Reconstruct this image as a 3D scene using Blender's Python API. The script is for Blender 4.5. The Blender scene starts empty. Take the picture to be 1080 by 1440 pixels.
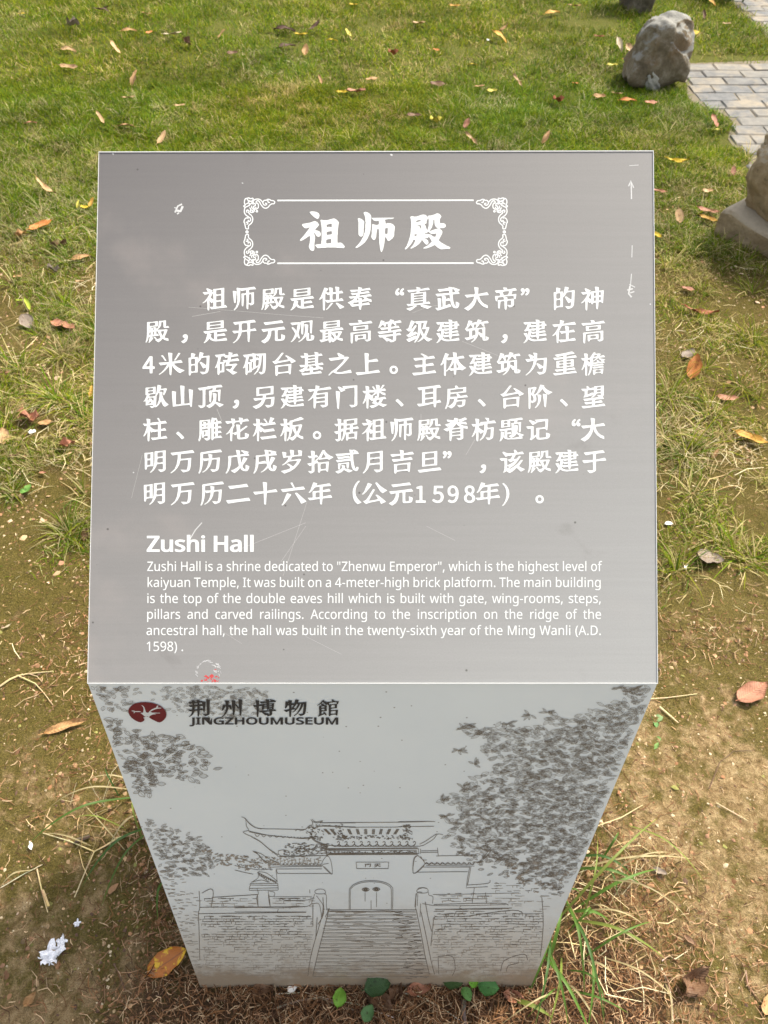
import bpy, math, random
import numpy as np
from mathutils import Vector, Matrix, Euler

SC = bpy.context.scene
COL = SC.collection
R = math.radians

# ------------------------------------------------------------------ camera
CAM_H, PITCH, FPX = 1.5, R(48.0), 1080.0
cam_d = bpy.data.cameras.new('camera')
cam_d.sensor_fit = 'HORIZONTAL'
cam_d.sensor_width = 27.0
cam_d.lens = 27.0 * FPX / 1080.0
cam_d.clip_start = 0.02
cam_d.clip_end = 600
cam_d.dof.use_dof = True
cam_d.dof.focus_distance = 0.88
cam_d.dof.aperture_fstop = 16
cam = bpy.data.objects.new('camera', cam_d)
cam.location = (0, 0, CAM_H)
cam.rotation_euler = (R(90) - PITCH, 0, 0)
COL.objects.link(cam)
SC.camera = cam

# ------------------------------------------------------------------ sky, sun, exposure
SUN_EL, SUN_AZ = R(52), R(38)          # azimuth counted from +x towards +y
world = bpy.data.worlds.new('World')
SC.world = world
world.use_nodes = True
wn = world.node_tree
bg = wn.nodes['Background']
sky = wn.nodes.new('ShaderNodeTexSky')
sky.sky_type = 'NISHITA'
sky.sun_disc = False
sky.sun_elevation = SUN_EL
sky.sun_rotation = R(90) - SUN_AZ
sky.air_density = 1.0
sky.dust_density = 4.0
sky.ozone_density = 1.0
hs = wn.nodes.new('ShaderNodeHueSaturation')      # thin bright cloud takes most of the blue out of the sky
hs.inputs['Saturation'].default_value = 0.32
wn.links.new(sky.outputs[0], hs.inputs['Color'])
wn.links.new(hs.outputs[0], bg.inputs['Color'])
bg.inputs['Strength'].default_value = 0.15
sun_d = bpy.data.lights.new('sun', 'SUN')
sun_d.energy = 2.7
sun_d.angle = R(7.0)
sun_d.color = (1.0, 0.91, 0.72)
sun = bpy.data.objects.new('sun', sun_d)
sd = Vector((math.cos(SUN_EL) * math.cos(SUN_AZ), math.cos(SUN_EL) * math.sin(SUN_AZ), math.sin(SUN_EL)))
sun.rotation_euler = sd.to_track_quat('Z', 'Y').to_euler()
sun.location = sd * 20
COL.objects.link(sun)
SC.view_settings.view_transform = 'Standard'
SC.view_settings.look = 'None'
SC.view_settings.exposure = 1.25
SC.view_settings.gamma = 1.0
SC.view_settings.use_curve_mapping = False

rng = np.random.default_rng(7)
random.seed(7)

# ------------------------------------------------------------------ helpers
FW = Vector((0, math.cos(PITCH), -math.sin(PITCH)))
UP = Vector((0, math.sin(PITCH), math.cos(PITCH)))
RT = Vector((1, 0, 0))
CO = Vector((0, 0, CAM_H))


def ray(px, py):
    return (FW + RT * ((px - 540) / FPX) + UP * ((720 - py) / FPX)).normalized()


def on_ground(px, py, h=0.0):
    """where the sight line of a photo pixel meets the level z = h"""
    d = ray(px, py)
    return CO + d * ((h - CAM_H) / d.z)


def on_plane(px, py, p0, n):
    d = ray(px, py)
    return CO + d * ((p0 - CO).dot(n) / d.dot(n))


def to_px(P):
    p = Vector(P) - CO
    return 540 + FPX * p.dot(RT) / p.dot(FW), 720 - FPX * p.dot(UP) / p.dot(FW)


def tag(o, label=None, cat=None, group=None, kind=None):
    if label: o['label'] = label
    if cat: o['category'] = cat
    if group: o['group'] = group
    if kind: o['kind'] = kind
    return o


def empty(name, loc, rz=0.0):
    o = bpy.data.objects.new(name, None)
    o.empty_display_size = 0.05
    o.location = loc
    o.rotation_euler = (0, 0, rz)
    COL.objects.link(o)
    return o


def mesh_obj(name, verts, faces, mat, parent=None, smooth=False, link=True):
    me = bpy.data.meshes.new(name)
    me.from_pydata([tuple(v) for v in verts], [], faces)
    me.update()
    if smooth:
        me.polygons.foreach_set('use_smooth', [True] * len(me.polygons))
    if mat: me.materials.append(mat)
    o = bpy.data.objects.new(name, me)
    COL.objects.link(o)
    if parent: o.parent = parent
    return o


def big_mesh(name, V, F, mat, col=None, smooth=False):
    """numpy mesh: V (n,3), F list of int arrays (m,3) / (m,4); col (n,3) linear colour per vertex"""
    me = bpy.data.meshes.new(name)
    me.vertices.add(len(V))
    me.vertices.foreach_set('co', np.ascontiguousarray(V, dtype=np.float32).ravel())
    loops = np.concatenate([f.ravel() for f in F]).astype(np.int32)
    tot = np.concatenate([np.full(len(f), f.shape[1]) for f in F]).astype(np.int32)
    st = np.concatenate([[0], np.cumsum(tot)[:-1]]).astype(np.int32)
    me.loops.add(len(loops)); me.loops.foreach_set('vertex_index', loops)
    me.polygons.add(len(tot)); me.polygons.foreach_set('loop_start', st)
    me.polygons.foreach_set('loop_total', tot)
    if smooth: me.polygons.foreach_set('use_smooth', np.ones(len(tot), dtype=bool))
    me.update(calc_edges=True)
    if col is not None:
        a = me.color_attributes.new('tint', 'FLOAT_COLOR', 'POINT')
        c = np.ones((len(V), 4), dtype=np.float32); c[:, :3] = col
        a.data.foreach_set('color', c.ravel())
    me.materials.append(mat)
    o = bpy.data.objects.new(name, me)
    COL.objects.link(o)
    return o


def vnoise(x, y, f, seed=0):
    """smooth value noise 0..1"""
    x = np.asarray(x, float) * f + 37.1 * seed; y = np.asarray(y, float) * f + 11.7 * seed
    xi = np.floor(x).astype(np.int64); yi = np.floor(y).astype(np.int64)
    fx = x - xi; fy = y - yi
    fx = fx * fx * (3 - 2 * fx); fy = fy * fy * (3 - 2 * fy)
    def h(a, b):
        n = (a * 374761393 + b * 668265263 + seed * 974711) & 0xFFFFFFFF
        n = ((n ^ (n >> 13)) * 1274126177) & 0xFFFFFFFF
        return ((n ^ (n >> 16)) & 0xFFFF) / 65535.0
    return (h(xi, yi) * (1 - fx) + h(xi + 1, yi) * fx) * (1 - fy) + (h(xi, yi + 1) * (1 - fx) + h(xi + 1, yi + 1) * fx) * fy


def ss(a, b, x):
    t = np.clip((np.asarray(x, float) - a) / (b - a), 0, 1)
    return t * t * (3 - 2 * t)


def gheight(x, y):
    near = (vnoise(x, y, 2.3, 1) - .5) * .035 + (vnoise(x, y, 7, 2) - .5) * .012 + (vnoise(x, y, 22, 3) - .5) * .006 + (vnoise(x, y, 60, 4) - .5) * .004
    # level where the sign stands and flat beneath the paving
    r = np.hypot(np.asarray(x) / .45, (np.asarray(y) - .3) / .35)
    f = ss(.7, 1.6, r)
    pav = ss(1.35, 1.62, x) * ss(3.1, 3.5, y)
    return near * f * (1 - pav) + (vnoise(x, y, 25, 3) - .5) * .004 * (1 - f) - .012 * pav


def gz(x, y): return float(gheight(np.array([x]), np.array([y]))[0])


# ------------------------------------------------------------------ materials
def new_mat(name):
    m = bpy.data.materials.new(name); m.use_nodes = True
    nt = m.node_tree; b = nt.nodes['Principled BSDF']
    return m, nt, b


def nd(nt, typ, **kw):
    n = nt.nodes.new(typ)
    for k, v in kw.items():
        if k in n.inputs: n.inputs[k].default_value = v
        else: setattr(n, k, v)
    return n


def noise(nt, vec, scale, detail=6, rough=.6, dist=0.0):
    n = nd(nt, 'ShaderNodeTexNoise'); n.inputs['Scale'].default_value = scale
    n.inputs['Detail'].default_value = detail; n.inputs['Roughness'].default_value = rough
    n.inputs['Distortion'].default_value = dist
    if vec: nt.links.new(vec, n.inputs['Vector'])
    return n.outputs['Fac']


def ramp(nt, fac, stops):
    n = nd(nt, 'ShaderNodeValToRGB')
    e = n.color_ramp.elements
    while len(e) < len(stops): e.new(.5)
    for el, (p, c) in zip(e, stops):
        el.position = p; el.color = (*c, 1) if len(c) == 3 else c
    nt.links.new(fac, n.inputs[0])
    return n.outputs[0]


def mix(nt, fac, a, b, mode='MIX'):
    n = nd(nt, 'ShaderNodeMix'); n.data_type = 'RGBA'; n.blend_type = mode
    for s, v in ((n.inputs[0], fac), (n.inputs[6], a), (n.inputs[7], b)):
        if hasattr(v, 'links') or hasattr(v, 'is_linked'): nt.links.new(v, s)
        elif isinstance(v, (int, float)): s.default_value = v
        else: s.default_value = (*v, 1)
    return n.outputs[2]


def math_(nt, op, a, b=None):
    n = nd(nt, 'ShaderNodeMath'); n.operation = op
    for s, v in zip(n.inputs, (a, b)):
        if v is None: continue
        if isinstance(v, (int, float)): s.default_value = v
        else: nt.links.new(v, s)
    return n.outputs[0]


def bump(nt, b, h, strength=.5, dist=.002):
    n = nd(nt, 'ShaderNodeBump'); n.inputs['Strength'].default_value = strength
    n.inputs['Distance'].default_value = dist
    nt.links.new(h, n.inputs['Height']); nt.links.new(n.outputs[0], b.inputs['Normal'])


def geo_pos(nt): return nd(nt, 'ShaderNodeNewGeometry').outputs['Position']
def obj_co(nt): return nd(nt, 'ShaderNodeTexCoord').outputs['Object']


def flat_mat(name, col, rough=.6, var=.12, scale=60, spec=.3):
    m, nt, b = new_mat(name)
    v = obj_co(nt)
    f = noise(nt, v, scale, 5)
    c = mix(nt, f, [max(0, k * (1 - var)) for k in col], [min(1, k * (1 + var)) for k in col])
    nt.links.new(c, b.inputs['Base Color'])
    b.inputs['Roughness'].default_value = rough
    b.inputs['Specular IOR Level'].default_value = spec
    return m


def attr_mat(name, rough=.7, transl=0.0, scale=90, var=.25, spec=.3):
    """colour from the 'tint' attribute with fine procedural variation, optionally translucent (thin plant matter)"""
    m, nt, b = new_mat(name)
    a = nd(nt, 'ShaderNodeAttribute'); a.attribute_name = 'tint'
    f = noise(nt, geo_pos(nt), scale, 4)
    lo = mix(nt, 1.0, a.outputs['Color'], (1 - var,) * 3, 'MULTIPLY')
    hi = mix(nt, 1.0, a.outputs['Color'], (1 + var,) * 3, 'MULTIPLY')
    c = mix(nt, f, lo, hi)
    nt.links.new(c, b.inputs['Base Color'])
    b.inputs['Roughness'].default_value = rough
    b.inputs['Specular IOR Level'].default_value = spec
    if transl:
        t = nd(nt, 'ShaderNodeBsdfTranslucent'); nt.links.new(c, t.inputs['Color'])
        ms = nd(nt, 'ShaderNodeMixShader'); ms.inputs[0].default_value = transl
        nt.links.new(b.outputs[0], ms.inputs[1]); nt.links.new(t.outputs[0], ms.inputs[2])
        nt.links.new(ms.outputs[0], nt.nodes['Material Output'].inputs['Surface'])
    return m


# ------------------------------------------------------------------ ground
def ground_mat():
    m, nt, b = new_mat('soil_and_moss')
    p = geo_pos(nt)
    a = nd(nt, 'ShaderNodeAttribute'); a.attribute_name = 'tint'   # r: bare clay, g: moss, b: humus
    sep = nd(nt, 'ShaderNodeSeparateColor'); nt.links.new(a.outputs['Color'], sep.inputs[0])
    n1 = noise(nt, p, 9, 8, .65); n2 = noise(nt, p, 55, 8, .7, .4); n3 = noise(nt, p, 260, 6, .75)
    n4 = noise(nt, p, 24, 6, .7)
    clay = ramp(nt, n2, [(.28, (.13, .08, .033)), (.43, (.31, .21, .10)), (.60, (.50, .365, .195)), (.78, (.62, .49, .31))])
    earth = ramp(nt, n2, [(.3, (.075, .045, .022)), (.5, (.19, .12, .06)), (.72, (.36, .25, .135))])
    moss = ramp(nt, n3, [(.3, (.040, .040, .006)), (.5, (.115, .098, .016)), (.72, (.26, .195, .055))])
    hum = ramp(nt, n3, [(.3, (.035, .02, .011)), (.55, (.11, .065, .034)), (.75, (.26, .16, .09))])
    c = mix(nt, sep.outputs[0], earth, clay)
    mf = math_(nt, 'ADD', sep.outputs[1], math_(nt, 'MULTIPLY', math_(nt, 'SUBTRACT', n4, .5), 2.6))
    mf = math_(nt, 'ADD', mf, math_(nt, 'MULTIPLY', math_(nt, 'SUBTRACT', n1, .5), 1.6))
    mf = nd_clamp(nt, mf, .15, .75)
    c = mix(nt, math_(nt, 'MULTIPLY', mf, .85), c, moss)
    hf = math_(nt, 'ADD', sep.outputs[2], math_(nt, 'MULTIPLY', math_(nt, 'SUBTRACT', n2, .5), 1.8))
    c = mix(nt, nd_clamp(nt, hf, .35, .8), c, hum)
    # pale grit and dark specks
    v = nd(nt, 'ShaderNodeTexVoronoi'); v.inputs['Scale'].default_value = 140; nt.links.new(p, v.inputs['Vector'])
    sp = nd_clamp(nt, math_(nt, 'SUBTRACT', .16, v.outputs['Distance']), 0, .08)
    c = mix(nt, math_(nt, 'MULTIPLY', sp, .7), c, mix(nt, nd_sel(nt, v.outputs['Color']), (.05, .035, .02), (.42, .34, .22)))
    n5 = noise(nt, p, 620, 4, .8)
    c = mix(nt, nd_clamp(nt, n5, .30, .70), mix(nt, 1.0, c, (.55, .52, .50), 'MULTIPLY'), mix(nt, 1.0, c, (1.28, 1.28, 1.25), 'MULTIPLY'))
    g_ = nd(nt, 'ShaderNodeSeparateXYZ'); nt.links.new(p, g_.inputs[0])
    c = mix(nt, math_(nt, 'MULTIPLY', nd_clamp(nt, g_.outputs[1], 2.6, 3.5), .75), c, mix(nt, n2, (.06, .08, .010), (.16, .165, .026)))
    nt.links.new(c, b.inputs['Base Color'])
    b.inputs['Roughness'].default_value = .95
    b.inputs['Specular IOR Level'].default_value = .15
    h = math_(nt, 'ADD', math_(nt, 'MULTIPLY', n2, 1.0), math_(nt, 'ADD', math_(nt, 'MULTIPLY', n3, .6), math_(nt, 'MULTIPLY', n5, .22)))
    bump(nt, b, h, 1.0, .016)
    return m


def nd_clamp(nt, v, lo, hi):
    n = nd(nt, 'ShaderNodeMapRange'); n.inputs[1].default_value = lo; n.inputs[2].default_value = hi
    n.interpolation_type = 'SMOOTHSTEP'
    nt.links.new(v, n.inputs[0]); return n.outputs[0]


def nd_sel(nt, v):
    s = nd(nt, 'ShaderNodeSeparateColor'); nt.links.new(v, s.inputs[0])
    return nd_clamp(nt, s.outputs[0], .45, .55)


def axis(lo, hi, st, far):
    c = np.arange(lo, hi + st / 2, st)
    g = [];d = st
    while (sum(g) < far): d *= 1.35; g.append(d)
    o = np.cumsum(g)
    return np.concatenate([(lo - o)[::-1], c, hi + o])


gx = axis(-1.7, 2.0, .0125, 240)
gy = axis(-.3, 3.4, .0125, 300)
GX, GY = np.meshgrid(gx, gy)
x, y = GX.ravel(), GY.ravel()
zz = gheight(x, y)
V = np.stack([x, y, zz], 1)
nx, ny = len(gx), len(gy)
ii = np.arange(nx * ny).reshape(ny, nx)
Fq = np.stack([ii[:-1, :-1], ii[:-1, 1:], ii[1:, 1:], ii[1:, :-1]], -1).reshape(-1, 4)
clay = (ss(.25, .55, x) * ss(1.25, .7, y) * .95 + ss(-.30, -.5, x) * ss(.85, .45, y) * 1.0
        + .30 * ss(.0, .4, x) * ss(1.6, 1.2, y))
clay = np.clip(clay + (vnoise(x, y, 5, 9) - .5) * .9 + .35 * np.exp(-(((x - .62) / .25) ** 2 + ((y - .62) / .3) ** 2)), 0, 1)
mossm = .62 + .25 * ss(.6, .9, y) - .42 * np.exp(-(((x - .62) / .22) ** 2 + ((y - .62) / .28) ** 2)) - .3 * ss(.45, .2, y) * (x < -.3)
mossm = np.clip(mossm + .04, 0, 1)
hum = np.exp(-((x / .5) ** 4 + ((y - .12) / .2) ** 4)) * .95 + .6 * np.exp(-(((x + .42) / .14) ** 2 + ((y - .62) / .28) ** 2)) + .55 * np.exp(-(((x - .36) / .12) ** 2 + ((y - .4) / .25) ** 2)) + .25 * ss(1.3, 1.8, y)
ground = big_mesh('ground', V, [Fq], ground_mat(), np.stack([clay, mossm, np.clip(hum, 0, 1)], 1), smooth=True)
tag(ground, kind='structure')

# ------------------------------------------------------------------ paved path of grey brick
pave_mats = []
for nm, c0, c1 in (('grey_brick', (.085, .084, .082), (.155, .150, .140)), ('pale_brick', (.105, .10, .09), (.18, .168, .148)), ('blue_grey_brick', (.075, .076, .078), (.140, .140, .138))):
    m, nt, b = new_mat(nm)
    p = geo_pos(nt)
    f = noise(nt, p, 16, 8, .7); g = noise(nt, p, 120, 5, .7)
    c = mix(nt, nd_clamp(nt, f, .3, .7), c0, c1)
    c = mix(nt, math_(nt, 'MULTIPLY', nd_clamp(nt, noise(nt, p, 5, 7, .7), .45, .68), .75), c, (.27, .22, .15))
    nt.links.new(c, b.inputs['Base Color']); b.inputs['Roughness'].default_value = .85
    bump(nt, b, g, .5, .003)
    pave_mats.append(m)
joint_m = flat_mat('sandy_joint', (.15, .125, .085), .95, .4, 90)


def brick_mesh(seed):
    r = random.Random(seed)
    L, W, H = .2025, .1025, .05
    bv = .006
    vs, fs = [], []
    for (ox, oy, z) in ((0, 0, -H), (0, 0, -bv), (bv, bv, 0)):
        for sx, sy in ((-1, -1), (1, -1), (1, 1), (-1, 1)):
            vs.append((sx * (L / 2 - ox) + r.uniform(-.002, .002), sy * (W / 2 - oy) + r.uniform(-.002, .002), z + (r.uniform(-.0015, .0015) if z == 0 else 0)))
    for k in (0, 4):
        for i in range(4):
            j = (i + 1) % 4
            fs.append((k + i, k + j, k + 4 + j, k + 4 + i))
    fs.append((8, 9, 10, 11)); fs.append((3, 2, 1, 0))
    me = bpy.data.meshes.new('brick'); me.from_pydata(vs, [], fs); me.update()
    me.materials.append(pave_mats[seed % 3])
    return me


def path_edge(y):     # left edge of the paving, ragged where turf spills over
    return (1.64 + .05 * math.sin(y * 5.3) + .04 * math.sin(y * 13.1)) if y < 4.74 else 2.30


prd = [brick_mesh(k) for k in range(9)]
# bedding sheet of the path
vs, fs = [], []
ys = np.linspace(3.25, 7.2, 60)
for yv in ys:
    e = path_edge(yv) if yv < 4.745 else 2.31
    vs += [(e - .02, yv, -.0105), (4.2, yv, -.0105)]
for k in range(len(ys) - 1): fs.append((2 * k, 2 * k + 1, 2 * k + 3, 2 * k + 2))
path = mesh_obj('path', vs, fs, joint_m)
tag(path, kind='structure')
row = 0
nb = 0
yy = 3.28
while yy < 7.1:
    xo = .1 * (row % 2) + random.uniform(-.01, .01)
    for k in range(-1, 13):
        xx = 1.62 + xo + k * .206
        e = path_edge(yy)
        cut = max(0, e - (xx - .1))
        if cut > .14: continue
        if yy > 4.70 and yy < 4.80 and xx < 2.4: continue
        if abs(xx) > .52 * (yy * .669 + 1.115) + 1.8: continue
        o = bpy.data.objects.new('brick', prd[random.randrange(9)])
        o.location = (xx + cut / 2, yy + .012 * (xx - 1.6), -.004 + random.uniform(-.003, .003))
        o.scale = (1 - cut / .2025, 1, 1)
        o.rotation_euler = (random.uniform(-.012, .012), random.uniform(-.012, .012), .012 + random.uniform(-.012, .012) + math.pi * random.randrange(2))
        COL.objects.link(o); o.parent = path
        nb += 1
    row += 1
    yy += .1055
# edging stones along the near border of the far lawn strip
# ------------------------------------------------------------------ grass
grass_m = attr_mat('grass_blades', .65, .42, 40, .25, .12)
straw_m = attr_mat('dry_stalks', .8, .15, 60, .3, .2)


def blades(n, X, Y, Z, h, w, ang, lean, droop):
    """n curved blades, 7 vertices and 3 faces each"""
    t = np.array([0, .38, .74, 1.0])
    wd = np.array([1, .9, .6, 0])
    dirx, diry = np.cos(ang), np.sin(ang)
    px_, py_ = -diry, dirx
    V = np.zeros((n, 7, 3))
    twist = rng.uniform(-.9, .9, n)
    sx = px_ * np.cos(twist) + dirx * np.sin(twist); sy = py_ * np.cos(twist) + diry * np.sin(twist)
    for k in range(4):
        a = lean + droop * t[k]
        hor = h * t[k] * np.sin(a); ver = h * t[k] * np.cos(a)
        cx, cy, cz = X + dirx * hor, Y + diry * hor, Z + np.maximum(ver, .002)
        if k < 3:
            o = w * wd[k] * .5
            V[:, 2 * k] = np.stack([cx - sx * o, cy - sy * o, cz], 1)
            V[:, 2 * k + 1] = np.stack([cx + sx * o, cy + sy * o, cz], 1)
        else: V[:, 6] = np.stack([cx, cy, cz], 1)
    base = (np.arange(n) * 7)[:, None]
    Fq = np.concatenate([base + np.array([0, 1, 3, 2]), base + np.array([2, 3, 5, 4])])
    Ft = base + np.array([4, 5, 6])
    return V.reshape(-1, 3), Fq, Ft


def turf_cover(x, y):
    """how much turf grows at a point, 0..1"""
    n = vnoise(x, y, 3.1, 21); n2 = vnoise(x, y, 8, 22)
    far = ss(2.7, 3.6, y)
    mid = ss(1.05, 2.3, y) * ss(.40, .70, n * .5 + n2 * .5 + .10 * ss(1.7, 2.7, y))
    c = np.maximum(far * (.60 + .40 * ss(.25, .6, n2)), mid * (.22 + .6 * ss(2.1, 3.3, y)))
    left = ss(-.45, -.62, x) * ss(1.1, 1.35, y) * ss(.45, .7, n2) * .55
    right = ss(.5, .7, x) * ss(.98, 1.2, y) * ss(.5, .72, n2) * .4
    c = np.maximum(c, np.maximum(left, right))
    # no turf on the paving
    pe = 1.62 + .05 * np.sin(y * 5.3) + .04 * np.sin(y * 13.1) + (vnoise(x, y, 12, 30) - .5) * .12
    on_path = ((x > pe) & (y > 3.35) & (y < 4.72)) | ((x > 2.31 + (vnoise(x, y, 9, 31) - .5) * .1) & (y > 4.7))
    c = np.where(on_path, 0, c)
    edge = ((x > pe - .03) & (y > 4.70) & (y < 4.86))
    c = np.where(edge, c * .1, c)
    # bare soil worn along the paving
    c = c * (1 - .75 * ss(pe - .16, pe, x) * (y < 4.72) * (y > 3.0) * (vnoise(x, y, 7, 33) > .4))
    return np.clip(c, 0, 1)


def sample_field(n, y0, y1, marg):
    yv = rng.uniform(y0, y1, n); half = .5 * (yv * .669 + 1.115) + marg
    xv = rng.uniform(-1, 1, n) * (.5 * (y1 * .669 + 1.115) + marg)
    k = np.abs(xv) < half
    return xv[k], yv[k]


GREEN = np.array([[.098, .168, .006], [.15, .215, .007], [.06, .118, .008], [.22, .24, .011], [.165, .185, .009]])
DRY = np.array([[.40, .33, .14], [.50, .41, .20], [.31, .24, .10], [.36, .34, .12]])


def tint(x, y, dryness):
    n = len(x)
    g = GREEN[rng.integers(0, len(GREEN), n)]; d = DRY[rng.integers(0, len(DRY), n)]
    m = (rng.random(n) < dryness)[:, None]
    c = np.where(m, d, g)
    hue = (vnoise(x, y, 1.7, 40) - .5)[:, None]
    c = c * (.74 + .5 * vnoise(x, y, 5.5, 41) * 1.0)[:, None]
    c = c * (1 + hue * np.array([.35, .1, -.2])) * rng.uniform(.72, 1.25, (n, 1))
    return np.clip(c, 0.005, .7)


Vs, Qs, Ts, Cs = [], [], [], []
off = 0


def add_blades(xv, yv, h, w, ang, lean, droop, col):
    global off
    V_, q, t = blades(len(xv), xv, yv, gheight(xv, yv) - .002, h, w, ang, lean, droop)
    Vs.append(V_); Qs.append(q + off); Ts.append(t + off); Cs.append(np.repeat(col, 7, 0)); off += len(V_)


# short turf
for (cnt, y0, y1, hm, wm) in ((330000, 1.0, 2.6, .030, .0022), (340000, 2.6, 4.4, .036, .0030), (230000, 4.4, 7.6, .042, .0042)):
    xv, yv = sample_field(cnt, y0, y1, .35)
    cov = turf_cover(xv, yv)
    k = rng.random(len(xv)) < cov
    xv, yv, cov = xv[k], yv[k], cov[k]
    n = len(xv)
    clump = vnoise(xv, yv, 14, 50)
    h = hm * rng.uniform(.45, 1.35, n) * (.6 + .8 * clump)
    dry = np.clip(.44 - .38 * ss(2.4, 3.7, yv) + (vnoise(xv, yv, 4, 51) - .5) * .45, .04, .85)
    dry = np.where(vnoise(xv, yv, 11, 52) > .72, dry + .35, dry)
    add_blades(xv, yv, h, wm * rng.uniform(.6, 1.3, n), rng.uniform(0, 6.283, n), rng.uniform(.1, 1.05, n), rng.uniform(.1, 1.0, n), tint(xv, yv, dry))
# tussocks of longer grass
tc = []
rr = np.random.default_rng(3)
while len(tc) < 330:
    yv = rr.uniform(1.15, 4.2); xv = rr.uniform(-1, 1) * (.5 * (yv * .669 + 1.115) + .3)
    if float(turf_cover(np.array([xv]), np.array([yv]))[0]) > .15 and not (xv > 1.3 and yv < 3.2): tc.append((xv, yv, rr.uniform(.6, 1.2)))
for (px_, py_, s) in ((30, 520, 1.5), (80, 560, 1.5), (10, 590, 1.3), (118, 590, 1.2), (60, 300, 1.3), (115, 250, 1.2), (20, 400, 1.2), (100, 430, 1.2),
                      (1040, 545, 1.2), (1000, 585, 1.3), (935, 615, 1.4), (965, 640, 1.5), (1070, 560, 1.2), (1060, 480, 1.1), (940, 560, 1.2), (118, 690, .9), (15, 690, .9),
                      (1010, 350, 1.2), (1040, 370, 1.3), (1060, 410, 1.2), (990, 520, 1.0), (930, 330, .9), (1020, 255, 1.1)):
    g = on_ground(px_, py_); tc.append((g.x, g.y, s))
for (cx, cy, s) in tc:
    n = int(42 * s)
    a = rng.uniform(0, 6.283, n); r = np.abs(rng.normal(0, .022 * s, n))
    xv = cx + np.cos(a) * r; yv = cy + np.sin(a) * r
    ang = a + rng.normal(0, .6, n)
    d = .30 if cy > 1.6 else .5
    add_blades(xv, yv, s * rng.uniform(.035, .105, n), rng.uniform(.0018, .0038, n), ang, rng.uniform(.25, 1.15, n), rng.uniform(.2, 1.0, n), tint(xv, yv, np.full(n, d)))
gr = big_mesh('grass', np.concatenate(Vs), [np.concatenate(Qs), np.concatenate(Ts)], grass_m, np.concatenate(Cs))
tag(gr, 'lawn of short yellow green grass thinning into dry tufts around the sign', 'grass', kind='stuff')

# ------------------------------------------------------------------ fine litter
def strands(n, X, Y, Z, L, w, ang, bend, tilt):
    V = np.zeros((n, 6, 3))
    dx, dy = np.cos(ang), np.sin(ang)
    for k, t in enumerate((-.5, 0, .5)):
        c = np.stack([X + dx * L * t - dy * bend * L * (1 - abs(t) * 2), Y + dy * L * t + dx * bend * L * (1 - abs(t) * 2), Z + tilt * L * t + (.15 * L * np.abs(bend) if k == 1 else 0)], 1)
        o = np.stack([-dy * w / 2, dx * w / 2, np.zeros(n) + w * .3], 1) * (1 if k == 1 else .6)
        V[:, 2 * k] = c - o; V[:, 2 * k + 1] = c + o
    b = (np.arange(n) * 6)[:, None]
    return V.reshape(-1, 3), np.concatenate([b + np.array([0, 1, 3, 2]), b + np.array([2, 3, 5, 4])])


def in_px(n, x0, x1, y0, y1):
    px_ = rng.uniform(x0, x1, n); py_ = rng.uniform(y0, y1, n)
    dx = (px_ - 540) / FPX; dy = (720 - py_) / FPX
    d = np.outer(np.ones(n), np.array(FW)) + dx[:, None] * np.array(RT) + dy[:, None] * np.array(UP)
    t = -CAM_H / d[:, 2]
    return d[:, 0] * t, d[:, 1] * t


LC = np.array([[.14, .065, .028], [.24, .125, .06], [.34, .20, .11], [.08, .04, .022], [.48, .34, .20], [.19, .09, .036]])
SX, SY, SL, SW, SA, SB, ST, SCOL = [], [], [], [], [], [], [], []


def put_strands(xv, yv, l0, l1, w0, w1, cols, lift=.004, tilt=.25, bright=1.0):
    n = len(xv)
    SX.append(xv); SY.append(yv); SL.append(rng.uniform(l0, l1, n)); SW.append(rng.uniform(w0, w1, n))
    SA.append(rng.uniform(0, 6.283, n)); SB.append(rng.normal(0, .16, n)); ST.append(rng.normal(0, tilt, n))
    SCOL.append(np.clip(cols[rng.integers(0, len(cols), n)] * rng.uniform(.6, 1.35, (n, 1)) * bright, 0, .8)); LIFT.append(rng.uniform(0.0005, lift, n))


LIFT = []
# thick brown needle litter in front of and around the foot of the sign
xv = rng.normal(0, .27, 12000); yv = rng.uniform(.02, .30, 12000)
k = (np.abs(xv) < .62) & (rng.random(12000) < .25 + .75 * ss(-.56, -.30, xv) * ss(.62, .28, xv)); put_strands(xv[k], yv[k], .008, .034, .0007, .0016, LC, .012, .3)
for (cx, cy, sx_, sy_, n) in ((-.40, .62, .07, .17, 1500), (-.36, .42, .05, .1, 700), (.44, .36, .08, .12, 1500), (.34, .60, .05, .2, 900), (.5, .15, .16, .1, 1300),
                              (-.52, .86, .12, .08, 500), (-.62, .60, .1, .12, 350), (.78, .95, .15, .05, 500), (-.72, .95, .1, .1, 450), (-.55, .25, .2, .12, 300), (.66,.25,.2,.12,500)):
    put_strands(rng.normal(cx, sx_, n), rng.normal(cy, sy_, n), .006, .03, .0007, .0016, LC, .006, .2)
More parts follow.
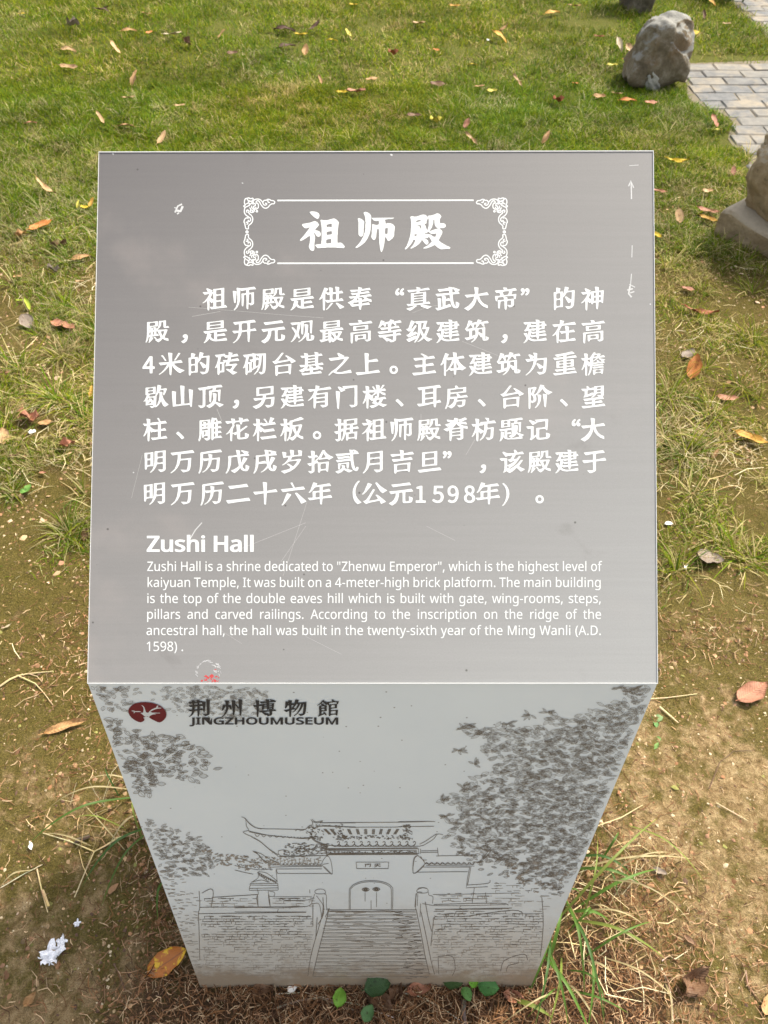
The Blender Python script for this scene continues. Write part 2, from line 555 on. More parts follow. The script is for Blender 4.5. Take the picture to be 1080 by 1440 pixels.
# scattered thin litter over all the bare ground
xv = rng.uniform(-1.5, 1.6, 17000); yv = rng.uniform(.0, 2.6, 17000)
k = vnoise(xv, yv, 6, 60) * .6 + vnoise(xv, yv, 17, 61) * .4 > .50
put_strands(xv[k], yv[k], .003, .014, .0006, .0018, LC, .003, .12, 1.2)
STRAW = np.array([[.55, .45, .25], [.45, .34, .17], [.62, .54, .34], [.36, .25, .12]])
xv = rng.uniform(-1.7, 1.8, 8200); yv = rng.uniform(.1, 3.2, 8200)
k = (vnoise(xv, yv, 4, 62) > .42) & (rng.random(8200) < .04 + .96 * ss(.8, 1.5, yv))
put_strands(xv[k], yv[k], .02, .085, .0008, .0019, STRAW, .012, .12)
for (px_, py_, sp, n) in ((1000, 640, .10, 170), (960, 600, .08, 110), (40, 570, .10, 120), (100, 640, .09, 110), (880, 1235, .05, 22), (850, 1330, .05, 36), (130, 1110, .05, 12), (1020, 480, .1, 80), (60, 400, .12, 70), (170, 1150, .06, 14)):
    g = on_ground(px_, py_); put_strands(rng.normal(g.x, sp, n), rng.normal(g.y, sp * .8, n), .03, .11, .0008, .002, STRAW, .015, .12)
X, Y = np.concatenate(SX), np.concatenate(SY)
ok = ~((np.abs(X) < .27) & (Y > .285) & (Y < .80)) & ~((X > 1.62) & (Y > 3.3))
X, Y = X[ok], Y[ok]
cat_ = lambda L: np.concatenate(L)[ok]
V_, F_ = strands(len(X), X, Y, gheight(X, Y) + cat_(LIFT), cat_(SL), cat_(SW), cat_(SA), cat_(SB), cat_(ST))
lit = big_mesh('needle_litter', V_, [F_], straw_m, np.repeat(cat_(SCOL), 6, 0))
tag(lit, 'brown needle and straw litter strewn over bare soil around the sign', 'litter', kind='stuff')

# crumbs: flakes of broken leaf and small clods
def flakes(n, X, Y, s, col, flat):
    base = np.array([[1, 0, 0], [.3, .9, 0], [-.8, .5, 0], [-.7, -.6, 0], [.4, -.8, 0], [0, 0, 1.0]])
    V = base[None] * s[:, None, None] * rng.uniform(.55, 1.3, (n, 6, 1))
    V[:, 5, 2] = s * flat
    a = rng.uniform(0, 6.283, n); c, si = np.cos(a), np.sin(a)
    tx, ty = rng.normal(0, .3, n), rng.normal(0, .3, n)
    x_ = V[..., 0] * c[:, None] - V[..., 1] * si[:, None]; y_ = V[..., 0] * si[:, None] + V[..., 1] * c[:, None]
    z_ = V[..., 2] + x_ * tx[:, None] + y_ * ty[:, None]
    P = np.stack([x_ + X[:, None], y_ + Y[:, None], z_ + gheight(X, Y)[:, None]], -1)
    b = (np.arange(n) * 6)[:, None]
    T = np.concatenate([b + np.array(t) for t in ((0, 1, 5), (1, 2, 5), (2, 3, 5), (3, 4, 5), (4, 0, 5))])
    return P.reshape(-1, 3), T, np.repeat(col, 6, 0)


n = 30000
X = rng.uniform(-1.5, 1.6, n); Y = rng.uniform(0, 2.7, n) ** 1.0
s = rng.lognormal(math.log(.0021), .45, n)
pal = np.array([[.34, .24, .13], [.24, .16, .09], [.15, .09, .05], [.45, .36, .23], [.30, .17, .10], [.11, .075, .04], [.42, .34, .22], [.2, .19, .06]])
col = pal[rng.integers(0, len(pal), n)] * rng.uniform(.7, 1.25, (n, 1))
k = (vnoise(X, Y, 5, 70) * .5 + vnoise(X, Y, 20, 71) * .5 > .42) & ~((np.abs(X) < .27) & (Y > .285) & (Y < .80))
P1 = flakes(int(k.sum()), X[k], Y[k], s[k], col[k], .7)
n2 = 7500
X = rng.uniform(-1.5, 1.6, n2); Y = rng.uniform(.05, 3.4, n2); s = rng.lognormal(math.log(.0045), .45, n2)
pal = np.array([[.33, .20, .11], [.45, .30, .17], [.22, .13, .08], [.5, .36, .24], [.38, .2, .12]])
k = (vnoise(X, Y, 3.3, 72) > .45) & (rng.random(n2) < .08 + .92 * ss(.9, 1.6, Y)) & ~((np.abs(X) < .28) & (Y > .28) & (Y < .80))
P2 = flakes(int(k.sum()), X[k], Y[k], s[k], (pal[rng.integers(0, len(pal), n2)] * rng.uniform(.7, 1.2, (n2, 1)))[k], .15)
# chips of bark and dead leaf, thick along both slopes of the sign
CX, CY, CS = [], [], []
for (cx, cy, sx_, sy_, n3_) in ((-.40, .62, .08, .2, 900), (-.36, .40, .06, .1, 500), (.43, .42, .08, .14, 600), (.36, .75, .06, .2, 450), (0, .12, .34, .08, 1500), (-.6, .85, .15, .12, 400), (-.7, .5, .15, .2, 350), (.8, .9, .2, .1, 350), (.7, .3, .2, .14, 450), (-.6, .25, .2, .1, 300), (-.85, 1.15, .3, .2, 700), (.85, 1.25, .25, .2, 500)):
    CX.append(rng.normal(cx, sx_, n3_)); CY.append(rng.normal(cy, sy_, n3_)); CS.append(rng.lognormal(math.log(.0024), .5, n3_))
X = np.concatenate(CX); Y = np.concatenate(CY); s = np.minimum(np.concatenate(CS), .012)
k = ~((np.abs(X) < .275) & (Y > .275) & (Y < .80)) & (Y > 0)
X, Y, s = X[k], Y[k], s[k]
pal = np.array([[.22, .11, .055], [.28, .155, .08], [.14, .075, .04], [.36, .24, .13], [.24, .135, .07], [.10, .06, .04]])
P3 = flakes(len(X), X, Y, s, pal[rng.integers(0, len(pal), len(X))] * rng.uniform(.7, 1.25, (len(X), 1)), .25)
P2 = (np.concatenate([P2[0], P3[0]]), np.concatenate([P2[1], P3[1] + len(P2[0])]), np.concatenate([P2[2], P3[2]]))
fl = big_mesh('soil_crumbs', np.concatenate([P1[0], P2[0]]), [np.concatenate([P1[1], P2[1] + len(P1[0])])], attr_mat('crumbs', .9, 0, 200, .3, .15), np.concatenate([P1[2], P2[2]]))
tag(fl, 'crumbs of soil and broken leaf over the bare ground', 'litter', kind='stuff')

# ------------------------------------------------------------------ stones
def stone_mat(name, a, b_, stain, scale=14, pale=None):
    m, nt, b = new_mat(name)
    v = obj_co(nt)
    f = noise(nt, v, scale, 9, .7, .3); g = noise(nt, v, scale * 6, 6, .7)
    c = ramp(nt, f, [(.28, tuple(k * .55 for k in a)), (.45, a), (.62, b_), (.8, tuple(min(.8, k * 1.25) for k in b_))])
    s = nd_clamp(nt, noise(nt, v, 7, 5, .6), .46, .62)
    c = mix(nt, math_(nt, 'MULTIPLY', s, .7), c, stain)
    c = mix(nt, math_(nt, 'MULTIPLY', nd_clamp(nt, g, .55, .7), .45), c, (.05, .04, .03))
    if pale:      # paler tone where the surface faces up
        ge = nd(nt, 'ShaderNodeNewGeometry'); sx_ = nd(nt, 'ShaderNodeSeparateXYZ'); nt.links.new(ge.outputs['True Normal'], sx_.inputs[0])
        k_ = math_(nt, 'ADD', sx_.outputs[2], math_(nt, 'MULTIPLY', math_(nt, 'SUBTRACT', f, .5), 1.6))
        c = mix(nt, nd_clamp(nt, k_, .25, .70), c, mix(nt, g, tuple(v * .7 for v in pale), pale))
    nt.links.new(c, b.inputs['Base Color']); b.inputs['Roughness'].default_value = .92
    b.inputs['Specular IOR Level'].default_value = .2
    bump(nt, b, math_(nt, 'ADD', f, math_(nt, 'MULTIPLY', g, .4)), .8, .02)
    return m


def n3(v, f, s):
    return float(vnoise(np.array([v[0] * 1.0 + v[2] * .7]), np.array([v[1] + v[2] * .9]), f, s)[0]) - .5


def boulder(name, shape, mat, sub=5):
    import bmesh
    bm = bmesh.new(); bmesh.ops.create_icosphere(bm, subdivisions=sub, radius=1)
    for v in bm.verts: v.co = Vector(shape(v.co.copy()))
    me = bpy.data.meshes.new(name); bm.to_mesh(me); bm.free()
    me.polygons.foreach_set('use_smooth', [True] * len(me.polygons)); me.materials.append(mat)
    return me


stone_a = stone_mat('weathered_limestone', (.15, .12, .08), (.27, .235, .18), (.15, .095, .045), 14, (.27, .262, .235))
stone_b = stone_mat('brown_sandstone', (.24, .18, .105), (.36, .28, .18), (.25, .17, .09), 9, (.40, .34, .25))
lich = stone_mat('pale_lichen_stone', (.34, .335, .31), (.60, .59, .55), (.36, .34, .29), 22)


def sh_a(d):
    # tall boulder, upright face towards the path on the right, slanting left shoulder
    r = 1 + n3(d * 1.5, 1.6, 5) * .22 + n3(d * 3, 2.1, 6) * .12 + n3(d * 6, 2.3, 7) * .045 + n3(d * 12, 2.5, 8) * .02
    x = d.x * r; y = d.y * r; z = d.z * r
    x = min(x, .86)
    # cut facets: front hollow and the scooped pocket upper right
    e = (Vector((d.x, d.y, d.z)) - Vector((.50, -.62, .56)).normalized()).length
    if e < .60:
        k = 1 - e / .60
        q = min(1, k * 3.0) * .20
        x -= .5 * q; y += .62 * q; z -= .56 * q
    if z < 0: k = 1 + .38 * min(1, -z * 1.6); x *= k; y *= k
    x = max(min(x, .84), -1.02)
    if y < -.66: y = -.66 + (y + .66) * .35
    zz = z if z < .75 else .75 + (z - .75) * .55
    x2 = x - .22 * min(0, z) * (1 if x < 0 else .25) * -1
    return (x2 * .152 + (.02 if z > .3 else 0) * (z - .3), y * .15, zz * .172)


g = on_ground(930, 128)
st = empty('boulder', (g.x + .006, g.y + .14, 0))
tag(st, 'upright grey brown boulder with pale scooped hollow beside the brick path corner', 'boulder')
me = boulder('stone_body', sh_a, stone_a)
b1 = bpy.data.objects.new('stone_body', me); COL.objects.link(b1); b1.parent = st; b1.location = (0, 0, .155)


def sh_s(sd, ax):
    def f(d):
        r = 1 + n3(d * 1.7, 1.9, sd) * .5 + n3(d * 5, 2.1, sd + 1) * .2
        return (d.x * r * ax[0], d.y * r * ax[1], d.z * r * ax[2])
    return f


for (px_, py_, ax, sd_, rz) in ((889, 108, (.042, .05, .055), 11, .2), (899, 118, (.035, .04, .075), 13, -.3), (916, 127, (.040, .035, .085), 15, .1)):
    q = on_ground(px_, py_)
    o = bpy.data.objects.new('spur', boulder('spur', sh_s(sd_, ax), lich, 4)); COL.objects.link(o)
    o.parent = st; o.location = (q.x - st.location.x, q.y + .045 - st.location.y, .04); o.rotation_euler = (0, -.45, rz)

# rounded carved stone on a block at the right edge
def sh_c(d):
    p = .62
    x = math.copysign(abs(d.x) ** p, d.x); y = math.copysign(abs(d.y) ** .8, d.y); z = math.copysign(abs(d.z) ** .75, d.z)
    r = 1 + n3(d * 2, 1.6, 25) * .12 + n3(d * 5, 2.1, 26) * .06 + n3(d * 11, 2.3, 27) * .035
    return (x * r * .27, y * r * .16, z * r * .175)


st2 = empty('carved_stone', (1.575, 2.71, .085), R(-58))
tag(st2, 'rounded brown stone lying on its plinth at the right edge of the photo', 'carved stone')
o = bpy.data.objects.new('stone_body', boulder('stone_body', sh_c, stone_b)); COL.objects.link(o); o.parent = st2; o.location = (0, 0, .15)
import bmesh
def rough_box(name, sx, sy, sz, mat, seed, cuts=10, amp=.012):
    bm = bmesh.new(); bmesh.ops.create_cube(bm, size=1)
    bmesh.ops.subdivide_edges(bm, edges=bm.edges[:], cuts=cuts, use_grid_fill=True)
    for v in bm.verts:
        c = v.co.copy()
        k = Vector((c.x * sx, c.y * sy, c.z * sz))
        # rounded arrises
        e = [abs(abs(c[i]) - .5) < 1e-4 for i in range(3)]
        sh = .012 * (sum(e) - 1 if sum(e) > 1 else 0)
        kn = k.normalized()
        k -= kn * sh
        k += Vector((n3(k * 9, 1.3, seed), n3(k * 9, 1.3, seed + 1), n3(k * 9, 1.3, seed + 2))) * amp * 2
        v.co = k
    me = bpy.data.meshes.new(name); bm.to_mesh(me); bm.free(); me.materials.append(mat)
    me.polygons.foreach_set('use_smooth', [True] * len(me.polygons))
    o = bpy.data.objects.new(name, me); COL.objects.link(o)
    return o


pl = rough_box('stone_plinth', .60, .36, .17, stone_b, 31)
pl.location = (1.605, 2.70, .01); pl.rotation_euler = (0, 0, R(-52))
tag(pl, 'squared stone block under the rounded stone at the right edge', 'plinth')
# rock cut off by the top of the photo
g = on_ground(899, 16)
rk = rough_box('standing_rock', .19, .17, .46, stone_mat('dark_rock', (.10, .085, .06), (.21, .185, .14), (.10, .065, .035)), 41, 8, .03)
rk.location = (g.x, g.y + .08, .19)
tag(rk, 'dark upright rock cut off by the top edge of the photo above the boulder', 'rock')

GLY = {}

GLY['T祖'] = ((117,50,6,0,7,5,4,12,0,42,2,10,1,19,2,7,0,16,-9,33,3,1,2,-3,14,-22,7,-7,10,-3,5,1,9,6,4,8,-1,15,-10,13,-14,6,-17,4,-2,3,6,9,18,19,5,9,0,5,-12,17,-17,8,-10,-1,-30,-11,-55,-10,-7,-5,0,-5,4,-7,12,-12,10,-5,7,0,24,7,3,-2,-35,-47,-24,-29,-14,-14,-4,-9,1,-3,4,-1,8,1,18,9,41,28,4,0,4,-8,0,-24,-2,-7,-1,-12,-7,-28,0,-7,6,-14,7,-11),(157,74,4,-2,17,1,9,2,33,0,10,2,71,0,11,-2,48,-3,4,1,4,3,3,7,-1,5,-16,19,-13,8,-12,0,-12,-2,-3,3,0,57,2,9,0,29,9,61,-2,5,-15,17,-19,10,-5,0,-52,-14,-26,0,-16,4,-5,-1,-4,-4,5,-21,5,-41,0,-92,-3,-9,0,-17,-1,-4,-2,-1,-33,-3,-12,-4,1,-4),(230,108,-3,2,-1,4,0,19,2,5,18,5,17,1,2,-1,1,-27,-2,-4),(230,175,-1,19,3,5,31,6,7,-2,1,-18,-2,-5,-35,-6),(230,237,-1,14,3,4,19,6,14,3,5,-2,0,-26,-2,-1,-12,3,-12,0,-10,-2),(155,301,4,-1,9,7,6,17,0,7,-8,15,-19,10,-19,3,-14,0,-17,-4,0,-2,8,-12,23,-23,14,-11),)
GLY['T师'] = ((233,43,4,-1,2,2,10,23,10,47,3,40,2,5,4,0,17,-29,4,-2,5,-1,12,8,17,14,9,15,3,11,0,22,2,7,1,19,2,7,-1,12,-12,15,-17,9,-24,1,-16,-4,-2,1,-2,15,-4,12,1,3,28,5,17,0,19,3,9,8,1,5,-7,12,-10,7,-15,5,-9,1,-33,-9,-99,-20,-8,-3,-1,14,-7,14,-5,5,-15,10,-16,5,-12,-3,-4,-5,14,-38,0,-28,3,-10,-3,-16,0,-33,-5,-26,-12,-36,-19,-35,-23,-29,-16,-16,-2,-5,5,-3,10,2,29,18,27,22,22,30,17,40,8,33,0,14,2,10,0,47,3,19,3,-1,16,-19,17,-5,16,2,8,-1,0,-21,0,-4,-3,-2,-16,-5,-29,7,-5,-1,-1,-40,-2,-7,0,-24,-5,-28,13,-20,10,-4,7,4,3,3,7,22,1,16,5,38,5,3,7,0,3,-2,1,-74,2,-10,0,-26,2,-7,3,-28,5,-22),(75,161,3,0,10,7,6,12,2,17,0,28,3,9,0,26,2,10,0,9,-4,6,-16,14,-17,7,-9,0,-3,-1,-1,-4,5,-26,0,-95,7,-12),(270,182,-6,3,-2,2,2,38,4,3,16,0,2,-2,1,-3,-2,-7,-1,-26,-3,-8),)
GLY['T殿'] = ((29,81,5,-1,7,4,27,28,16,23,8,17,3,1,9,-4,2,-4,-15,-31,-21,-24,0,-2,1,-3,7,2,29,14,26,19,16,19,2,10,3,2,24,-29,9,-7,5,0,8,8,3,5,-3,17,-15,12,-14,2,2,3,9,0,15,3,7,8,4,-2,8,-10,10,-19,1,-6,-30,-27,-30,-16,-2,-5,1,-2,21,1,33,12,29,14,23,-21,24,-12,7,0,26,4,28,0,5,3,3,6,-3,4,-24,10,-37,21,-22,17,0,4,2,5,20,38,5,16,-2,8,-6,8,-14,8,0,2,10,4,21,0,12,7,3,4,1,2,-2,14,-12,8,-26,1,-5,3,0,21,3,10,8,12,1,4,-12,17,-14,6,-9,-1,-17,-8,-21,-7,-21,-1,-4,-3,1,-7,-2,-1,-17,15,-16,4,-10,-1,-42,-14,-14,-1,-19,4,-12,-4,-1,-5,4,-14,1,-12,2,-7,0,-40,-2,-10,-1,-21,-5,-33,-12,-40,-14,-36,-13,-18),(249,173,-12,2,-19,15,-10,1,-7,3,-21,0,-2,1,-1,4,1,4,2,2,7,-4,12,8,7,2,21,30,11,36,0,21,4,3,3,0,2,-3,0,-19,3,-19,9,-16,13,-7,-1,-3,-22,-6,-41,-15,-2,-2,0,-3,12,-10,7,-3,21,0,10,3,6,-1,-1,-7,-6,-15,-3,-2),(102,179,-3,3,0,8,2,2,15,0,1,-5,-2,-5,-8,-3),(147,187,-2,1,-1,4,1,5,2,2,3,-2,0,-5,-1,-4),(192,222,-2,8,-5,7,-4,19,-8,9,2,3,13,4,1,19,8,17,2,4,2,1,4,-17,0,-40,-8,-29),(145,232,-3,5,-2,9,-2,3,-10,5,-9,-1,-7,-3,-3,1,1,2,4,3,12,1,4,2,15,0,5,-10,-2,-15,-1,-2),(112,283,-1,6,3,3,16,5,15,1,0,-7,-3,-3,-28,-6),)
GLY['k祖'] = ((91,-52,11,2,5,8,5,66,0,80,4,10,9,-19,17,-20,7,0,24,15,4,-2,0,-78,-6,-2,-50,2,-7,-2,31,-41,137,21,108,10,19,5,-2,7,-21,29,-7,2,-15,-5,-4,2,-2,55,2,227,-3,9,-14,0,-92,-14,-71,-5,-5,-7,2,-17,-2,-33,-21,9,-16,1,28,14,2,2,-3,5,-77,34,-14,3,-14,-6,-3,-5,22,-35,4,-15,-42,-4,-38,0,-5,-3,2,-7,29,-33,80,14,-13,-37,-31,-45,-32,-38,-37,-29,-2,-4,9,-5,9,4,36,19,19,19,4,1,5,-57,0,-85,8,-17),(225,14,-2,10,2,65,38,8,28,2,20,-2,1,-68,-2,-7,-42,-9),(225,118,-2,10,2,62,38,9,31,2,17,-2,1,-64,-2,-8,-47,-10),(171,135,-43,29,47,86,2,-110,-2,-5),(225,219,-2,11,2,57,47,11,39,-2,1,-62,-2,-5,-45,-11),)
GLY['k师'] = ((33,-47,12,0,36,36,13,16,26,55,15,61,3,33,0,92,3,40,4,7,13,-16,6,-2,70,16,5,-1,2,-4,-2,-43,-28,-8,-40,-1,-10,-3,-2,-4,4,-80,0,-109,8,-19,14,-2,7,5,7,90,3,75,3,21,6,4,23,3,7,-4,5,-116,-2,-104,10,-21,9,-2,9,3,2,3,3,67,5,20,12,-7,16,-19,7,-2,26,8,24,18,5,15,-3,90,2,87,-7,4,-47,-8,-28,1,-2,43,4,7,109,8,3,4,-2,5,-21,31,-8,2,-114,-18,-99,-10,-14,0,-52,11,-13,-2,-2,-7,14,-142,-2,-80,-8,-48,-17,-47,-34,-45,-1,-4),(317,71,-33,3,-3,2,-1,7,7,133,7,5,26,4,5,-2,4,-15,0,-108,-3,-26,-2,-3),(42,74,15,0,5,4,17,185,-1,5,-7,4,-52,7,-3,-2,-2,-7,17,-163,3,-17),)
GLY['k殿'] = ((56,-42,11,-2,7,4,37,38,26,36,0,4,-4,4,-31,8,-7,5,54,12,83,9,0,5,-21,27,-23,-4,-1,41,5,5,12,-1,9,-7,3,-12,43,-85,-13,-15,-45,-18,-33,42,-9,2,-14,-4,0,-7,21,-21,11,-16,-6,-8,2,-5,43,-29,7,-2,40,27,28,35,19,-14,40,-17,26,-6,14,-1,3,3,-5,36,-7,3,-46,8,-12,12,33,69,19,52,0,7,-25,4,-47,-5,-90,-2,-5,1,-2,4,28,21,21,26,11,26,4,45,7,5,24,2,4,-2,1,-61,3,-22,6,-10,12,-5,14,-1,64,8,-1,6,-23,23,-9,-2,-13,-9,-6,-1,-3,3,-2,101,-14,0,-50,-9,-40,0,-14,-4,-5,-74,-14,-41,-21,-19,-3,25,-28,6,-21,0,-3,-4,7,-23,2,-19,-6,-5,-5,0,-3,5,0,33,-9,4,-40,5,-5,-4,-1,4,11,5,54,9,71,5,2,10,-3,16,3,52,-2,9,-17,0,-71,-12,-85,-5,-7,-3,-2,-216,-10,-75,-15,-45,8,-5,11,5,23,42,12,45,4,6,14,-4,2,-4,-6,-19,-8,-50,-9,-16),(289,73,-14,30,-12,39,5,4,21,6,28,0,3,-7,-12,-39,-14,-30),(71,88,-4,2,-1,5,6,31,4,4,12,3,3,-5,-1,-39,-2,-3),(133,90,-5,5,0,43,2,4,15,2,2,-6,0,-42,-5,-5),(81,163,-8,8,1,30,2,6,10,-27,0,-14),(78,239,-4,3,-1,4,0,33,3,5,47,10,38,0,7,-3,1,-35,-3,-7,-45,-10),)
GLY['k是'] = ((6,-49,6,-2,7,1,38,26,33,33,10,19,23,-27,43,-17,42,-5,190,16,1,8,-12,33,-4,3,-123,-28,-30,0,-2,46,3,7,133,12,8,3,1,4,-20,31,-5,3,-118,-24,-2,35,1,7,5,2,149,12,15,3,2,2,0,5,-21,31,-7,2,-180,-26,-188,-19,-3,-2,1,-5,27,-32,9,-1,26,4,3,-4,-22,-88,-15,-35,-25,-26),(173,14,-26,16,-12,12,-7,13,-4,16,12,24,-1,6,-42,13,80,16,6,-2,3,-76,-3,-37),(63,173,136,19,139,12,4,4,-1,123,-12,3,-130,-19,-137,-12,-5,-9,2,-48,-2,-64,1,-7),(104,200,-1,27,6,6,102,15,71,5,9,-1,2,-3,0,-24,-7,-6,-101,-15),(104,255,-1,27,9,6,104,15,70,4,7,-4,0,-24,-7,-5,-101,-16),)
GLY['k供'] = ((75,-52,14,3,4,19,7,144,14,-13,14,-21,7,-2,137,21,128,12,7,3,0,7,-24,34,-23,-4,-24,-11,-4,2,-3,12,0,59,4,21,62,5,7,3,2,4,-25,37,-45,-15,-2,4,4,57,-2,11,-40,8,-24,1,-2,-6,8,-38,4,-45,-48,-6,-5,1,-2,5,1,67,-27,7,-35,3,-3,-8,9,-38,4,-38,-3,-4,-55,4,7,19,25,33,1,7,-4,5,-45,14,-10,2,-4,-4,-59,-149,-32,-47,5,-6,10,1,33,23,12,18,3,-1,4,-198,6,-17),(115,-40,13,2,22,17,40,42,40,48,1,5,-6,2,-19,0,-9,-4,-57,-80,-29,-25,-1,-4),(346,-26,9,2,61,28,4,4,-1,4,-116,67,-7,1,-16,-6,-1,-7,34,-43),(102,122,-2,44,2,59,5,12,5,4,30,-34,34,9,4,-45,-3,-43,-1,-5,-5,-2,-29,3),(225,127,-4,46,3,50,20,4,38,3,4,-29,0,-42,-3,-26,-49,-7),)
GLY['k奉'] = ((196,-40,10,0,5,5,12,64,4,5,130,11,8,5,-19,31,-8,4,-111,-22,-2,13,2,20,76,7,7,4,-2,12,42,-19,36,-8,6,3,-4,37,-59,17,-19,12,-9,14,2,4,12,3,78,6,0,6,-21,30,-10,1,-165,-30,-11,2,4,23,4,4,163,17,1,5,-17,24,-10,5,-115,-23,-5,0,-2,4,2,19,5,4,158,15,1,7,-22,29,-123,-24,-4,6,7,12,-3,5,-62,14,-4,-5,6,-35,-4,-4,-116,-5,-23,-5,1,-5,27,-30,101,18,4,-2,-2,-19,-6,-7,-92,-2,-19,-5,26,-33,66,13,2,-4,-5,-20,-4,-5,-116,-6,-1,-7,27,-30,59,11,4,-2,-10,-16,-13,-10,-42,-26,-43,-18,-4,-6,42,-24,4,-13,29,-32,113,18,6,-45,9,-18),(64,51,-2,1,2,3,22,13,21,20,9,-9,7,-1,48,12,3,-2,1,-28,-4,-5),(154,119,-21,2,26,41,9,-21,4,-20,-4,-4),(230,126,-3,27,-54,9,-5,4,40,9,38,-1,28,-29,1,-5),)
GLY['k“'] = ((277,220,12,1,14,7,7,6,5,12,0,12,-7,14,-25,14,9,17,23,19,-9,19,-5,4,-24,-13,-17,-17,-12,-24,-4,-14,0,-24,7,-16,12,-12),(355,220,9,1,15,6,9,10,4,12,-2,14,-4,8,-10,8,-16,7,4,10,10,12,18,14,-2,7,-11,15,-10,-2,-22,-15,-14,-19,-11,-26,-3,-22,5,-16,7,-12,10,-7),)
GLY['k真'] = ((46,-54,11,-2,31,14,61,48,26,15,3,5,-3,2,-19,6,8,3,68,8,10,-32,60,-20,48,-20,70,37,1,5,-9,4,-148,29,20,4,104,10,10,3,2,4,-24,31,-46,-12,-3,85,2,21,-2,69,-15,0,-49,-9,-43,0,-4,4,2,17,5,4,165,15,2,7,-21,29,-14,1,-123,-25,-4,4,5,14,-3,6,-62,13,-5,-5,9,-35,-4,-4,-116,-5,-41,-5,1,-5,23,-28,8,-5,121,21,4,-1,2,-3,-2,-17,-4,-4,-31,-7,-55,-3,-5,-3,0,-125,-2,-49,-4,-4,-57,1,-9,-2,1,-5,22,-27,7,-4,118,15,-69,-31,-81,-24,-2,-2,3,-5),(121,63,-2,20,4,7,90,14,62,2,6,-4,0,-19,-9,-6,-80,-12),(121,111,-2,17,9,6,76,13,73,4,4,-4,-1,-19,-12,-4,-81,-12),(121,153,-2,18,9,6,78,12,71,4,4,-3,0,-17,-4,-4,-76,-12),(121,196,-2,20,4,6,102,14,50,3,6,-5,0,-18,-4,-4,-76,-13),)
GLY['k武'] = ((31,-52,14,1,217,68,-1,9,-21,29,-6,3,-35,-14,-31,-17,-4,28,2,49,2,4,10,3,64,3,4,-2,18,-67,32,-48,47,-13,21,5,15,11,15,31,5,38,-30,18,-21,8,-7,1,-3,-8,0,-64,-4,-7,-5,4,-12,22,-13,35,-14,69,-6,71,116,13,2,3,-2,5,-19,29,-8,4,35,19,1,7,-108,40,-15,-4,-63,12,-7,-2,-2,-3,3,-21,-1,-6,-12,12,-85,-15,-71,-5,-14,-4,-1,-6,29,-35,80,15,76,8,7,-5,4,-30,-2,-6,-19,-3,-137,-8,-66,-4,-6,-3,1,-7,29,-35,73,9,4,-24,12,-149,-2,-7,-21,-8,-3,1,-1,7,0,78,3,55,-4,4,-28,5,-24,3,-7,-4,11,-157,-4,-3,-33,0,-9,-3,-2,-4),(242,135,-15,19,-4,2,-52,-16,-2,45,-34,8,-5,4,76,13,28,2,7,-51),(284,249,-4,2,0,12,0,38,4,18,27,-23,23,-31,-3,-4),)
GLY['k大'] = ((51,-56,11,4,59,42,41,53,29,64,10,50,5,-4,19,-51,45,-53,50,-38,56,-22,10,0,2,9,-5,38,-52,21,-41,33,-32,47,-17,53,1,4,7,2,151,13,2,7,-23,36,-5,3,-12,-2,-139,-28,7,104,-7,4,-59,10,-4,-2,-1,-7,11,-81,-2,-34,-26,-3,-54,0,-88,-6,0,-6,34,-41,115,21,10,-2,-14,-54,-31,-48,-53,-54,-71,-42,3,-6,27,-13),)
GLY['k帝'] = ((195,-40,11,0,5,5,8,73,2,52,4,21,28,7,37,-2,0,-75,-6,-2,-52,2,-9,-3,37,-38,34,6,33,18,9,12,2,109,-2,3,-7,1,-52,-9,-47,-2,-4,4,2,22,-3,4,-61,12,40,7,123,9,4,-4,3,-28,9,-19,5,-5,14,1,4,6,10,54,1,24,-5,2,-52,-9,-24,1,-3,4,18,42,-4,10,3,2,76,9,0,5,-24,33,-12,0,-120,-25,-4,2,-7,23,-8,9,-55,3,-4,-5,13,-19,4,-16,-3,-4,-116,-5,-35,-5,2,-5,28,-34,44,6,17,-26,5,-19,-4,-5,-26,-6,-52,-3,-6,-3,-2,-16,3,-33,3,-15,9,-17,14,-1,5,4,12,55,4,4,88,11,3,-1,-2,-7,10,-26,1,-10,-5,-4,-36,-7,-59,-3,-5,-2,-2,-12,5,-38,1,-71,11,-16,12,0,5,4,13,111,29,9,31,0,3,-2,3,-14,3,-108,10,-19),(156,205,8,11,-16,33,-1,12,57,11,47,2,5,-2,-4,-23,-13,-34,-49,-11),)
GLY['k”'] = ((19,220,7,-1,24,15,16,19,12,29,3,19,-6,21,-13,15,-14,6,-10,0,-14,-4,-10,-10,-6,-14,3,-17,6,-9,22,-12,-5,-13,-25,-22),(96,220,6,-1,24,15,14,15,14,26,3,28,-4,17,-11,14,-19,9,-21,-4,-10,-8,-6,-11,-1,-17,7,-12,8,-7,16,-7,-7,-15,-24,-20),)
GLY['k的'] = ((39,-44,6,-2,12,4,8,16,4,17,5,5,40,8,61,3,6,3,0,156,37,38,27,45,49,11,35,0,4,-4,-2,-76,-5,-50,-7,0,-80,55,-19,-4,-6,-6,58,-100,7,-1,43,18,2,-9,-7,-41,-7,-20,-5,-6,-82,3,-4,-4,37,-37,9,-4,26,6,26,9,17,7,12,9,10,14,8,22,8,52,4,71,4,125,-8,2,-69,-11,-35,0,-2,4,3,14,13,33,-5,5,-17,4,-40,9,-4,-3,-2,-10,-16,-80,-13,-48,-4,60,-53,-5,-5,2,6,24,14,23,-1,5,-40,12,-26,5,-5,-2,-2,-74,-38,-5,-5,-7,5,-125,0,-147),(74,23,-5,22,0,55,4,19,31,8,31,0,5,-25,0,-47,-4,-24,-32,-9),(74,146,-5,20,0,47,4,17,31,8,31,0,5,-25,0,-40,-5,-19,-33,-9),)
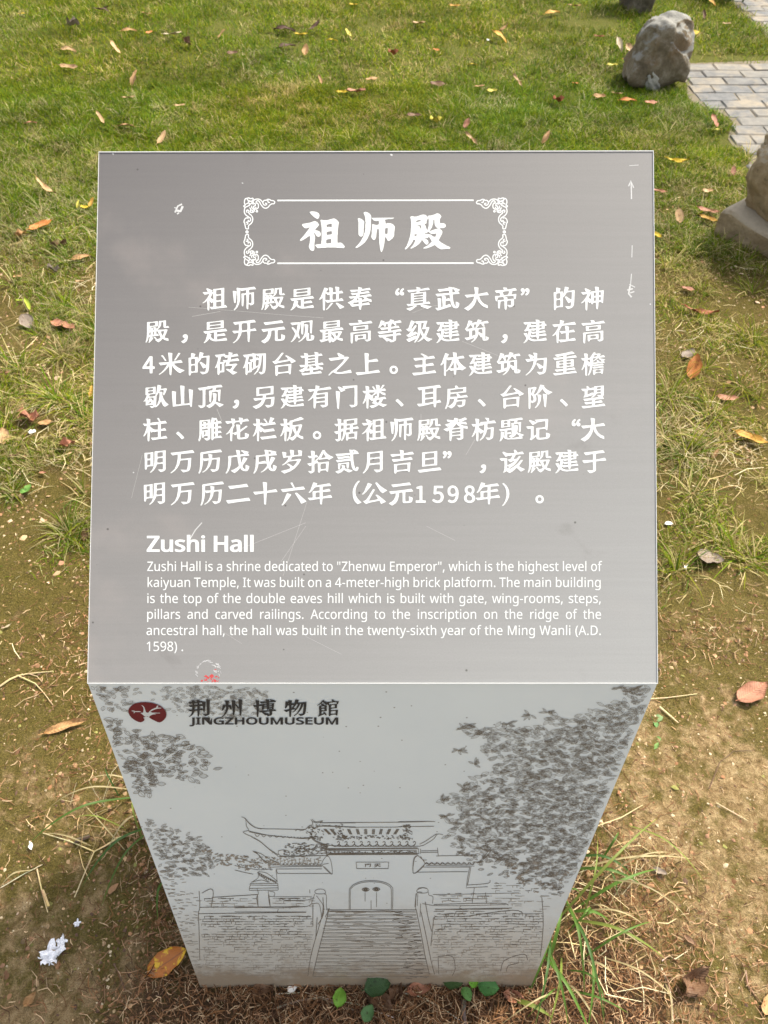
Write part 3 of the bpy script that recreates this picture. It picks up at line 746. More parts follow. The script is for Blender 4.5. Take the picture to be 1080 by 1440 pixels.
GLY['k神'] = ((86,-52,11,2,5,13,7,152,9,-18,17,-21,7,-2,19,12,3,0,3,-17,8,-16,5,-2,14,4,12,24,38,4,4,-12,4,-85,11,-18,9,0,6,4,8,47,7,69,41,6,14,-20,14,0,5,4,12,187,0,19,-3,6,-52,-8,-28,1,-2,13,3,42,-27,8,-36,3,-4,-6,13,-59,-4,-7,-23,-6,-50,-4,-7,-9,-26,4,-2,1,2,2,26,12,2,7,-85,38,-16,-6,-4,-6,25,-50,-38,-4,-40,0,-5,-3,2,-7,29,-33,71,14,5,-2,-14,-38,-26,-40,-28,-35,-38,-34,-2,-4,8,-5,10,4,30,17,19,20,4,-1,3,-42,0,-97,10,-19),(211,108,-2,8,2,48,33,3,2,-6,-1,-47,-8,-4),(296,118,-2,5,1,48,6,4,28,1,2,-5,-1,-48,-8,-4),(159,137,-33,22,-2,5,37,70,5,-26,0,-66,-2,-6),(211,193,-2,6,1,45,6,4,28,2,2,-6,-1,-47,-20,-5),(298,201,-4,5,1,47,8,4,26,2,2,-6,-1,-47),)
GLY['k，'] = ((66,-61,8,-1,30,17,18,19,9,19,9,33,0,26,-7,17,-12,10,-21,4,-14,-3,-12,-6,-13,-14,-1,-15,4,-10,7,-6,20,-5,-2,-16,-18,-20,-37,-21,2,-5),)
GLY['k开'] = ((12,-49,14,0,50,37,34,38,33,60,13,47,64,11,26,0,4,-4,5,-62,1,-89,12,-21,11,-1,6,3,15,177,17,4,55,3,32,5,-1,7,-24,34,-75,-20,-5,2,-3,52,4,57,90,8,2,6,-23,34,-5,3,-16,-1,-154,-23,-158,-15,-25,-5,1,-4,31,-38,64,13,4,-44,-4,-67,-92,-1,-17,-5,2,-7,29,-33,21,2,50,13,3,-4,-5,-37,-17,-50,-27,-43,-44,-35,-2,-5),(159,163,-5,48,0,42,4,22,8,4,40,7,43,-1,4,-39,0,-38,-4,-34,-43,-10),)
GLY['k元'] = ((45,-54,7,0,58,38,33,50,18,68,3,45,7,13,45,6,8,-2,3,-57,-2,-95,3,-12,9,-11,23,-5,64,5,38,7,17,11,5,8,8,21,4,40,-60,24,-4,-3,-1,-4,2,-55,-2,-18,-45,-7,-11,2,-2,7,-3,49,0,55,3,40,4,6,111,8,12,3,1,7,-22,33,-7,4,-192,-28,-180,-17,0,-7,31,-39,76,16,6,-3,-6,-48,-25,-53,-31,-33,-48,-27,-8,-6,3,-6),(65,253,162,24,128,12,9,3,3,4,-21,33,-10,5,-161,-24,-134,-12,-6,-2,1,-5),)
GLY['k观'] = ((9,-35,10,2,29,22,43,49,16,33,5,-2,8,-19,20,-23,12,0,6,4,-25,85,25,92,13,76,4,10,5,-55,0,-120,10,-22,9,-2,9,4,3,3,11,187,5,4,50,10,40,0,6,-5,3,-54,1,-111,11,-21,12,-1,6,3,13,191,0,22,-2,5,-7,2,-88,-14,-87,-5,-9,-5,-3,-14,-28,4,-102,-4,-46,-5,1,-5,31,-37,85,17,5,0,0,-3,-19,-112,-5,3,-18,31,-36,33,-7,1,-18,-8,1,-5,35,-47,26,-52,-14,-38,-19,-40,-18,-31,-24,-26,0,-5),(132,-33,8,-1,7,3,47,29,46,43,25,30,2,-16,-2,-43,4,-14,8,-6,14,-4,52,3,26,6,18,13,10,26,2,33,-9,6,-42,15,-5,-1,-2,-6,0,-66,-5,-4,-19,-2,-5,4,-4,47,2,54,-5,5,-14,-2,-4,4,11,130,-2,6,-40,9,-23,0,-1,-10,14,-66,0,-19,-3,-35,-16,-56,-35,-61,-61,-47,-2,-4),)
GLY['k最'] = ((167,-42,15,2,10,23,26,-17,9,1,33,21,29,30,19,-11,35,-13,29,-6,19,3,-5,37,-43,4,-14,6,-4,5,50,92,2,7,-3,4,-21,4,-137,-10,-17,0,-4,5,3,9,10,4,192,18,2,6,-21,29,-14,2,-177,-25,-182,-17,-9,-5,25,-34,7,-1,14,4,4,-2,3,-64,-3,-61,-49,-3,-3,-2,1,-5,28,-33,5,-2,118,36,6,-25,7,-14),(97,14,-2,12,2,18,50,6,2,-16,-3,-8),(232,21,-24,26,-12,1,-1,59,2,6,19,-23,35,-52,-1,-7),(286,59,-16,26,-8,27,3,3,21,5,29,0,1,-6,-8,-24,-17,-30),(97,68,-2,13,2,15,45,6,6,-2,1,-22,-4,-4),(97,120,-2,10,2,15,45,6,6,-2,-1,-24),(63,192,6,-2,125,18,126,10,18,4,3,8,-2,14,0,92,-5,2,-144,-20,-107,-8,-19,-4,-2,-8),(109,217,-2,22,9,7,102,14,71,5,4,-5,0,-21,-4,-4,-92,-14),(109,264,-2,22,5,7,96,14,74,5,9,-1,2,-3,-1,-22,-8,-4,-80,-12),)
GLY['k高'] = ((49,-56,11,2,4,5,10,142,4,10,10,3,120,17,90,7,24,-1,4,-55,-3,-64,-6,-2,-45,2,-4,-1,-2,-4,37,-30,33,8,26,15,7,7,3,14,-3,19,1,121,-22,0,-151,-21,-152,-12,-14,-4,-2,-6,4,-52,0,-97,10,-20),(122,-23,13,2,8,12,4,12,5,4,56,10,81,6,2,8,-1,69,-11,2,-89,-14,-60,-2,-26,-5,5,-85,6,-14),(152,30,-2,30,4,6,45,10,46,-2,1,-31,-4,-4,-45,-10),(78,154,17,0,111,16,117,10,4,5,-1,71,-9,2,-111,-16,-125,-10,-4,-2,-1,-7),(126,179,-2,32,6,6,83,12,59,3,7,-5,0,-26,-4,-6,-76,-12),(32,242,198,28,151,14,14,3,3,4,-24,35,-142,-27,-5,3,-3,15,-8,13,-12,4,-45,2,-6,-5,14,-19,4,-16,-3,-4,-144,-8,-21,-3,-1,-6,24,-30),)
GLY['k等'] = ((218,-37,42,7,31,17,10,9,5,14,2,69,61,4,25,5,-3,9,-22,28,-59,-17,-4,4,2,29,94,9,2,6,-21,31,-37,-5,-114,-23,-7,1,-2,4,0,26,4,4,140,14,0,5,-24,30,-42,-6,-74,-16,-4,4,0,19,14,35,16,3,10,-6,31,-34,14,1,4,8,-6,28,2,8,73,7,19,4,0,5,-21,30,-10,0,-104,-22,-2,6,11,12,-2,5,-59,15,-6,-6,-12,-28,-86,-21,-4,2,1,5,10,11,-4,5,-52,15,-5,-1,-6,-9,-29,-88,-16,-26,8,-2,12,2,24,19,35,37,7,-4,24,-36,14,1,5,5,2,38,43,3,1,-3,-16,-19,11,-10,-1,-24,-130,-6,-5,-1,-1,-4,25,-32,5,-3,106,19,2,-32,-7,-4,-75,-2,-93,-8,-3,-2,1,-5,23,-28,5,-4,8,-1,217,33,7,-5,0,-26,-5,-4,-21,-2,-217,-15,-5,-1,-2,-4,30,-36,40,4,15,-16,28,-23,28,-33,38,16),(234,5,-9,1,-9,9,-97,35,21,6,116,16,2,-5,-1,-59,-6,-5),)
GLY['k级'] = ((127,-42,11,0,7,4,31,41,24,45,17,40,8,44,11,-30,23,-40,0,-5,-25,-34,-32,-32,-26,-14,2,-5,12,-2,28,13,42,26,29,26,13,-18,31,-31,27,-11,7,2,30,21,31,17,-2,6,-32,5,-56,22,-14,16,0,7,32,67,24,73,-4,4,-16,3,-38,-4,-4,4,9,52,18,47,-1,7,-36,0,-154,-9,-19,-6,-54,22,-10,-2,-42,-123,-14,-15,-22,-4,-5,-5,5,-7,38,-31,12,2,24,16,4,-1,0,-2,-14,-26,-19,-27,-19,-13,-26,-6,-1,-6,37,-34,7,-2,38,19,104,45,-1,-14,-9,-30,-4,0,-12,12,-7,-1,-140,-58,-11,-6,-2,-4,36,-38,8,-3,118,56,2,-1,-4,-10,-29,-47,0,-5),(289,92,-36,69,-15,45,4,76,9,6,28,3,7,-5,-12,-52,-16,-42,0,-8,17,-2,35,5,12,-2,-4,-26),(178,113,-29,31,-26,-10,-28,-16,-3,1,72,118,0,8,-17,4,-9,-1,-20,-23,-16,-26,-24,-8,-7,1,29,54,35,59,16,-14,15,-19,5,-1,21,5,2,-4,-5,-94,-7,-55),)
GLY['k建'] = ((8,-49,11,-1,36,24,33,39,5,-1,26,-18,40,-10,31,-3,125,7,59,5,23,5,-10,38,-4,4,-118,-27,-52,-5,-38,3,-35,10,-28,22,7,24,4,-1,19,-20,78,15,4,-4,4,-21,7,-14,4,-4,10,-1,8,5,11,40,4,6,107,8,18,5,-18,28,-7,5,-93,-21,-7,1,-2,3,0,22,5,4,92,7,13,5,-16,26,-7,5,-80,-18,-5,0,-2,4,0,21,5,4,28,7,54,4,3,6,1,45,11,4,27,3,-20,31,-15,-2,-3,2,-1,33,-3,7,-47,-7,-33,1,-4,4,-1,22,-26,6,-33,3,-4,-3,8,-19,2,-16,-3,-4,-41,2,-42,-3,-17,2,-14,-4,-68,0,-30,-5,1,-5,26,-32,7,0,36,9,3,-3,-15,-42,-12,-24,-16,-26,-15,-9,0,-8,19,-13,17,9,12,4,21,2,4,-4,-10,-64,-4,-10,-12,32,-4,4,-45,1,-9,-3,2,-7,46,-73,-21,-45,-13,-19,-17,-14),(126,84,-1,6,10,35,24,-21,57,12,6,-2,0,-24,-4,-4),(138,139,3,29,4,7,16,-18,57,13,4,-4,0,-21,-4,-5),(97,186,-2,2,1,6,15,36,5,4,17,-19,7,-4,73,14,9,-2,-2,-26,-80,-3,-12,-6),(272,203,-2,10,2,18,33,5,8,-2,1,-21,-2,-7),(123,248,0,6,19,33,24,-19,52,11,4,-4,0,-19,-4,-4),(272,257,-2,11,2,17,36,5,5,-1,-1,-27,-11,-4),)
GLY['k筑'] = ((105,-37,14,2,47,33,34,43,17,35,6,28,11,-10,34,-47,24,5,2,-37,4,-12,7,-8,15,-4,37,2,19,6,13,9,8,16,4,19,-46,20,-5,1,-4,-4,8,-38,-8,-4,-5,4,-2,35,1,159,-6,2,-85,-14,-67,-2,-9,-5,-7,9,-13,2,-6,45,1,7,4,2,38,3,5,-2,-6,-26,-16,-26,7,-6,10,0,7,5,31,32,18,28,7,4,17,-2,38,-45,16,-2,4,2,2,5,-10,33,0,15,59,4,20,5,-2,7,-18,27,-12,1,-95,-21,-1,9,9,15,-1,5,-23,8,-36,8,-6,-5,-13,-43,-11,5,-76,-19,0,10,11,16,-2,5,-49,14,-13,0,-36,-113,-24,-33,33,-39,38,8,1,-99,-6,-7,-64,-8,-10,-3,-1,-3,42,-39,125,43,0,-7,-18,-31,-40,-30,-1,-5),(121,67,-4,21,0,45,3,28,39,5,16,-2,2,-41,-3,-37,-3,-3,-7,6,-5,-1),(286,109,-49,25,-13,4,1,41,33,8,34,-2,4,-73,-2,-5),(36,191,0,3,29,29,21,29,7,3,9,-2,30,-49,-54,-11),)
GLY['k在'] = ((87,-49,13,1,4,4,1,30,4,12,14,-13,14,-20,8,-2,125,20,109,10,20,5,-2,7,-19,29,-6,4,-88,-22,-6,1,-3,52,3,57,23,4,78,5,5,5,-22,34,-5,3,-75,-19,-2,27,2,40,-24,7,-38,5,-5,-3,-1,-4,10,-48,2,-30,-6,-2,-30,2,-60,-2,-4,-2,-2,-3,32,-38,67,13,7,-1,1,-107,-8,-4,-83,0,-28,-3,-5,5,10,144,20,45,24,40,21,5,216,19,2,2,0,5,-24,35,-4,2,-26,-4,-156,-30,-4,2,-1,4,5,17,11,19,-1,7,-65,17,-5,-5,0,-33,-4,-34,-74,-2,-44,-2,-7,-3,1,-4,32,-37,66,13,4,-2,-11,-36,-29,-47,-29,-40,-34,-31,4,-6,7,0,33,17,19,18,4,-1,5,-56,1,-76,8,-19),)
GLY['k4'] = ((134,-7,37,0,5,3,3,75,32,3,5,7,-2,33,-6,2,-26,1,-4,4,0,168,-2,7,-5,2,-41,0,-7,-3,-122,-191,-1,-23,5,-7,121,-2,2,-72,1,-4),(64,117,0,6,53,81,13,26,-3,-111,-6,-2),)
GLY['k米'] = ((195,-40,11,0,5,7,7,78,2,86,21,-36,29,-34,45,-42,40,-23,9,1,33,22,33,17,3,5,-5,5,-49,16,-50,26,-45,31,-27,35,3,4,140,14,1,6,-22,33,-5,4,-7,0,-140,-28,-2,5,0,85,5,50,-10,6,-59,8,-2,-3,0,-11,11,-102,2,-45,-143,-7,-30,-5,1,-4,31,-40,107,20,5,-2,-20,-40,-37,-51,-43,-45,-40,-27,-3,-5,8,-4,11,2,43,28,45,38,50,52,21,38,2,-144,8,-19),(111,199,15,3,2,6,-37,60,-24,30,-24,-5,-3,-4,2,-5,32,-34,24,-39,8,-10),(263,206,14,1,10,11,76,106,2,5,-3,4,-24,3,-9,-5,-33,-61,-34,-52,-3,-10),)
GLY['k砖'] = ((51,-35,11,0,7,5,12,34,66,8,8,5,-1,130,3,21,2,4,31,7,1,-6,-18,-57,2,-6,71,11,47,-2,-11,-29,-29,-37,-21,8,-31,7,-16,-8,2,-8,62,-41,45,-39,9,-5,67,38,2,5,-3,2,-42,11,-31,18,37,56,37,41,4,7,-2,4,-26,7,-86,-13,-18,0,-4,4,7,38,5,5,133,11,24,5,0,5,-21,31,-7,4,-111,-24,-5,0,-2,3,9,43,123,12,0,6,-21,33,-8,2,-78,-20,-1,9,10,21,-3,5,-60,12,-5,-7,2,-31,-2,-17,-49,2,-17,24,-7,3,-73,-14,-71,-5,-13,-5,1,-4,28,-34,29,5,-6,-42,-15,-58,-15,-39,-21,-40,3,-5,7,-1,31,20,1,-116),(81,33,-2,8,0,106,4,4,26,3,4,-2,1,-5,-1,-106,-9,-7),(86,180,-2,5,7,42,13,48,48,4,21,-26,5,-2,35,9,4,-2,-9,-43,-75,0,-4,-4,17,-21,-1,-4),)
GLY['k砌'] = ((48,-35,12,0,6,5,12,34,62,10,5,33,7,-3,4,1,90,55,3,-3,-2,-4,-21,-62,-50,-57,4,-4,12,2,57,54,34,69,5,19,17,83,6,92,1,3,15,3,7,-1,2,-3,0,-71,-5,-127,-7,-62,-4,-15,-5,-3,-31,4,-21,0,-5,-2,4,-7,34,-35,21,5,31,16,10,9,13,31,5,52,5,158,0,76,-2,8,-159,-8,-66,11,-4,-4,-1,-14,-7,8,-4,0,-67,-13,-75,-7,2,-10,24,-28,7,-3,16,4,4,-1,-4,-36,-15,-61,-14,-43,-20,-40,3,-5,6,-1,31,22,1,-2,1,-113),(78,33,-2,5,1,107,4,6,16,2,5,-6,0,-109,-5,-4),(145,51,-5,46,3,78,4,7,17,8,4,-34,-3,-61,-7,-26),(211,103,-3,51,2,54,22,9,28,4,2,-34,-7,-57,-4,-4,-26,-12),(81,179,-2,6,5,33,13,56,7,3,52,1,5,-18,1,-30,-10,-4,-38,-4,-9,-4,2,-5,25,-23,0,-5),(260,241,-21,21,-19,-8,-9,-7,-2,30,3,21,4,7,23,-27,25,4,1,-38,-2,-4),)
GLY['k台'] = ((82,-52,11,1,4,4,15,28,96,14,78,5,11,-11,8,-16,17,3,5,29,10,144,-6,2,-125,-18,-125,-9,-17,-4,-2,-6,4,-47,0,-95,9,-19),(112,11,-3,11,3,76,99,16,76,2,1,-80,-3,-7,-84,-14,-63,-5),(57,149,10,-2,45,15,63,15,135,24,5,-2,17,-35,6,-4,67,31,5,3,2,5,-78,52,-69,39,-14,5,-17,-6,-2,-5,32,-26,15,-28,-1,-5,-81,-18,-83,-10,-2,4,14,22,78,106,1,5,-6,4,-21,0,-10,-6,-56,-73,-43,-49,-21,-12,-34,-8,5,-8),)
GLY['k基'] = ((58,-44,158,23,151,14,9,5,-18,28,-8,7,-120,-25,-5,1,-2,6,2,34,92,8,4,5,-9,16,38,-18,33,-7,8,2,0,28,-3,7,-54,17,-15,9,-7,12,74,7,18,5,-1,7,-22,28,-64,-17,-4,3,-3,43,3,75,2,4,12,3,59,4,0,6,-20,28,-9,2,-40,-13,-2,7,2,16,-5,6,-61,9,-2,-5,11,-31,0,-9,-2,-2,-73,-12,-43,0,-4,4,3,21,-3,7,-62,8,-2,-5,8,-22,1,-19,-61,1,-9,-3,1,-5,29,-32,43,11,3,-2,3,-59,-2,-62,-7,-4,-28,2,-52,-2,-5,-1,-2,-4,28,-34,62,11,2,-3,-12,-16,-24,-16,-59,-26,-2,-6,54,-33,33,19,17,17,17,-9,56,12,5,0,2,-4,0,-33,-4,-4,-140,-6,-3,-4,2,-5,22,-28),(123,70,-1,4,23,38,59,11,54,2,30,-30,-4,-3,-57,-16,-2,7,3,14,-3,4,-61,11,-4,-5,8,-17,1,-19),(140,139,-2,22,5,5,65,11,50,3,7,-5,0,-21,-5,-4,-78,-12),(140,189,-2,22,4,6,90,12,28,0,5,-4,0,-19,-5,-5,-63,-11),(142,239,-4,3,0,18,7,7,59,10,54,2,7,-4,0,-19,-5,-4,-75,-12),)
GLY['k之'] = ((16,-44,13,1,36,36,18,15,10,3,37,-20,22,-7,23,-3,67,3,137,14,23,5,1,5,-15,37,-7,7,-144,-39,-57,-3,-26,6,-11,8,5,10,90,85,40,42,73,88,6,9,-2,4,-28,10,-69,-6,-2,2,3,2,19,9,-1,7,-95,50,-18,-6,-4,-6,20,-38,8,-18,-1,-6,-168,-16,-2,-4,2,-5,26,-33,7,-3,213,33,13,-2,-28,-47,-30,-32,-47,-48,-53,-45,-23,-18,-30,-15,-55,-62,-2,-6),)
GLY['k上'] = ((26,-40,17,0,187,28,175,19,-1,8,-22,33,-6,3,-156,-31,-7,0,-2,4,-2,97,3,54,15,5,149,13,1,6,-21,33,-6,4,-7,1,-130,-28,-2,56,5,38,-2,19,-6,4,-23,5,-38,4,-2,-6,16,-312,-7,-4,-132,-5,-24,-4,0,-6),)
GLY['k。'] = ((74,-30,30,5,18,11,17,22,6,23,-4,29,-14,23,-23,15,-26,6,-26,-5,-21,-14,-15,-21,-6,-28,6,-26,13,-20,21,-14),(67,5,-12,8,-7,11,-1,24,8,13,9,6,12,4,14,-3,10,-6,7,-10,4,-16,-3,-12,-6,-10,-12,-8,-12,-3),)
GLY['k主'] = ((28,-44,20,0,170,25,170,17,16,5,-21,35,-7,6,-144,-29,-6,2,-3,12,0,64,4,19,135,11,6,5,-23,36,-7,4,-111,-24,-4,17,0,52,3,14,16,5,138,12,3,2,-1,5,-22,34,-10,2,-97,-21,5,11,-5,5,-92,46,-17,-6,-2,-2,0,-5,39,-26,18,-26,0,-6,-156,-8,-25,-5,8,-14,24,-28,123,21,4,-33,-4,-53,-116,-4,-19,-3,-1,-4,27,-37,5,-3,104,19,4,-38,-3,-57,-36,-4,-45,-1,-90,-6,-4,-3,1,-5),)
GLY['k体'] = ((74,-52,12,1,4,4,4,69,15,4,38,32,7,-2,19,-24,50,11,5,-57,10,-16,11,-3,8,5,8,38,3,33,4,6,64,5,7,-2,19,-13,70,42,-2,7,-41,24,-47,44,-27,33,-17,43,3,4,9,2,92,8,3,7,-22,33,-9,2,-99,-23,-2,5,1,64,-9,4,-52,8,-4,-3,-1,-5,9,-42,3,-36,-104,-4,-3,2,6,14,22,33,1,7,-47,17,-12,2,-3,-2,-53,-151,-28,-45,6,-7,10,2,26,19,11,16,3,2,1,-1,3,-19,0,-175,10,-19),(95,36,-2,5,7,170,4,23,5,-1,14,-20,5,-3,69,15,1,-5,-13,-46,-26,-55,-33,-55),(216,74,-54,2,53,80,10,28,2,-28,-2,-78,-2,-5),(272,80,-4,48,0,56,13,-37,27,-52,-3,-3),)
GLY['k为'] = ((13,-42,13,-1,67,54,55,67,33,64,18,66,57,12,33,2,29,-2,-1,-61,-6,-50,-10,2,-83,50,-21,-4,-4,-8,53,-85,62,24,2,-14,-8,-40,-6,-17,-5,-4,-80,4,-7,-1,-2,-4,44,-44,33,7,38,14,21,14,13,26,9,47,9,156,-2,24,-88,-12,-73,-3,-2,50,4,33,-7,6,-28,6,-24,3,-9,-3,15,-52,-1,-7,-71,35,-23,-7,-1,-7,20,-30,15,-34,-84,-5,-1,-6,27,-36,9,-4,97,19,4,-1,0,-9,-8,-46,-26,-65,-39,-62,-59,-52,-4,-7),(123,236,-2,1,7,5,19,8,6,-1,-1,-13),)
GLY['k重'] = ((25,-44,18,0,173,25,174,17,11,5,-17,28,-10,5,-144,-27,-5,0,-2,3,0,26,4,4,137,13,12,5,-18,28,-5,4,-126,-24,-4,6,0,16,4,5,50,9,64,3,6,5,1,9,-2,109,-15,0,-52,-9,-52,-3,-4,5,1,19,25,4,144,12,7,5,-19,30,-5,3,-149,-28,-4,4,1,24,6,4,125,22,7,3,2,4,-40,29,-9,2,-128,-30,-146,-25,-10,-4,2,-5,15,-11,13,-15,8,-3,105,22,0,-24,-10,-4,-154,-7,-8,-5,21,-29,8,-6,133,22,10,-2,1,-16,-4,-5,-43,-9,-68,-5,-5,-5,0,-7,2,-109,14,0,52,10,50,0,2,-7,-2,-19,-137,-7,-7,-5,23,-28,8,-5,113,19,2,-26,-2,-6,-12,-3,-156,-9,-4,-3,1,-5),(104,104,-2,10,2,19,38,9,32,-2,1,-24,-4,-6,-36,-8),(225,118,-2,22,4,7,29,7,33,2,10,-2,-1,-29,-35,-8),(104,156,-2,10,2,17,34,9,36,-2,1,-24,-4,-5,-29,-7),(225,167,-2,25,4,6,38,8,34,-2,1,-24,-4,-6,-38,-8),)
GLY['k檐'] = ((75,-49,15,-2,4,7,5,80,1,102,2,6,19,-36,24,10,2,-4,-2,-47,-12,-57,-23,-50,4,-4,14,2,32,54,17,52,14,62,6,-3,11,-13,5,-1,81,14,73,6,12,4,-12,21,-7,4,-95,-16,-61,-5,-13,3,3,4,10,3,85,14,109,12,-1,5,-16,19,-21,0,40,23,2,6,-99,22,-10,-2,-3,-7,58,-42,-1,-5,-37,-8,-12,17,-19,15,-19,-6,5,-16,1,-14,-2,-2,-37,-5,-28,0,-5,5,3,7,80,55,2,4,-4,7,4,2,120,12,2,5,-18,25,-9,2,-59,-14,-2,3,3,10,13,19,-2,5,-26,6,-59,-7,-5,5,1,19,-25,2,-6,-4,-60,-89,-35,-4,-5,5,0,64,-19,7,-38,3,-2,-7,9,-45,2,-29,-7,-2,-49,2,-6,-4,27,-35,7,-1,21,6,3,-4,-5,-30,-14,-50,-17,-48,-16,-30,7,-6,8,4,33,42,11,34,2,4,2,-2,1,-156),(208,-33,10,-1,7,2,15,23,49,10,40,0,7,-5,7,-13,17,1,13,80,-1,7,-5,2,-85,-14,-59,-2,-26,-5,-2,-7,5,-61),(244,10,-4,2,-1,10,0,15,5,5,40,9,40,-1,5,-2,0,-24,-5,-6,-38,-9),(207,71,18,1,76,14,73,5,5,2,1,4,-16,21,-4,1,-88,-15,-80,-5,-6,-4),(145,170,-38,34,-3,9,3,8,43,4,2,-5,-2,-47),(197,201,-3,3,0,14,0,21,3,5,33,5,23,0,-2,-5,-26,-24),(213,270,-2,2,2,13,7,12,29,4,18,0,-2,-18,-5,-8),)
GLY['k歇'] = ((139,-42,17,3,41,19,1,-8,8,-2,14,7,29,26,27,38,22,38,16,-45,11,-22,9,-12,23,-20,7,0,59,35,-2,6,-31,22,-28,31,-28,48,-17,53,2,50,-9,4,-40,5,-4,5,6,13,9,4,34,7,26,-4,-2,-32,-9,-33,6,-19,12,0,27,50,18,54,0,7,-24,5,-42,-9,-36,0,-2,9,11,38,-1,7,-57,13,-4,-3,-3,-15,-10,-82,-7,-36,-18,-42,8,-7,-61,-12,-43,-1,-6,3,-1,5,4,19,6,6,38,8,59,5,1,118,-6,3,-80,-13,-64,-3,-19,-4,-1,-118,3,-3,14,0,1,-13,-6,-19,-18,-37,-11,-18,-19,-21,9,-4,26,11,2,-2,3,-26,-3,-40,5,-6,61,8,59,2,3,-7,-3,-12,-5,-4,-33,4,-16,-2,0,-5,23,-23),(201,-16,6,16,5,31,8,116,-2,17,42,59,5,-6,6,-20,-1,-43,-10,-62,-22,-63),(78,27,0,7,26,20,12,19,5,-3,6,-13,10,-12,-2,-4),(166,41,-4,4,4,3,2,-3),(78,65,-3,23,-8,7,9,29,54,12,38,-1,5,-2,0,-31,-5,-23,-26,16,-2,7,4,10,-4,2,-43,8,-6,-8),(83,201,-5,5,0,24,3,4,38,8,37,0,7,-3,1,-23,-3,-5,-42,-10),(83,253,-4,3,-1,7,0,19,5,4,38,8,38,0,4,-3,1,-23,-3,-5,-42,-10),)
GLY['k山'] = ((337,-23,14,2,4,19,17,255,-3,11,-57,11,-7,-1,-4,-4,11,-140,5,-78,-2,-9,-38,-9,-47,-2,-4,2,-1,9,0,187,5,92,-7,6,-22,5,-35,5,-6,-2,-1,-16,16,-289,-7,-6,-40,-8,-40,1,-4,4,-1,125,4,83,-4,4,-26,5,-31,5,-6,-2,-1,-34,14,-217,3,-7,7,-2,147,20,122,10,6,-2,12,-28),)
GLY['k顶'] = ((40,-42,8,-2,35,10,24,16,13,16,-1,173,2,16,0,76,5,8,61,4,10,9,45,11,4,-4,-3,-23,-4,-11,-47,-6,-9,-7,-1,-33,5,-55,0,-80,10,-20,14,-1,4,5,14,165,55,11,46,-2,6,-73,0,-71,10,-18,11,-1,6,3,4,21,10,173,-5,2,-50,-9,-28,0,-4,4,11,37,99,8,6,2,0,8,-20,29,-17,1,-113,-18,-97,-8,-10,-8,-23,-5,-132,-17,1,-5,31,-37,43,11,4,-5,3,-42,0,-152,-3,-61,-6,-4,-62,4,-6,-3,3,-7),(184,-40,10,1,59,37,28,36,5,3,30,-22,44,-41,66,38,0,5,-5,3,-125,43,7,46,5,78,-3,15,-37,9,-22,2,-5,-2,14,-83,-2,-28,-4,-12,-14,-26,-23,-24,-15,-12,-62,-30,3,-6),)
GLY['k另'] = ((45,-56,7,-1,52,23,29,19,28,27,19,29,8,14,18,49,26,7,28,5,49,-2,-2,-43,-5,-33,-7,-26,-6,-5,-78,3,-6,-2,3,-8,31,-31,7,-4,26,5,45,15,20,13,8,14,8,31,7,66,1,38,-6,2,-87,-13,-50,-3,-4,5,2,30,6,7,46,9,54,3,22,5,2,130,-3,8,-12,1,-130,-18,-130,-10,-13,-5,0,-137,9,-2,52,9,45,2,3,-4,-2,-31,-4,-6,-123,-5,-32,-5,25,-36,7,-4,107,19,3,-3,-10,-31,-29,-29,-42,-25,-73,-26,2,-5,28,-18),(107,192,-4,2,-1,5,2,79,97,15,96,5,3,-42,-4,-43,-97,-16),)
GLY['k有'] = ((113,-49,10,1,4,4,11,75,7,11,75,12,69,2,2,-11,-2,-35,-69,0,-9,-2,4,-8,36,-34,45,10,36,22,7,26,-3,19,0,147,3,23,-3,9,-14,1,-118,-17,-48,-2,-5,4,12,41,5,4,230,23,1,6,-23,33,-7,2,-179,-33,-2,10,11,21,0,7,-26,9,-38,8,-5,-5,2,-22,-4,-34,-12,-3,-73,0,-42,-5,1,-5,32,-35,70,14,5,-2,-12,-36,-27,-47,-28,-38,-39,-35,5,-5,7,0,16,9,36,24,26,30,4,-37,0,-133,9,-18),(142,68,-2,34,5,7,85,14,54,2,7,-4,0,-33,-5,-5,-66,-11),(142,137,-2,34,5,6,75,12,64,3,7,-5,0,-31,-5,-6,-75,-12),)
GLY['k门'] = ((48,-56,12,0,4,7,17,276,-1,5,-6,4,-57,9,-3,-1,-2,-7,2,-47,17,-164,2,-59,8,-19),(274,-30,8,-2,45,10,35,20,9,12,3,16,-2,67,1,243,-4,3,-28,0,-213,-15,-7,-4,0,-5,15,-17,11,-19,-80,41,-19,-5,-4,-5,3,-7,48,-73,7,-4,69,33,0,6,-20,12,164,28,11,-2,3,-142,-3,-16,0,-116,-3,-14,-6,-5,-68,3,-12,-3),)
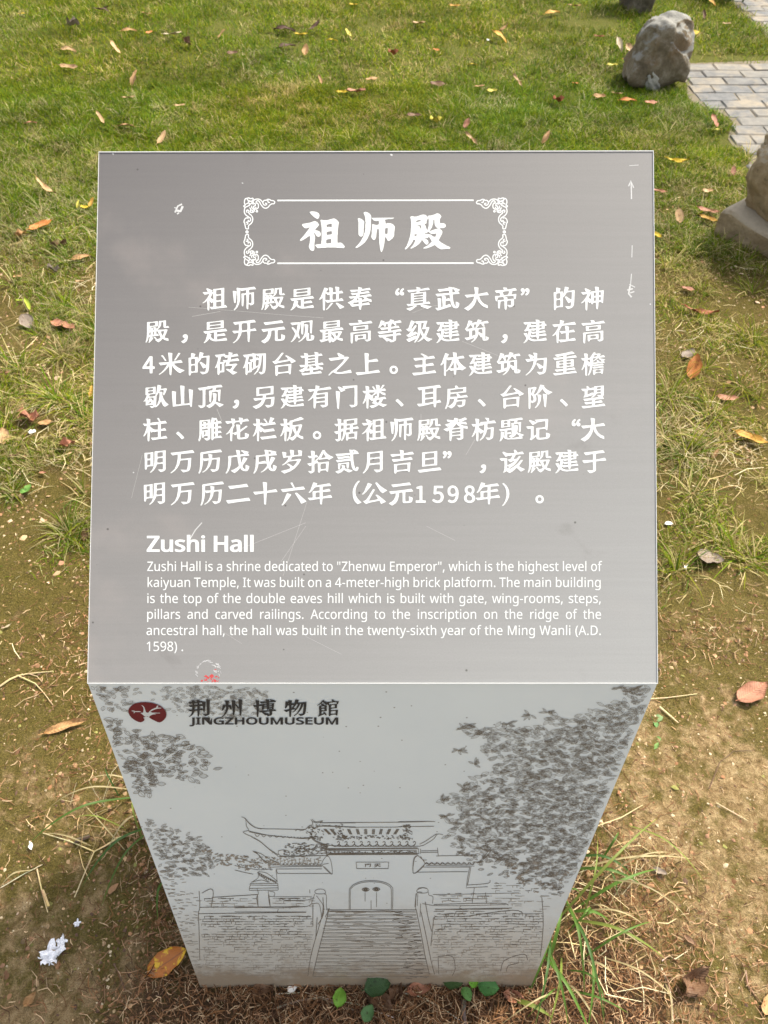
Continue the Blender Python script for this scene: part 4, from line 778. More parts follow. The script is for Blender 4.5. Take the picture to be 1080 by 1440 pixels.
GLY['k楼'] = ((80,-52,13,2,4,13,7,164,12,-21,14,-3,19,-23,37,6,-8,-22,-17,-19,0,-6,52,-13,5,-4,-33,-14,-71,-14,2,-5,18,-12,22,-21,50,15,31,17,35,25,76,-38,66,37,0,3,-5,2,-54,8,-43,13,3,14,20,34,6,21,38,2,21,5,0,5,-21,28,-10,2,-101,-22,-4,3,11,17,-3,7,12,70,38,-32,59,-20,7,3,-5,35,-47,13,-16,8,-9,11,11,4,50,3,25,4,-21,32,-4,4,-48,-10,2,7,41,52,2,5,-2,4,-24,1,-7,-4,-20,-36,-27,-38,-3,2,3,59,-3,7,-30,8,-22,2,-9,-1,-2,-6,8,-36,5,-37,-4,-7,-14,4,1,7,-10,17,-21,31,-6,3,-18,-4,-3,-7,36,-47,-15,-4,-37,0,-12,3,-21,-8,-3,26,3,28,-3,9,-33,8,-24,2,-4,-2,8,-48,2,-33,-53,0,-6,-4,30,-37,23,4,4,-3,-7,-40,-13,-49,-17,-46,-17,-35,6,-6,7,1,21,26,16,21,15,42,2,-16,-3,-16,0,-118,9,-19),(260,45,-33,15,11,33,4,3,14,3,33,2,1,-6,-6,-19,-18,-28),(154,120,1,3,28,19,-2,5,-12,9,2,5,52,35,16,17,3,-35,6,-19,-37,3,-5,-42),(152,168,-43,35,-1,15,27,4,29,-1,47,9,-12,-21,-32,-31),)
GLY['k、'] = ((107,-28,7,2,24,19,4,5,0,7,-45,48,-45,40,-9,2,-26,-23,-2,-8,46,-42),)
GLY['k耳'] = ((292,-30,11,0,4,4,15,68,76,11,5,4,-20,33,-7,6,-30,-9,-19,-11,-3,0,-2,5,-2,31,0,139,2,40,2,3,12,4,64,4,0,6,-24,36,-16,2,-173,-26,-184,-19,0,-5,31,-40,7,0,35,11,4,-4,0,-227,-6,-4,-76,-3,-1,-7,26,-31,8,-8,7,-1,230,52,3,0,3,-8,3,-35,9,-18),(130,40,-2,53,4,7,86,14,47,2,6,-2,1,-43,-2,-5,-69,-18),(130,130,-2,10,2,48,74,13,45,2,22,-2,1,-52,-4,-6,-74,-12),(130,217,-2,51,5,8,80,12,47,3,11,-2,1,-50,-4,-8,-83,-13),)
GLY['k房'] = ((12,-56,15,2,29,52,20,64,10,54,4,5,14,-15,52,11,5,-3,-6,-38,-20,-37,-31,-28,-50,-25,3,-5,22,-11,23,-17,10,-1,41,25,18,21,16,28,12,36,12,4,40,7,45,2,4,-4,-5,-42,-9,-22,-76,1,3,-8,29,-28,7,-2,23,5,38,12,20,13,7,12,6,19,7,55,0,14,-12,2,-70,-11,-55,-3,-4,7,2,26,5,4,21,3,146,12,7,7,-21,29,-12,2,-92,-18,-4,1,2,5,-4,7,-32,27,-11,4,-17,-5,-3,-5,12,-21,3,-22,-114,-6,-6,4,2,38,4,4,97,14,166,17,2,12,-2,34,2,35,-2,8,-7,1,-67,-11,-52,-2,-5,2,-11,19,-13,14,-11,4,-21,-7,7,-30,-5,-8,-59,-11,-64,-2,-5,-3,-2,-149,-5,-61,-10,-59,-23,-57,0,-5),(95,217,-2,36,4,7,121,17,92,6,4,-4,0,-35,-4,-4,-116,-17),)
GLY['k阶'] = ((42,-56,13,1,5,15,3,102,4,1,16,-18,7,-3,43,19,14,10,11,19,3,24,-3,24,-13,30,30,19,43,39,24,27,18,34,17,-29,28,-35,22,-22,33,-18,7,2,35,23,26,14,4,5,-53,19,-36,21,-29,22,-26,35,0,5,7,7,-2,2,-61,14,-6,-4,-32,-88,-23,-45,-19,-20,-19,-13,-12,11,-1,6,17,50,27,49,0,6,-29,9,-66,-12,-43,-2,-2,-8,0,-61,5,-95,0,-170,6,-17),(138,-40,16,2,36,36,29,47,13,36,2,16,8,69,-2,9,-3,4,-29,6,-33,2,14,-59,0,-45,-7,-40,-14,-35,-6,-12,-27,-29,-1,-4),(306,-26,11,1,5,7,17,200,-3,6,-5,2,-52,9,-7,-5,0,-14,16,-135,3,-49,10,-19),(86,81,-17,3,-4,4,0,47,4,49,25,-18,13,-21,6,-19,0,-29,-6,-13,-7,-5),(69,195,-2,9,3,68,8,6,22,2,2,-5,-11,-41),)
GLY['k望'] = ((32,-49,174,25,175,17,20,5,-17,28,-8,8,-149,-28,-4,6,0,24,7,6,106,8,21,5,-18,28,-8,7,-104,-23,-4,4,0,22,2,5,14,3,128,11,9,4,-24,38,15,12,7,16,-2,126,2,23,-2,8,-86,-12,-68,-3,-7,-7,-3,-21,-7,7,-7,2,-54,-17,-26,32,-14,7,-20,-7,7,-19,2,-15,-3,-4,-81,0,-8,-3,0,-7,27,-29,27,3,1,-66,-7,-21,-13,-19,4,-6,54,13,100,30,2,-4,-4,-12,-28,-23,3,-5,10,-2,26,13,21,16,15,15,14,26,45,9,28,0,4,-4,-2,-31,-56,3,-7,-3,2,-4,23,-20,3,-6,-3,-2,-94,-15,-163,-16,1,-8,22,-28,5,-2,112,19,4,0,2,-7,0,-22,-4,-4,-52,0,-71,-6,-1,-6,27,-31,99,17,2,-29,-2,-3,-12,-4,-158,-8,-3,-4,2,-4,22,-27),(100,180,-2,17,2,60,87,8,20,-2,1,-19,-7,-43,-4,3,-10,15,-5,2,-42,-19),(256,224,-2,20,6,12,29,6,36,-2,-1,-29,-35,-8),(258,277,-2,12,2,17,38,8,29,-2,1,-23,-4,-6,-36,-8),)
GLY['k柱'] = ((89,-52,11,1,5,7,7,99,2,79,17,-34,7,-5,33,17,14,-9,59,14,4,-3,3,-19,0,-57,-4,-23,-114,-6,-1,-6,29,-35,125,20,112,10,9,4,0,6,-19,28,-7,5,-78,-20,-5,0,-2,3,2,97,10,4,78,5,5,5,-21,31,-6,4,-16,-2,-47,-16,-4,2,0,85,6,4,97,9,0,6,-22,33,-6,2,-74,-11,-5,4,-26,52,-9,5,-19,-5,-3,-4,20,-29,13,-26,-1,-3,-114,-10,-33,-12,-2,28,2,30,-2,8,-45,9,-19,-1,9,-46,3,-36,-7,-2,-55,3,-8,-3,1,-5,28,-34,10,-1,24,8,3,-4,-7,-40,-18,-55,-14,-37,-22,-40,6,-5,7,0,23,21,36,59,2,-37,-3,-19,1,-83,8,-19),(185,147,-29,18,-36,32,-3,7,1,16,48,4,12,-3,68,14,5,-17,0,-54,-4,-17,-8,-2),)
GLY['k雕'] = ((20,-52,4,-1,4,4,21,42,12,59,3,29,5,11,3,-9,0,-64,4,-8,10,-3,7,2,13,26,58,5,2,-12,0,-26,-2,-4,-50,3,-7,0,-3,-4,41,-38,28,7,28,19,7,17,-2,161,7,5,12,20,3,-11,0,-192,8,-19,15,0,8,12,4,14,11,5,135,12,0,5,-26,33,-30,-9,-12,-6,-4,1,-1,4,0,43,2,6,45,4,15,3,2,3,-24,32,-26,-7,-12,-6,-2,5,0,43,2,6,38,1,24,4,-1,5,-23,29,-35,-11,-5,3,0,41,2,6,67,5,-22,36,-4,3,-41,-8,-4,5,-7,23,-15,29,-9,1,-19,-4,-42,10,-6,-2,-5,-17,-23,-92,-2,16,2,57,-4,7,-81,-12,-85,-5,-9,-4,-2,-239,-5,-40,-14,-45,3,-9),(272,24,-5,5,1,48,9,6,13,0,4,-5,0,-48,-5,-4),(109,57,-5,5,0,48,4,4,18,1,2,-6,0,-46,-7,-5),(166,93,-3,9,3,9,2,-9),(272,107,-5,5,1,46,9,6,13,0,4,-5,0,-46,-4,-4),(74,130,-5,5,0,17,2,3,12,-3,55,12,26,2,4,-4,1,-20,-3,-6,-10,3,-54,-9),(90,182,-21,5,-3,12,2,19,13,-10,12,1,4,-3,0,-21),(272,187,-5,5,1,45,4,5,19,0,3,-5,0,-44,-4,-3),(140,191,-3,3,1,22,11,4,15,0,2,-4,1,-17),(74,239,-5,3,0,4,0,29,2,4,50,10,38,0,6,-3,1,-30,-2,-7,-8,3,-16,-5,-3,4,2,14,-4,4,-23,5,-19,0,-6,-4,6,-14,1,-17),(277,269,-2,3,7,29,12,19,7,-10,12,-31,-8,-4),)
GLY['k花'] = ((93,-49,4,-2,12,3,5,6,5,92,4,31,19,-10,24,-18,7,2,24,16,5,-71,9,-12,14,-6,40,-1,66,8,29,6,20,13,12,21,6,28,-2,10,-24,11,-36,11,-5,-6,2,-52,-4,-12,-61,-9,-15,1,-4,6,1,87,122,90,1,7,-13,8,-10,0,-99,-70,-2,48,3,33,-8,5,-28,5,-19,2,-12,-1,-2,-6,8,-50,6,-61,-24,-12,-19,-6,-28,-8,-4,5,5,61,31,62,0,4,-9,4,-1,3,11,36,35,9,45,2,3,-2,5,-19,9,-18,4,-3,12,0,8,12,11,34,109,10,0,6,-24,34,-12,1,-68,-20,-2,8,2,17,-5,6,-61,10,-3,-7,11,-35,0,-5,-4,-2,-30,-7,-38,0,-4,4,1,22,-4,6,-57,8,-5,-2,0,-3,9,-28,1,-12,-3,-2,-94,0,-9,-3,1,-7,29,-35,10,0,68,16,4,-2,3,-17,7,-9,0,-14,-53,-83,-28,-36,-33,-28,3,-5,17,2,31,19,16,17,4,-16,3,-45,0,-69),)
GLY['k栏'] = ((89,-52,11,1,4,7,5,78,3,105,18,-38,8,1,33,19,18,-21,8,-3,85,16,85,8,6,5,-20,33,-7,7,-90,-16,-55,-4,-47,31,-34,29,-3,5,1,9,43,3,12,-15,7,-2,104,18,106,11,1,7,-24,34,-38,-11,-4,3,13,30,26,31,-2,8,-61,17,-5,-6,-25,-92,-67,-5,-38,0,-17,14,-30,-11,-2,16,4,42,-2,8,-48,9,-16,-2,9,-48,2,-33,-56,0,-6,-2,1,-5,29,-34,26,6,3,-3,-7,-40,-15,-48,-19,-49,-20,-35,6,-6,7,1,22,21,37,59,2,-14,-3,-16,1,-111,9,-19),(160,-23,115,18,125,12,6,5,-23,36,-7,4,-130,-20,-116,-10,-3,-3,1,-4,26,-35),(232,258,14,-1,5,6,-18,33,-25,34,-21,-4,-3,-4,1,-5,16,-18),)
GLY['k板'] = ((89,-52,13,4,3,6,7,176,16,-27,26,12,3,0,1,-5,-2,-33,-14,-64,-27,-52,4,-7,9,-2,5,2,23,32,22,-11,23,-17,10,0,23,14,18,17,32,45,17,-17,47,-26,33,-9,9,3,2,4,-4,36,-47,14,-17,11,-9,15,35,76,19,61,4,24,-25,5,-80,-14,-55,-3,-4,7,0,43,2,6,5,2,89,18,90,26,4,4,-3,5,-43,28,-10,1,-95,-41,-32,-11,-50,-11,-4,-4,-1,-32,-12,7,-30,-12,-2,11,4,50,-2,5,-48,9,-15,-2,-1,-7,9,-36,3,-38,-59,0,-7,-2,6,-12,22,-26,7,-2,24,7,2,-3,-6,-37,-20,-63,-14,-37,-20,-35,3,-4,10,0,19,18,40,66,2,-35,-3,-19,1,-92,9,-19),(171,8,-3,0,0,4,26,76,10,45,4,38,18,-50,20,-40,6,-19,-17,-21,-22,-15),(284,98,-17,42,-14,54,29,9,33,0,3,-4,-4,-26),(154,175,-35,32,-2,9,2,5,43,2,1,-22,-2,-23,-2,-4),)
GLY['k据'] = ((37,-54,6,-1,26,7,31,25,5,19,-3,14,1,94,13,9,26,6,3,0,1,-5,-4,-45,-13,-57,-23,-47,3,-7,10,-2,5,2,28,40,30,78,4,-7,3,-28,1,-62,9,-18,9,-1,8,4,14,24,54,10,50,2,9,-8,5,-12,12,-1,6,3,3,9,10,121,-10,2,-54,-7,-10,1,-1,44,4,4,16,2,78,6,5,4,-21,31,-5,4,-76,-19,-2,36,5,7,52,5,17,5,0,75,2,17,-3,7,-123,-16,-99,-8,-5,-7,2,-40,-2,-16,-9,10,-5,1,-28,-11,-2,2,4,64,-2,3,-43,9,-20,0,-1,-7,9,-41,3,-37,-55,0,-4,-1,-2,-4,30,-37,31,8,4,-2,0,-78,-4,-4,-17,-5,-42,-6,-7,-2,-2,-4,42,-39,9,2,19,13,1,-2,1,-76,-3,-19,-6,-2,-40,2,-7,-2),(232,14,-2,10,2,48,50,11,50,0,1,-52,-2,-7,-54,-11),(190,95,-2,7,6,41,17,4,43,2,1,-42,-2,-6),(104,149,-2,36,4,31,41,1,2,-6,-1,-55,-3,-1,-15,10),(199,172,-2,10,2,32,43,6,12,-2,1,-36,-2,-5),(199,243,-2,10,2,39,78,13,47,2,6,-2,1,-42,-4,-8,-62,-11),)
GLY['k脊'] = ((96,-47,13,-1,6,4,13,72,14,6,59,9,69,2,3,-11,0,-24,-3,-6,-67,-1,3,-7,33,-28,43,10,26,14,8,8,3,12,-2,104,3,55,4,3,24,-10,42,-4,5,8,-6,33,-6,5,-54,5,-45,16,-15,10,3,2,17,1,83,-7,8,1,0,8,-13,29,-10,3,-68,3,-4,2,96,41,0,7,-28,23,-10,1,-53,-22,-56,-18,-1,4,4,12,-3,3,-59,14,-5,-6,-11,-34,-5,-4,-102,14,-12,-2,12,-30,56,-19,-13,-7,-83,-24,0,-5,38,-34,31,9,5,-1,-22,-19,-76,-30,5,-7,50,-32,24,11,11,13,5,-2,3,-57,0,-104),(133,55,-4,2,-1,10,0,19,5,4,73,12,59,3,7,-4,1,-27,-4,-5,-68,-12),(133,111,-5,5,0,24,7,6,85,13,45,3,7,-4,0,-28,-4,-4,-74,-12),(147,170,-3,3,3,6,42,48,10,23,19,-25,47,-35,2,-5,-61,-12),(227,277,-5,9,8,19,19,-11,10,-12,-3,-3),)
GLY['k枋'] = ((88,-49,9,-2,10,3,2,4,5,66,0,80,5,18,9,-20,17,-23,7,1,45,28,4,1,2,-3,-3,-18,-24,-67,-45,-52,2,-3,12,-2,46,38,29,41,26,54,12,52,33,9,29,0,4,-4,-5,-81,-5,-40,-5,-16,-8,-6,-26,3,-31,1,-7,-1,-2,-4,40,-40,26,7,30,13,19,12,9,19,5,31,7,132,-7,5,-54,-9,-45,0,-2,30,3,34,4,4,135,10,3,4,-1,5,-22,33,-6,3,-83,-14,-4,4,-1,40,-5,9,-59,5,-2,-2,0,-5,24,-27,18,-27,-23,-4,-92,-8,-6,-4,3,-10,-2,-2,-24,-11,-2,6,5,57,-2,12,-27,7,-33,4,-5,-2,9,-59,2,-31,-8,-2,-59,2,-6,-5,29,-38,8,-1,28,8,2,-4,-7,-40,-15,-45,-22,-52,-21,-33,4,-5,9,0,25,24,25,38,16,32,0,-146),(199,128,-36,19,-39,28,-3,10,2,27,59,4,7,4,0,7,3,2,22,5,-2,-73,-4,-31,-4,-3),)
GLY['k题'] = ((6,-52,13,-1,19,16,23,33,10,24,24,-25,35,-12,24,-3,92,2,140,12,10,4,-9,38,29,16,2,5,-115,43,9,45,4,68,-2,5,-30,6,-26,1,-5,-64,-10,-33,3,7,-2,21,6,81,39,9,36,0,4,-4,3,-36,0,-90,9,-16,16,0,5,16,9,152,-9,4,-57,-7,-4,5,9,35,93,10,-2,7,-18,25,-16,0,-95,-16,-73,-5,-17,-3,-7,-8,-14,-3,-45,-7,-54,-3,-26,-4,0,-99,-2,-14,4,-8,78,13,69,3,4,6,-2,92,3,11,2,1,16,-15,48,11,4,-3,-4,-27,-5,-9,-40,-5,-4,-4,4,-52,-2,-33,-8,7,-7,2,-92,-16,-102,-10,1,-7,25,-27,64,13,3,-5,2,-40,0,-40,-2,-7,-12,21,6,36,-1,7,-24,6,-31,3,-4,-14,0,-71,-5,-35),(156,3,-16,5,-5,4,1,55,6,2,57,3,12,3,3,3,-22,28,-56,-13,-1,37,7,5,66,4,3,-4,1,-35,11,-22,-10,-13,-50,-29,3,-5,39,-26,-8,-3),(213,3,-5,2,57,34,31,38,28,-22,23,-24,-6,-5,-97,-21),(83,201,-5,5,0,21,3,6,35,9,26,-5,1,-24,-3,-5,-28,-7),(83,253,-5,5,0,21,3,6,28,7,29,-1,4,-2,1,-24,-3,-5,-26,-7),)
GLY['k记'] = ((73,-33,10,0,78,65,4,-3,5,-33,12,-14,22,-5,45,2,82,10,26,6,22,13,13,23,7,38,-13,8,-48,17,-4,-1,-3,-5,0,-59,-3,-7,-6,-6,-97,-10,-9,6,-2,29,0,99,4,10,61,11,36,0,12,-12,7,-13,12,-1,5,3,14,158,-1,28,-40,0,-177,-12,-4,-4,25,-33,3,-5,-3,-2,-104,39,-9,-1,-12,-7,2,-8,33,-36,22,-28,7,-4,66,34,9,10,130,23,5,-4,2,-9,0,-71,-4,-15,-62,-13,-56,-2,-30,-5,0,-109,-34,-19,-10,-9,-4,26,1,139,-6,3,-38,0,-76,-3,-6,-2,6,-12,26,-30,43,10,4,-4,3,-38,-3,-101,-6,-24,-12,-16),)
GLY['k明'] = ((118,-40,12,0,44,36,18,23,26,41,14,39,43,9,30,3,27,-2,4,-40,-3,-47,-6,-9,-69,2,-6,-3,2,-4,35,-34,7,-4,42,11,29,17,7,7,7,26,-2,14,0,260,2,24,-2,8,-109,-15,-62,-2,-15,-5,-1,-151,-3,-41,-10,-52,-22,-59,-41,-45,-1,-4),(42,10,8,0,6,5,13,43,54,11,43,0,7,5,-2,208,2,19,-5,6,-68,-11,-62,-2,-12,-4,-2,-4,0,-52,5,-75,0,-128,6,-16),(71,87,-2,8,1,69,8,4,45,3,2,-7,-1,-69,-8,-4),(239,130,-2,19,5,49,44,10,46,-2,1,-59,-2,-8,-49,-11),(74,194,-5,5,1,69,13,4,40,3,2,-7,-1,-67,-12,-4),(242,226,-3,11,3,58,47,10,43,-2,1,-59,-2,-7,-42,-9),)
GLY['k万'] = ((3,-49,12,0,56,39,46,53,32,59,15,58,4,3,57,9,69,3,2,-2,-3,-69,-5,-44,-8,-36,-5,-13,-10,-5,-83,4,-9,-1,-2,-4,42,-41,36,6,45,14,21,14,13,21,8,36,7,66,5,85,-5,4,-106,-15,-64,-3,-4,7,2,66,7,9,220,20,2,4,-1,5,-23,34,-16,1,-175,-25,-185,-19,2,-8,32,-37,85,18,3,-2,1,-7,-3,-64,-18,-97,-34,-78,-66,-59,-3,-7),)
GLY['k历'] = ((14,-54,12,1,5,4,20,40,7,21,16,62,14,104,16,-20,8,-4,64,14,4,0,1,-4,-7,-52,-20,-57,-31,-49,-50,-36,-2,-5,3,-2,7,-2,7,2,54,37,15,15,33,40,15,28,15,36,11,54,6,4,35,7,40,0,5,-4,-5,-87,-10,-62,-6,-13,-7,-5,-73,4,-8,-1,-1,-4,37,-39,5,-2,33,7,38,14,15,11,12,21,10,47,10,128,-2,17,-5,1,-66,-11,-55,-1,-2,18,4,40,-63,12,-6,-5,10,-45,0,-25,-94,-3,-4,7,0,59,4,12,5,2,305,29,4,4,0,5,-21,31,-7,3,-31,-3,-279,-43,-25,-7,1,-62,-4,-153,-10,-78,-18,-50,1,-5),)
GLY['k戊'] = ((8,-54,14,2,31,41,24,59,13,52,5,47,1,69,53,11,48,0,3,-2,11,-76,16,-75,-26,-26,-63,-36,-43,-16,-4,-3,1,-4,55,-34,7,0,28,17,19,16,32,34,13,21,4,-2,10,-22,15,-15,28,-15,40,-5,17,4,17,10,17,31,7,33,-3,7,-45,20,-10,1,-5,-16,0,-55,-4,-4,-12,4,-14,11,-15,20,-8,21,1,6,65,89,18,33,-57,20,-7,-1,-12,-24,-28,-78,-16,111,4,7,145,13,2,2,0,4,-27,38,22,14,-1,5,-105,26,-19,0,-10,-5,0,-7,38,-25,19,-18,-5,-3,-63,-15,-5,5,0,56,-2,7,-29,7,-33,3,-4,-5,13,-45,5,-28,-2,-6,-64,-12,-61,-3,-17,-4,-3,-8,3,-43,-3,-61,-7,-81,-13,-52,-24,-40,0,-5),)
GLY['k戌'] = ((12,-54,10,-1,5,3,29,38,19,43,12,40,5,31,5,6,130,11,5,-3,2,-5,5,-36,-46,-56,-29,-27,-30,-18,-4,-5,3,-1,9,-2,7,2,52,30,22,16,24,24,11,6,13,-25,18,-17,16,-10,26,-5,24,1,21,13,16,27,8,36,-2,6,-38,19,-19,4,-3,-5,-2,-64,-5,-4,-14,12,-9,13,-12,31,56,90,21,37,1,7,-47,17,-17,1,-13,-29,-20,-70,-4,15,-9,97,4,4,132,12,2,8,-21,33,17,12,0,4,-116,26,-17,-5,-31,8,-37,4,-4,-7,12,-42,3,-29,-68,-13,-85,-5,-7,-3,2,-52,-7,-130,-14,-70,-21,-41,0,-5),(225,130,-19,28,-5,2,-104,-23,-2,8,1,78,23,6,47,7,47,1,4,-7,12,-97,-2,-5),(263,273,-2,39,4,11,34,-20,16,-14,-5,-5),)
GLY['k岁'] = ((61,-54,8,-2,9,3,90,36,72,48,61,66,47,81,-1,7,-30,7,-80,-14,-52,-2,-6,2,0,7,3,9,13,17,1,5,-3,4,4,3,61,11,83,5,16,4,3,6,0,35,5,31,-3,13,-33,8,-33,2,-2,-7,11,-40,2,-28,-37,-9,-38,0,-6,2,-1,4,4,71,-6,5,-26,5,-35,2,-2,-5,14,-87,-4,-5,-32,-6,-42,2,-1,16,5,36,-3,5,-40,9,-21,2,-6,-2,18,-97,12,-3,52,10,21,-1,4,-4,-14,-33,-21,-27,-34,-37,-39,-24,-2,-4,2,-3,14,0,50,25,49,36,76,12,57,3,4,-1,2,-4,-6,-21,-14,-21,-25,-31,-23,-20,-33,25,-42,22,-8,1,-17,-7,-2,-2,2,-5,40,-28,17,-28,-4,-6,-22,-13,-42,-14,-90,-21,0,-6,29,-17),)
GLY['k拾'] = ((46,-54,32,9,29,22,5,14,-3,85,4,31,21,9,27,6,3,-1,4,-9,2,-36,1,-97,11,-20,10,-1,7,2,14,30,52,10,40,-1,10,-11,5,-11,7,-3,11,2,5,27,10,116,0,27,-12,1,-90,-14,-69,-4,-30,37,33,25,3,-11,9,-2,71,11,66,3,19,-13,7,-2,68,40,3,6,-53,21,-30,19,-34,26,-25,34,0,14,-40,2,-56,-100,-27,-36,-40,-33,-2,-4,6,-6,-16,-13,-2,9,1,60,55,4,5,3,-1,4,-25,34,-33,-10,3,57,-3,11,-31,8,-23,2,-10,-2,11,-83,-1,-3,-55,1,-5,-1,-1,-4,30,-36,36,7,0,-78,-5,-6,-67,-10,-3,-5,44,-39,7,0,23,15,2,-2,0,-71,-3,-26,-51,3,-6,-3,3,-7,32,-31),(216,18,-5,42,5,46,47,10,40,-1,4,-18,0,-52,-3,-16,-48,-12),(223,208,40,82,42,-72,-54,-12),)
GLY['k贰'] = ((43,-54,12,1,52,23,38,36,85,-45,59,28,5,7,-43,13,-90,23,-4,9,6,33,-2,5,-54,9,-4,-5,10,-21,0,-14,-3,-12,-13,-15,-33,-21,-64,-23,3,-6,21,-11),(340,-11,10,-3,12,3,17,11,10,24,4,21,-10,9,-21,7,-6,-6,-8,-31,-15,14,-17,59,-13,88,-4,80,4,4,92,9,1,6,-24,35,-55,28,-31,-5,-47,6,-5,-5,9,-26,3,-23,-2,-4,-229,-15,-12,-5,26,-35,7,-3,215,31,4,-40,-2,-32,-7,7,-7,1,-111,-18,-113,-10,-4,-5,23,-30,7,-3,106,18,95,10,14,-1,4,-8,15,-90,17,-38,13,-21),(61,12,10,0,5,5,13,78,6,4,40,7,38,3,14,-2,6,-62,11,-16,14,1,5,11,11,92,-4,3,-10,-1,-92,-14,-83,-6,-2,-8,4,-31,1,-45,8,-16),(54,187,17,0,93,16,66,5,19,4,2,4,-18,26,-8,4,-95,-16,-96,-7,-4,-3,1,-4),(301,297,-2,20,4,11,12,-8,4,-17,-5,-5),)
GLY['k月'] = ((4,-52,15,2,31,27,27,33,21,35,12,36,25,6,90,12,61,2,5,-37,-3,-42,-3,-10,-13,-2,-78,3,-7,-2,-1,-3,41,-41,7,-4,52,12,43,25,7,19,0,142,-2,17,2,16,0,133,-7,2,-128,-19,-104,-7,-22,-5,-2,-149,-12,-85,-22,-61,-39,-47,-1,-5),(121,115,-2,11,4,55,95,15,42,3,27,-2,2,-57,-3,-8,-96,-15),(126,211,-4,2,-1,5,0,52,4,7,81,14,73,5,8,-2,2,-57,-3,-8,-89,-15),)
GLY['k吉'] = ((82,-56,11,0,4,4,15,26,87,14,92,6,10,-10,7,-13,16,0,5,15,12,133,-1,11,-9,3,-130,-19,-136,-12,-3,-7,4,-43,0,-85,9,-19),(116,3,-4,2,0,5,2,71,99,16,77,3,1,-71,-3,-7,-84,-14),(57,140,159,23,158,17,4,2,-1,5,-20,31,-7,5,-125,-26,-2,54,7,4,149,13,16,2,3,2,0,5,-21,31,-8,4,-142,-28,-2,17,4,26,-3,4,-29,7,-36,4,-3,-6,10,-28,3,-26,-3,-5,-9,-2,-133,-5,-25,-5,1,-5,27,-32,7,-3,132,23,6,-2,1,-49,-2,-6,-137,-6,-8,-3,0,-7),)
GLY['k旦'] = ((31,-40,5,-2,16,2,168,26,173,17,4,2,2,5,-22,35,-8,4,-189,-27,-175,-17,-4,-2,1,-5),(80,60,136,18,106,7,6,3,1,227,-2,10,-133,-17,-108,-7,-11,-5,1,-180,-3,-47,2,-7),(123,94,-2,10,2,65,90,15,43,3,24,-2,1,-66,-2,-8,-89,-16),(123,200,-2,11,2,65,76,12,69,5,12,-2,1,-66,-2,-8,-73,-13),)
GLY['k该'] = ((152,-44,12,-1,40,21,40,33,35,36,69,-67,9,2,63,35,-4,6,-52,20,-46,28,13,24,53,73,0,5,-3,2,-24,2,-12,-9,-43,-50,-49,-41,-73,-46,-37,-14,30,28,57,37,27,27,23,26,68,99,0,5,-5,3,-23,1,-38,-46,-50,-8,-2,5,14,33,21,32,12,7,106,8,17,4,0,6,-24,34,-80,-20,-23,35,-13,13,-9,2,-14,-3,-6,-5,12,-40,-1,-7,-3,-2,-113,-5,-66,30,-20,-9,0,-7,55,-74,47,23,14,-5,57,12,-19,-39,-18,-25,-17,-7,-24,-1,-6,-4,39,-39,10,-2,38,18,31,6,-15,-19,-38,-26,-42,-21,-31,-11,-2,84,2,26,-2,6,-85,2,-40,-5,1,-5,31,-37,43,11,4,-2,3,-55,-3,-87,-7,-33,-14,-26,5,-4,7,0,43,27,23,-13),(121,29,-2,21,2,25,26,-13,9,-10),)
GLY['k于'] = ((123,-47,7,-2,48,13,35,18,11,11,4,12,-3,78,5,65,12,3,153,13,8,4,0,5,-22,33,-7,4,-140,-29,-6,1,-3,48,4,49,145,15,1,7,-25,35,-9,2,-151,-22,-163,-18,-1,-4,5,-8,24,-30,5,-3,111,21,8,-2,3,-47,-4,-51,-175,-8,-6,-5,29,-39,8,-3,144,23,4,-66,-2,-64,-4,-12,-10,-2,-76,3,-9,-3,4,-7),)
GLY['k二'] = ((35,-21,185,28,170,17,12,3,3,4,-25,43,-6,3,-189,-27,-175,-16,-12,-4,-2,-4,33,-44),(64,223,14,0,142,23,147,15,4,4,-25,42,-8,3,-153,-23,-135,-12,-16,-3,-2,-7),)
GLY['k十'] = ((196,-40,12,1,5,9,13,186,20,5,152,12,7,3,1,4,-22,36,-10,4,-147,-29,-2,65,5,73,-7,4,-24,5,-35,4,-5,-4,0,-9,9,-69,5,-76,-142,-6,-31,-3,-4,-4,30,-40,8,-3,139,23,4,-28,3,-141,10,-18),)
GLY['k六'] = ((13,-52,16,1,40,41,67,84,34,49,1,8,-62,22,-9,-1,-23,-48,-41,-111,-27,-37,-1,-5),(338,-23,8,-1,61,28,19,10,0,5,-161,143,-7,1,-19,-6,-3,-3,1,-7,59,-92),(29,173,7,-2,182,27,170,18,14,3,2,4,-23,37,-7,5,-142,-20,-40,84,-5,5,-5,0,-21,-5,-3,-5,45,-75,1,-7,-22,-5,-182,-18,-2,-6),)
GLY['k年'] = ((215,-37,12,0,4,4,11,88,4,10,154,13,6,5,-22,36,-5,4,-128,-27,-6,1,-1,69,2,7,111,9,17,3,4,5,-21,33,-7,4,-104,-23,-2,7,1,52,136,12,5,2,1,5,-23,34,-7,3,-215,-36,-2,3,1,8,13,18,0,6,-61,18,-6,-5,-5,-11,-44,-119,-26,-33,-2,-7,14,-2,12,6,41,39,33,42,18,7,26,5,40,-1,2,-6,-1,-52,-8,-4,-38,-7,-56,-3,-15,-4,-2,-10,2,-78,-3,-15,-72,-2,-5,-1,-2,-4,27,-35,6,-3,165,25,5,-10,3,-66,8,-17),(126,82,-2,8,1,69,34,9,35,-1,2,-8,-1,-69,-34,-9),)
GLY['k（'] = ((350,-30,12,1,52,23,6,6,-39,32,-33,39,-22,43,-8,42,2,55,16,58,24,48,31,36,-1,7,-7,2,-21,-2,-36,-40,-28,-48,-20,-52,-8,-52,5,-66,14,-52,25,-45),)
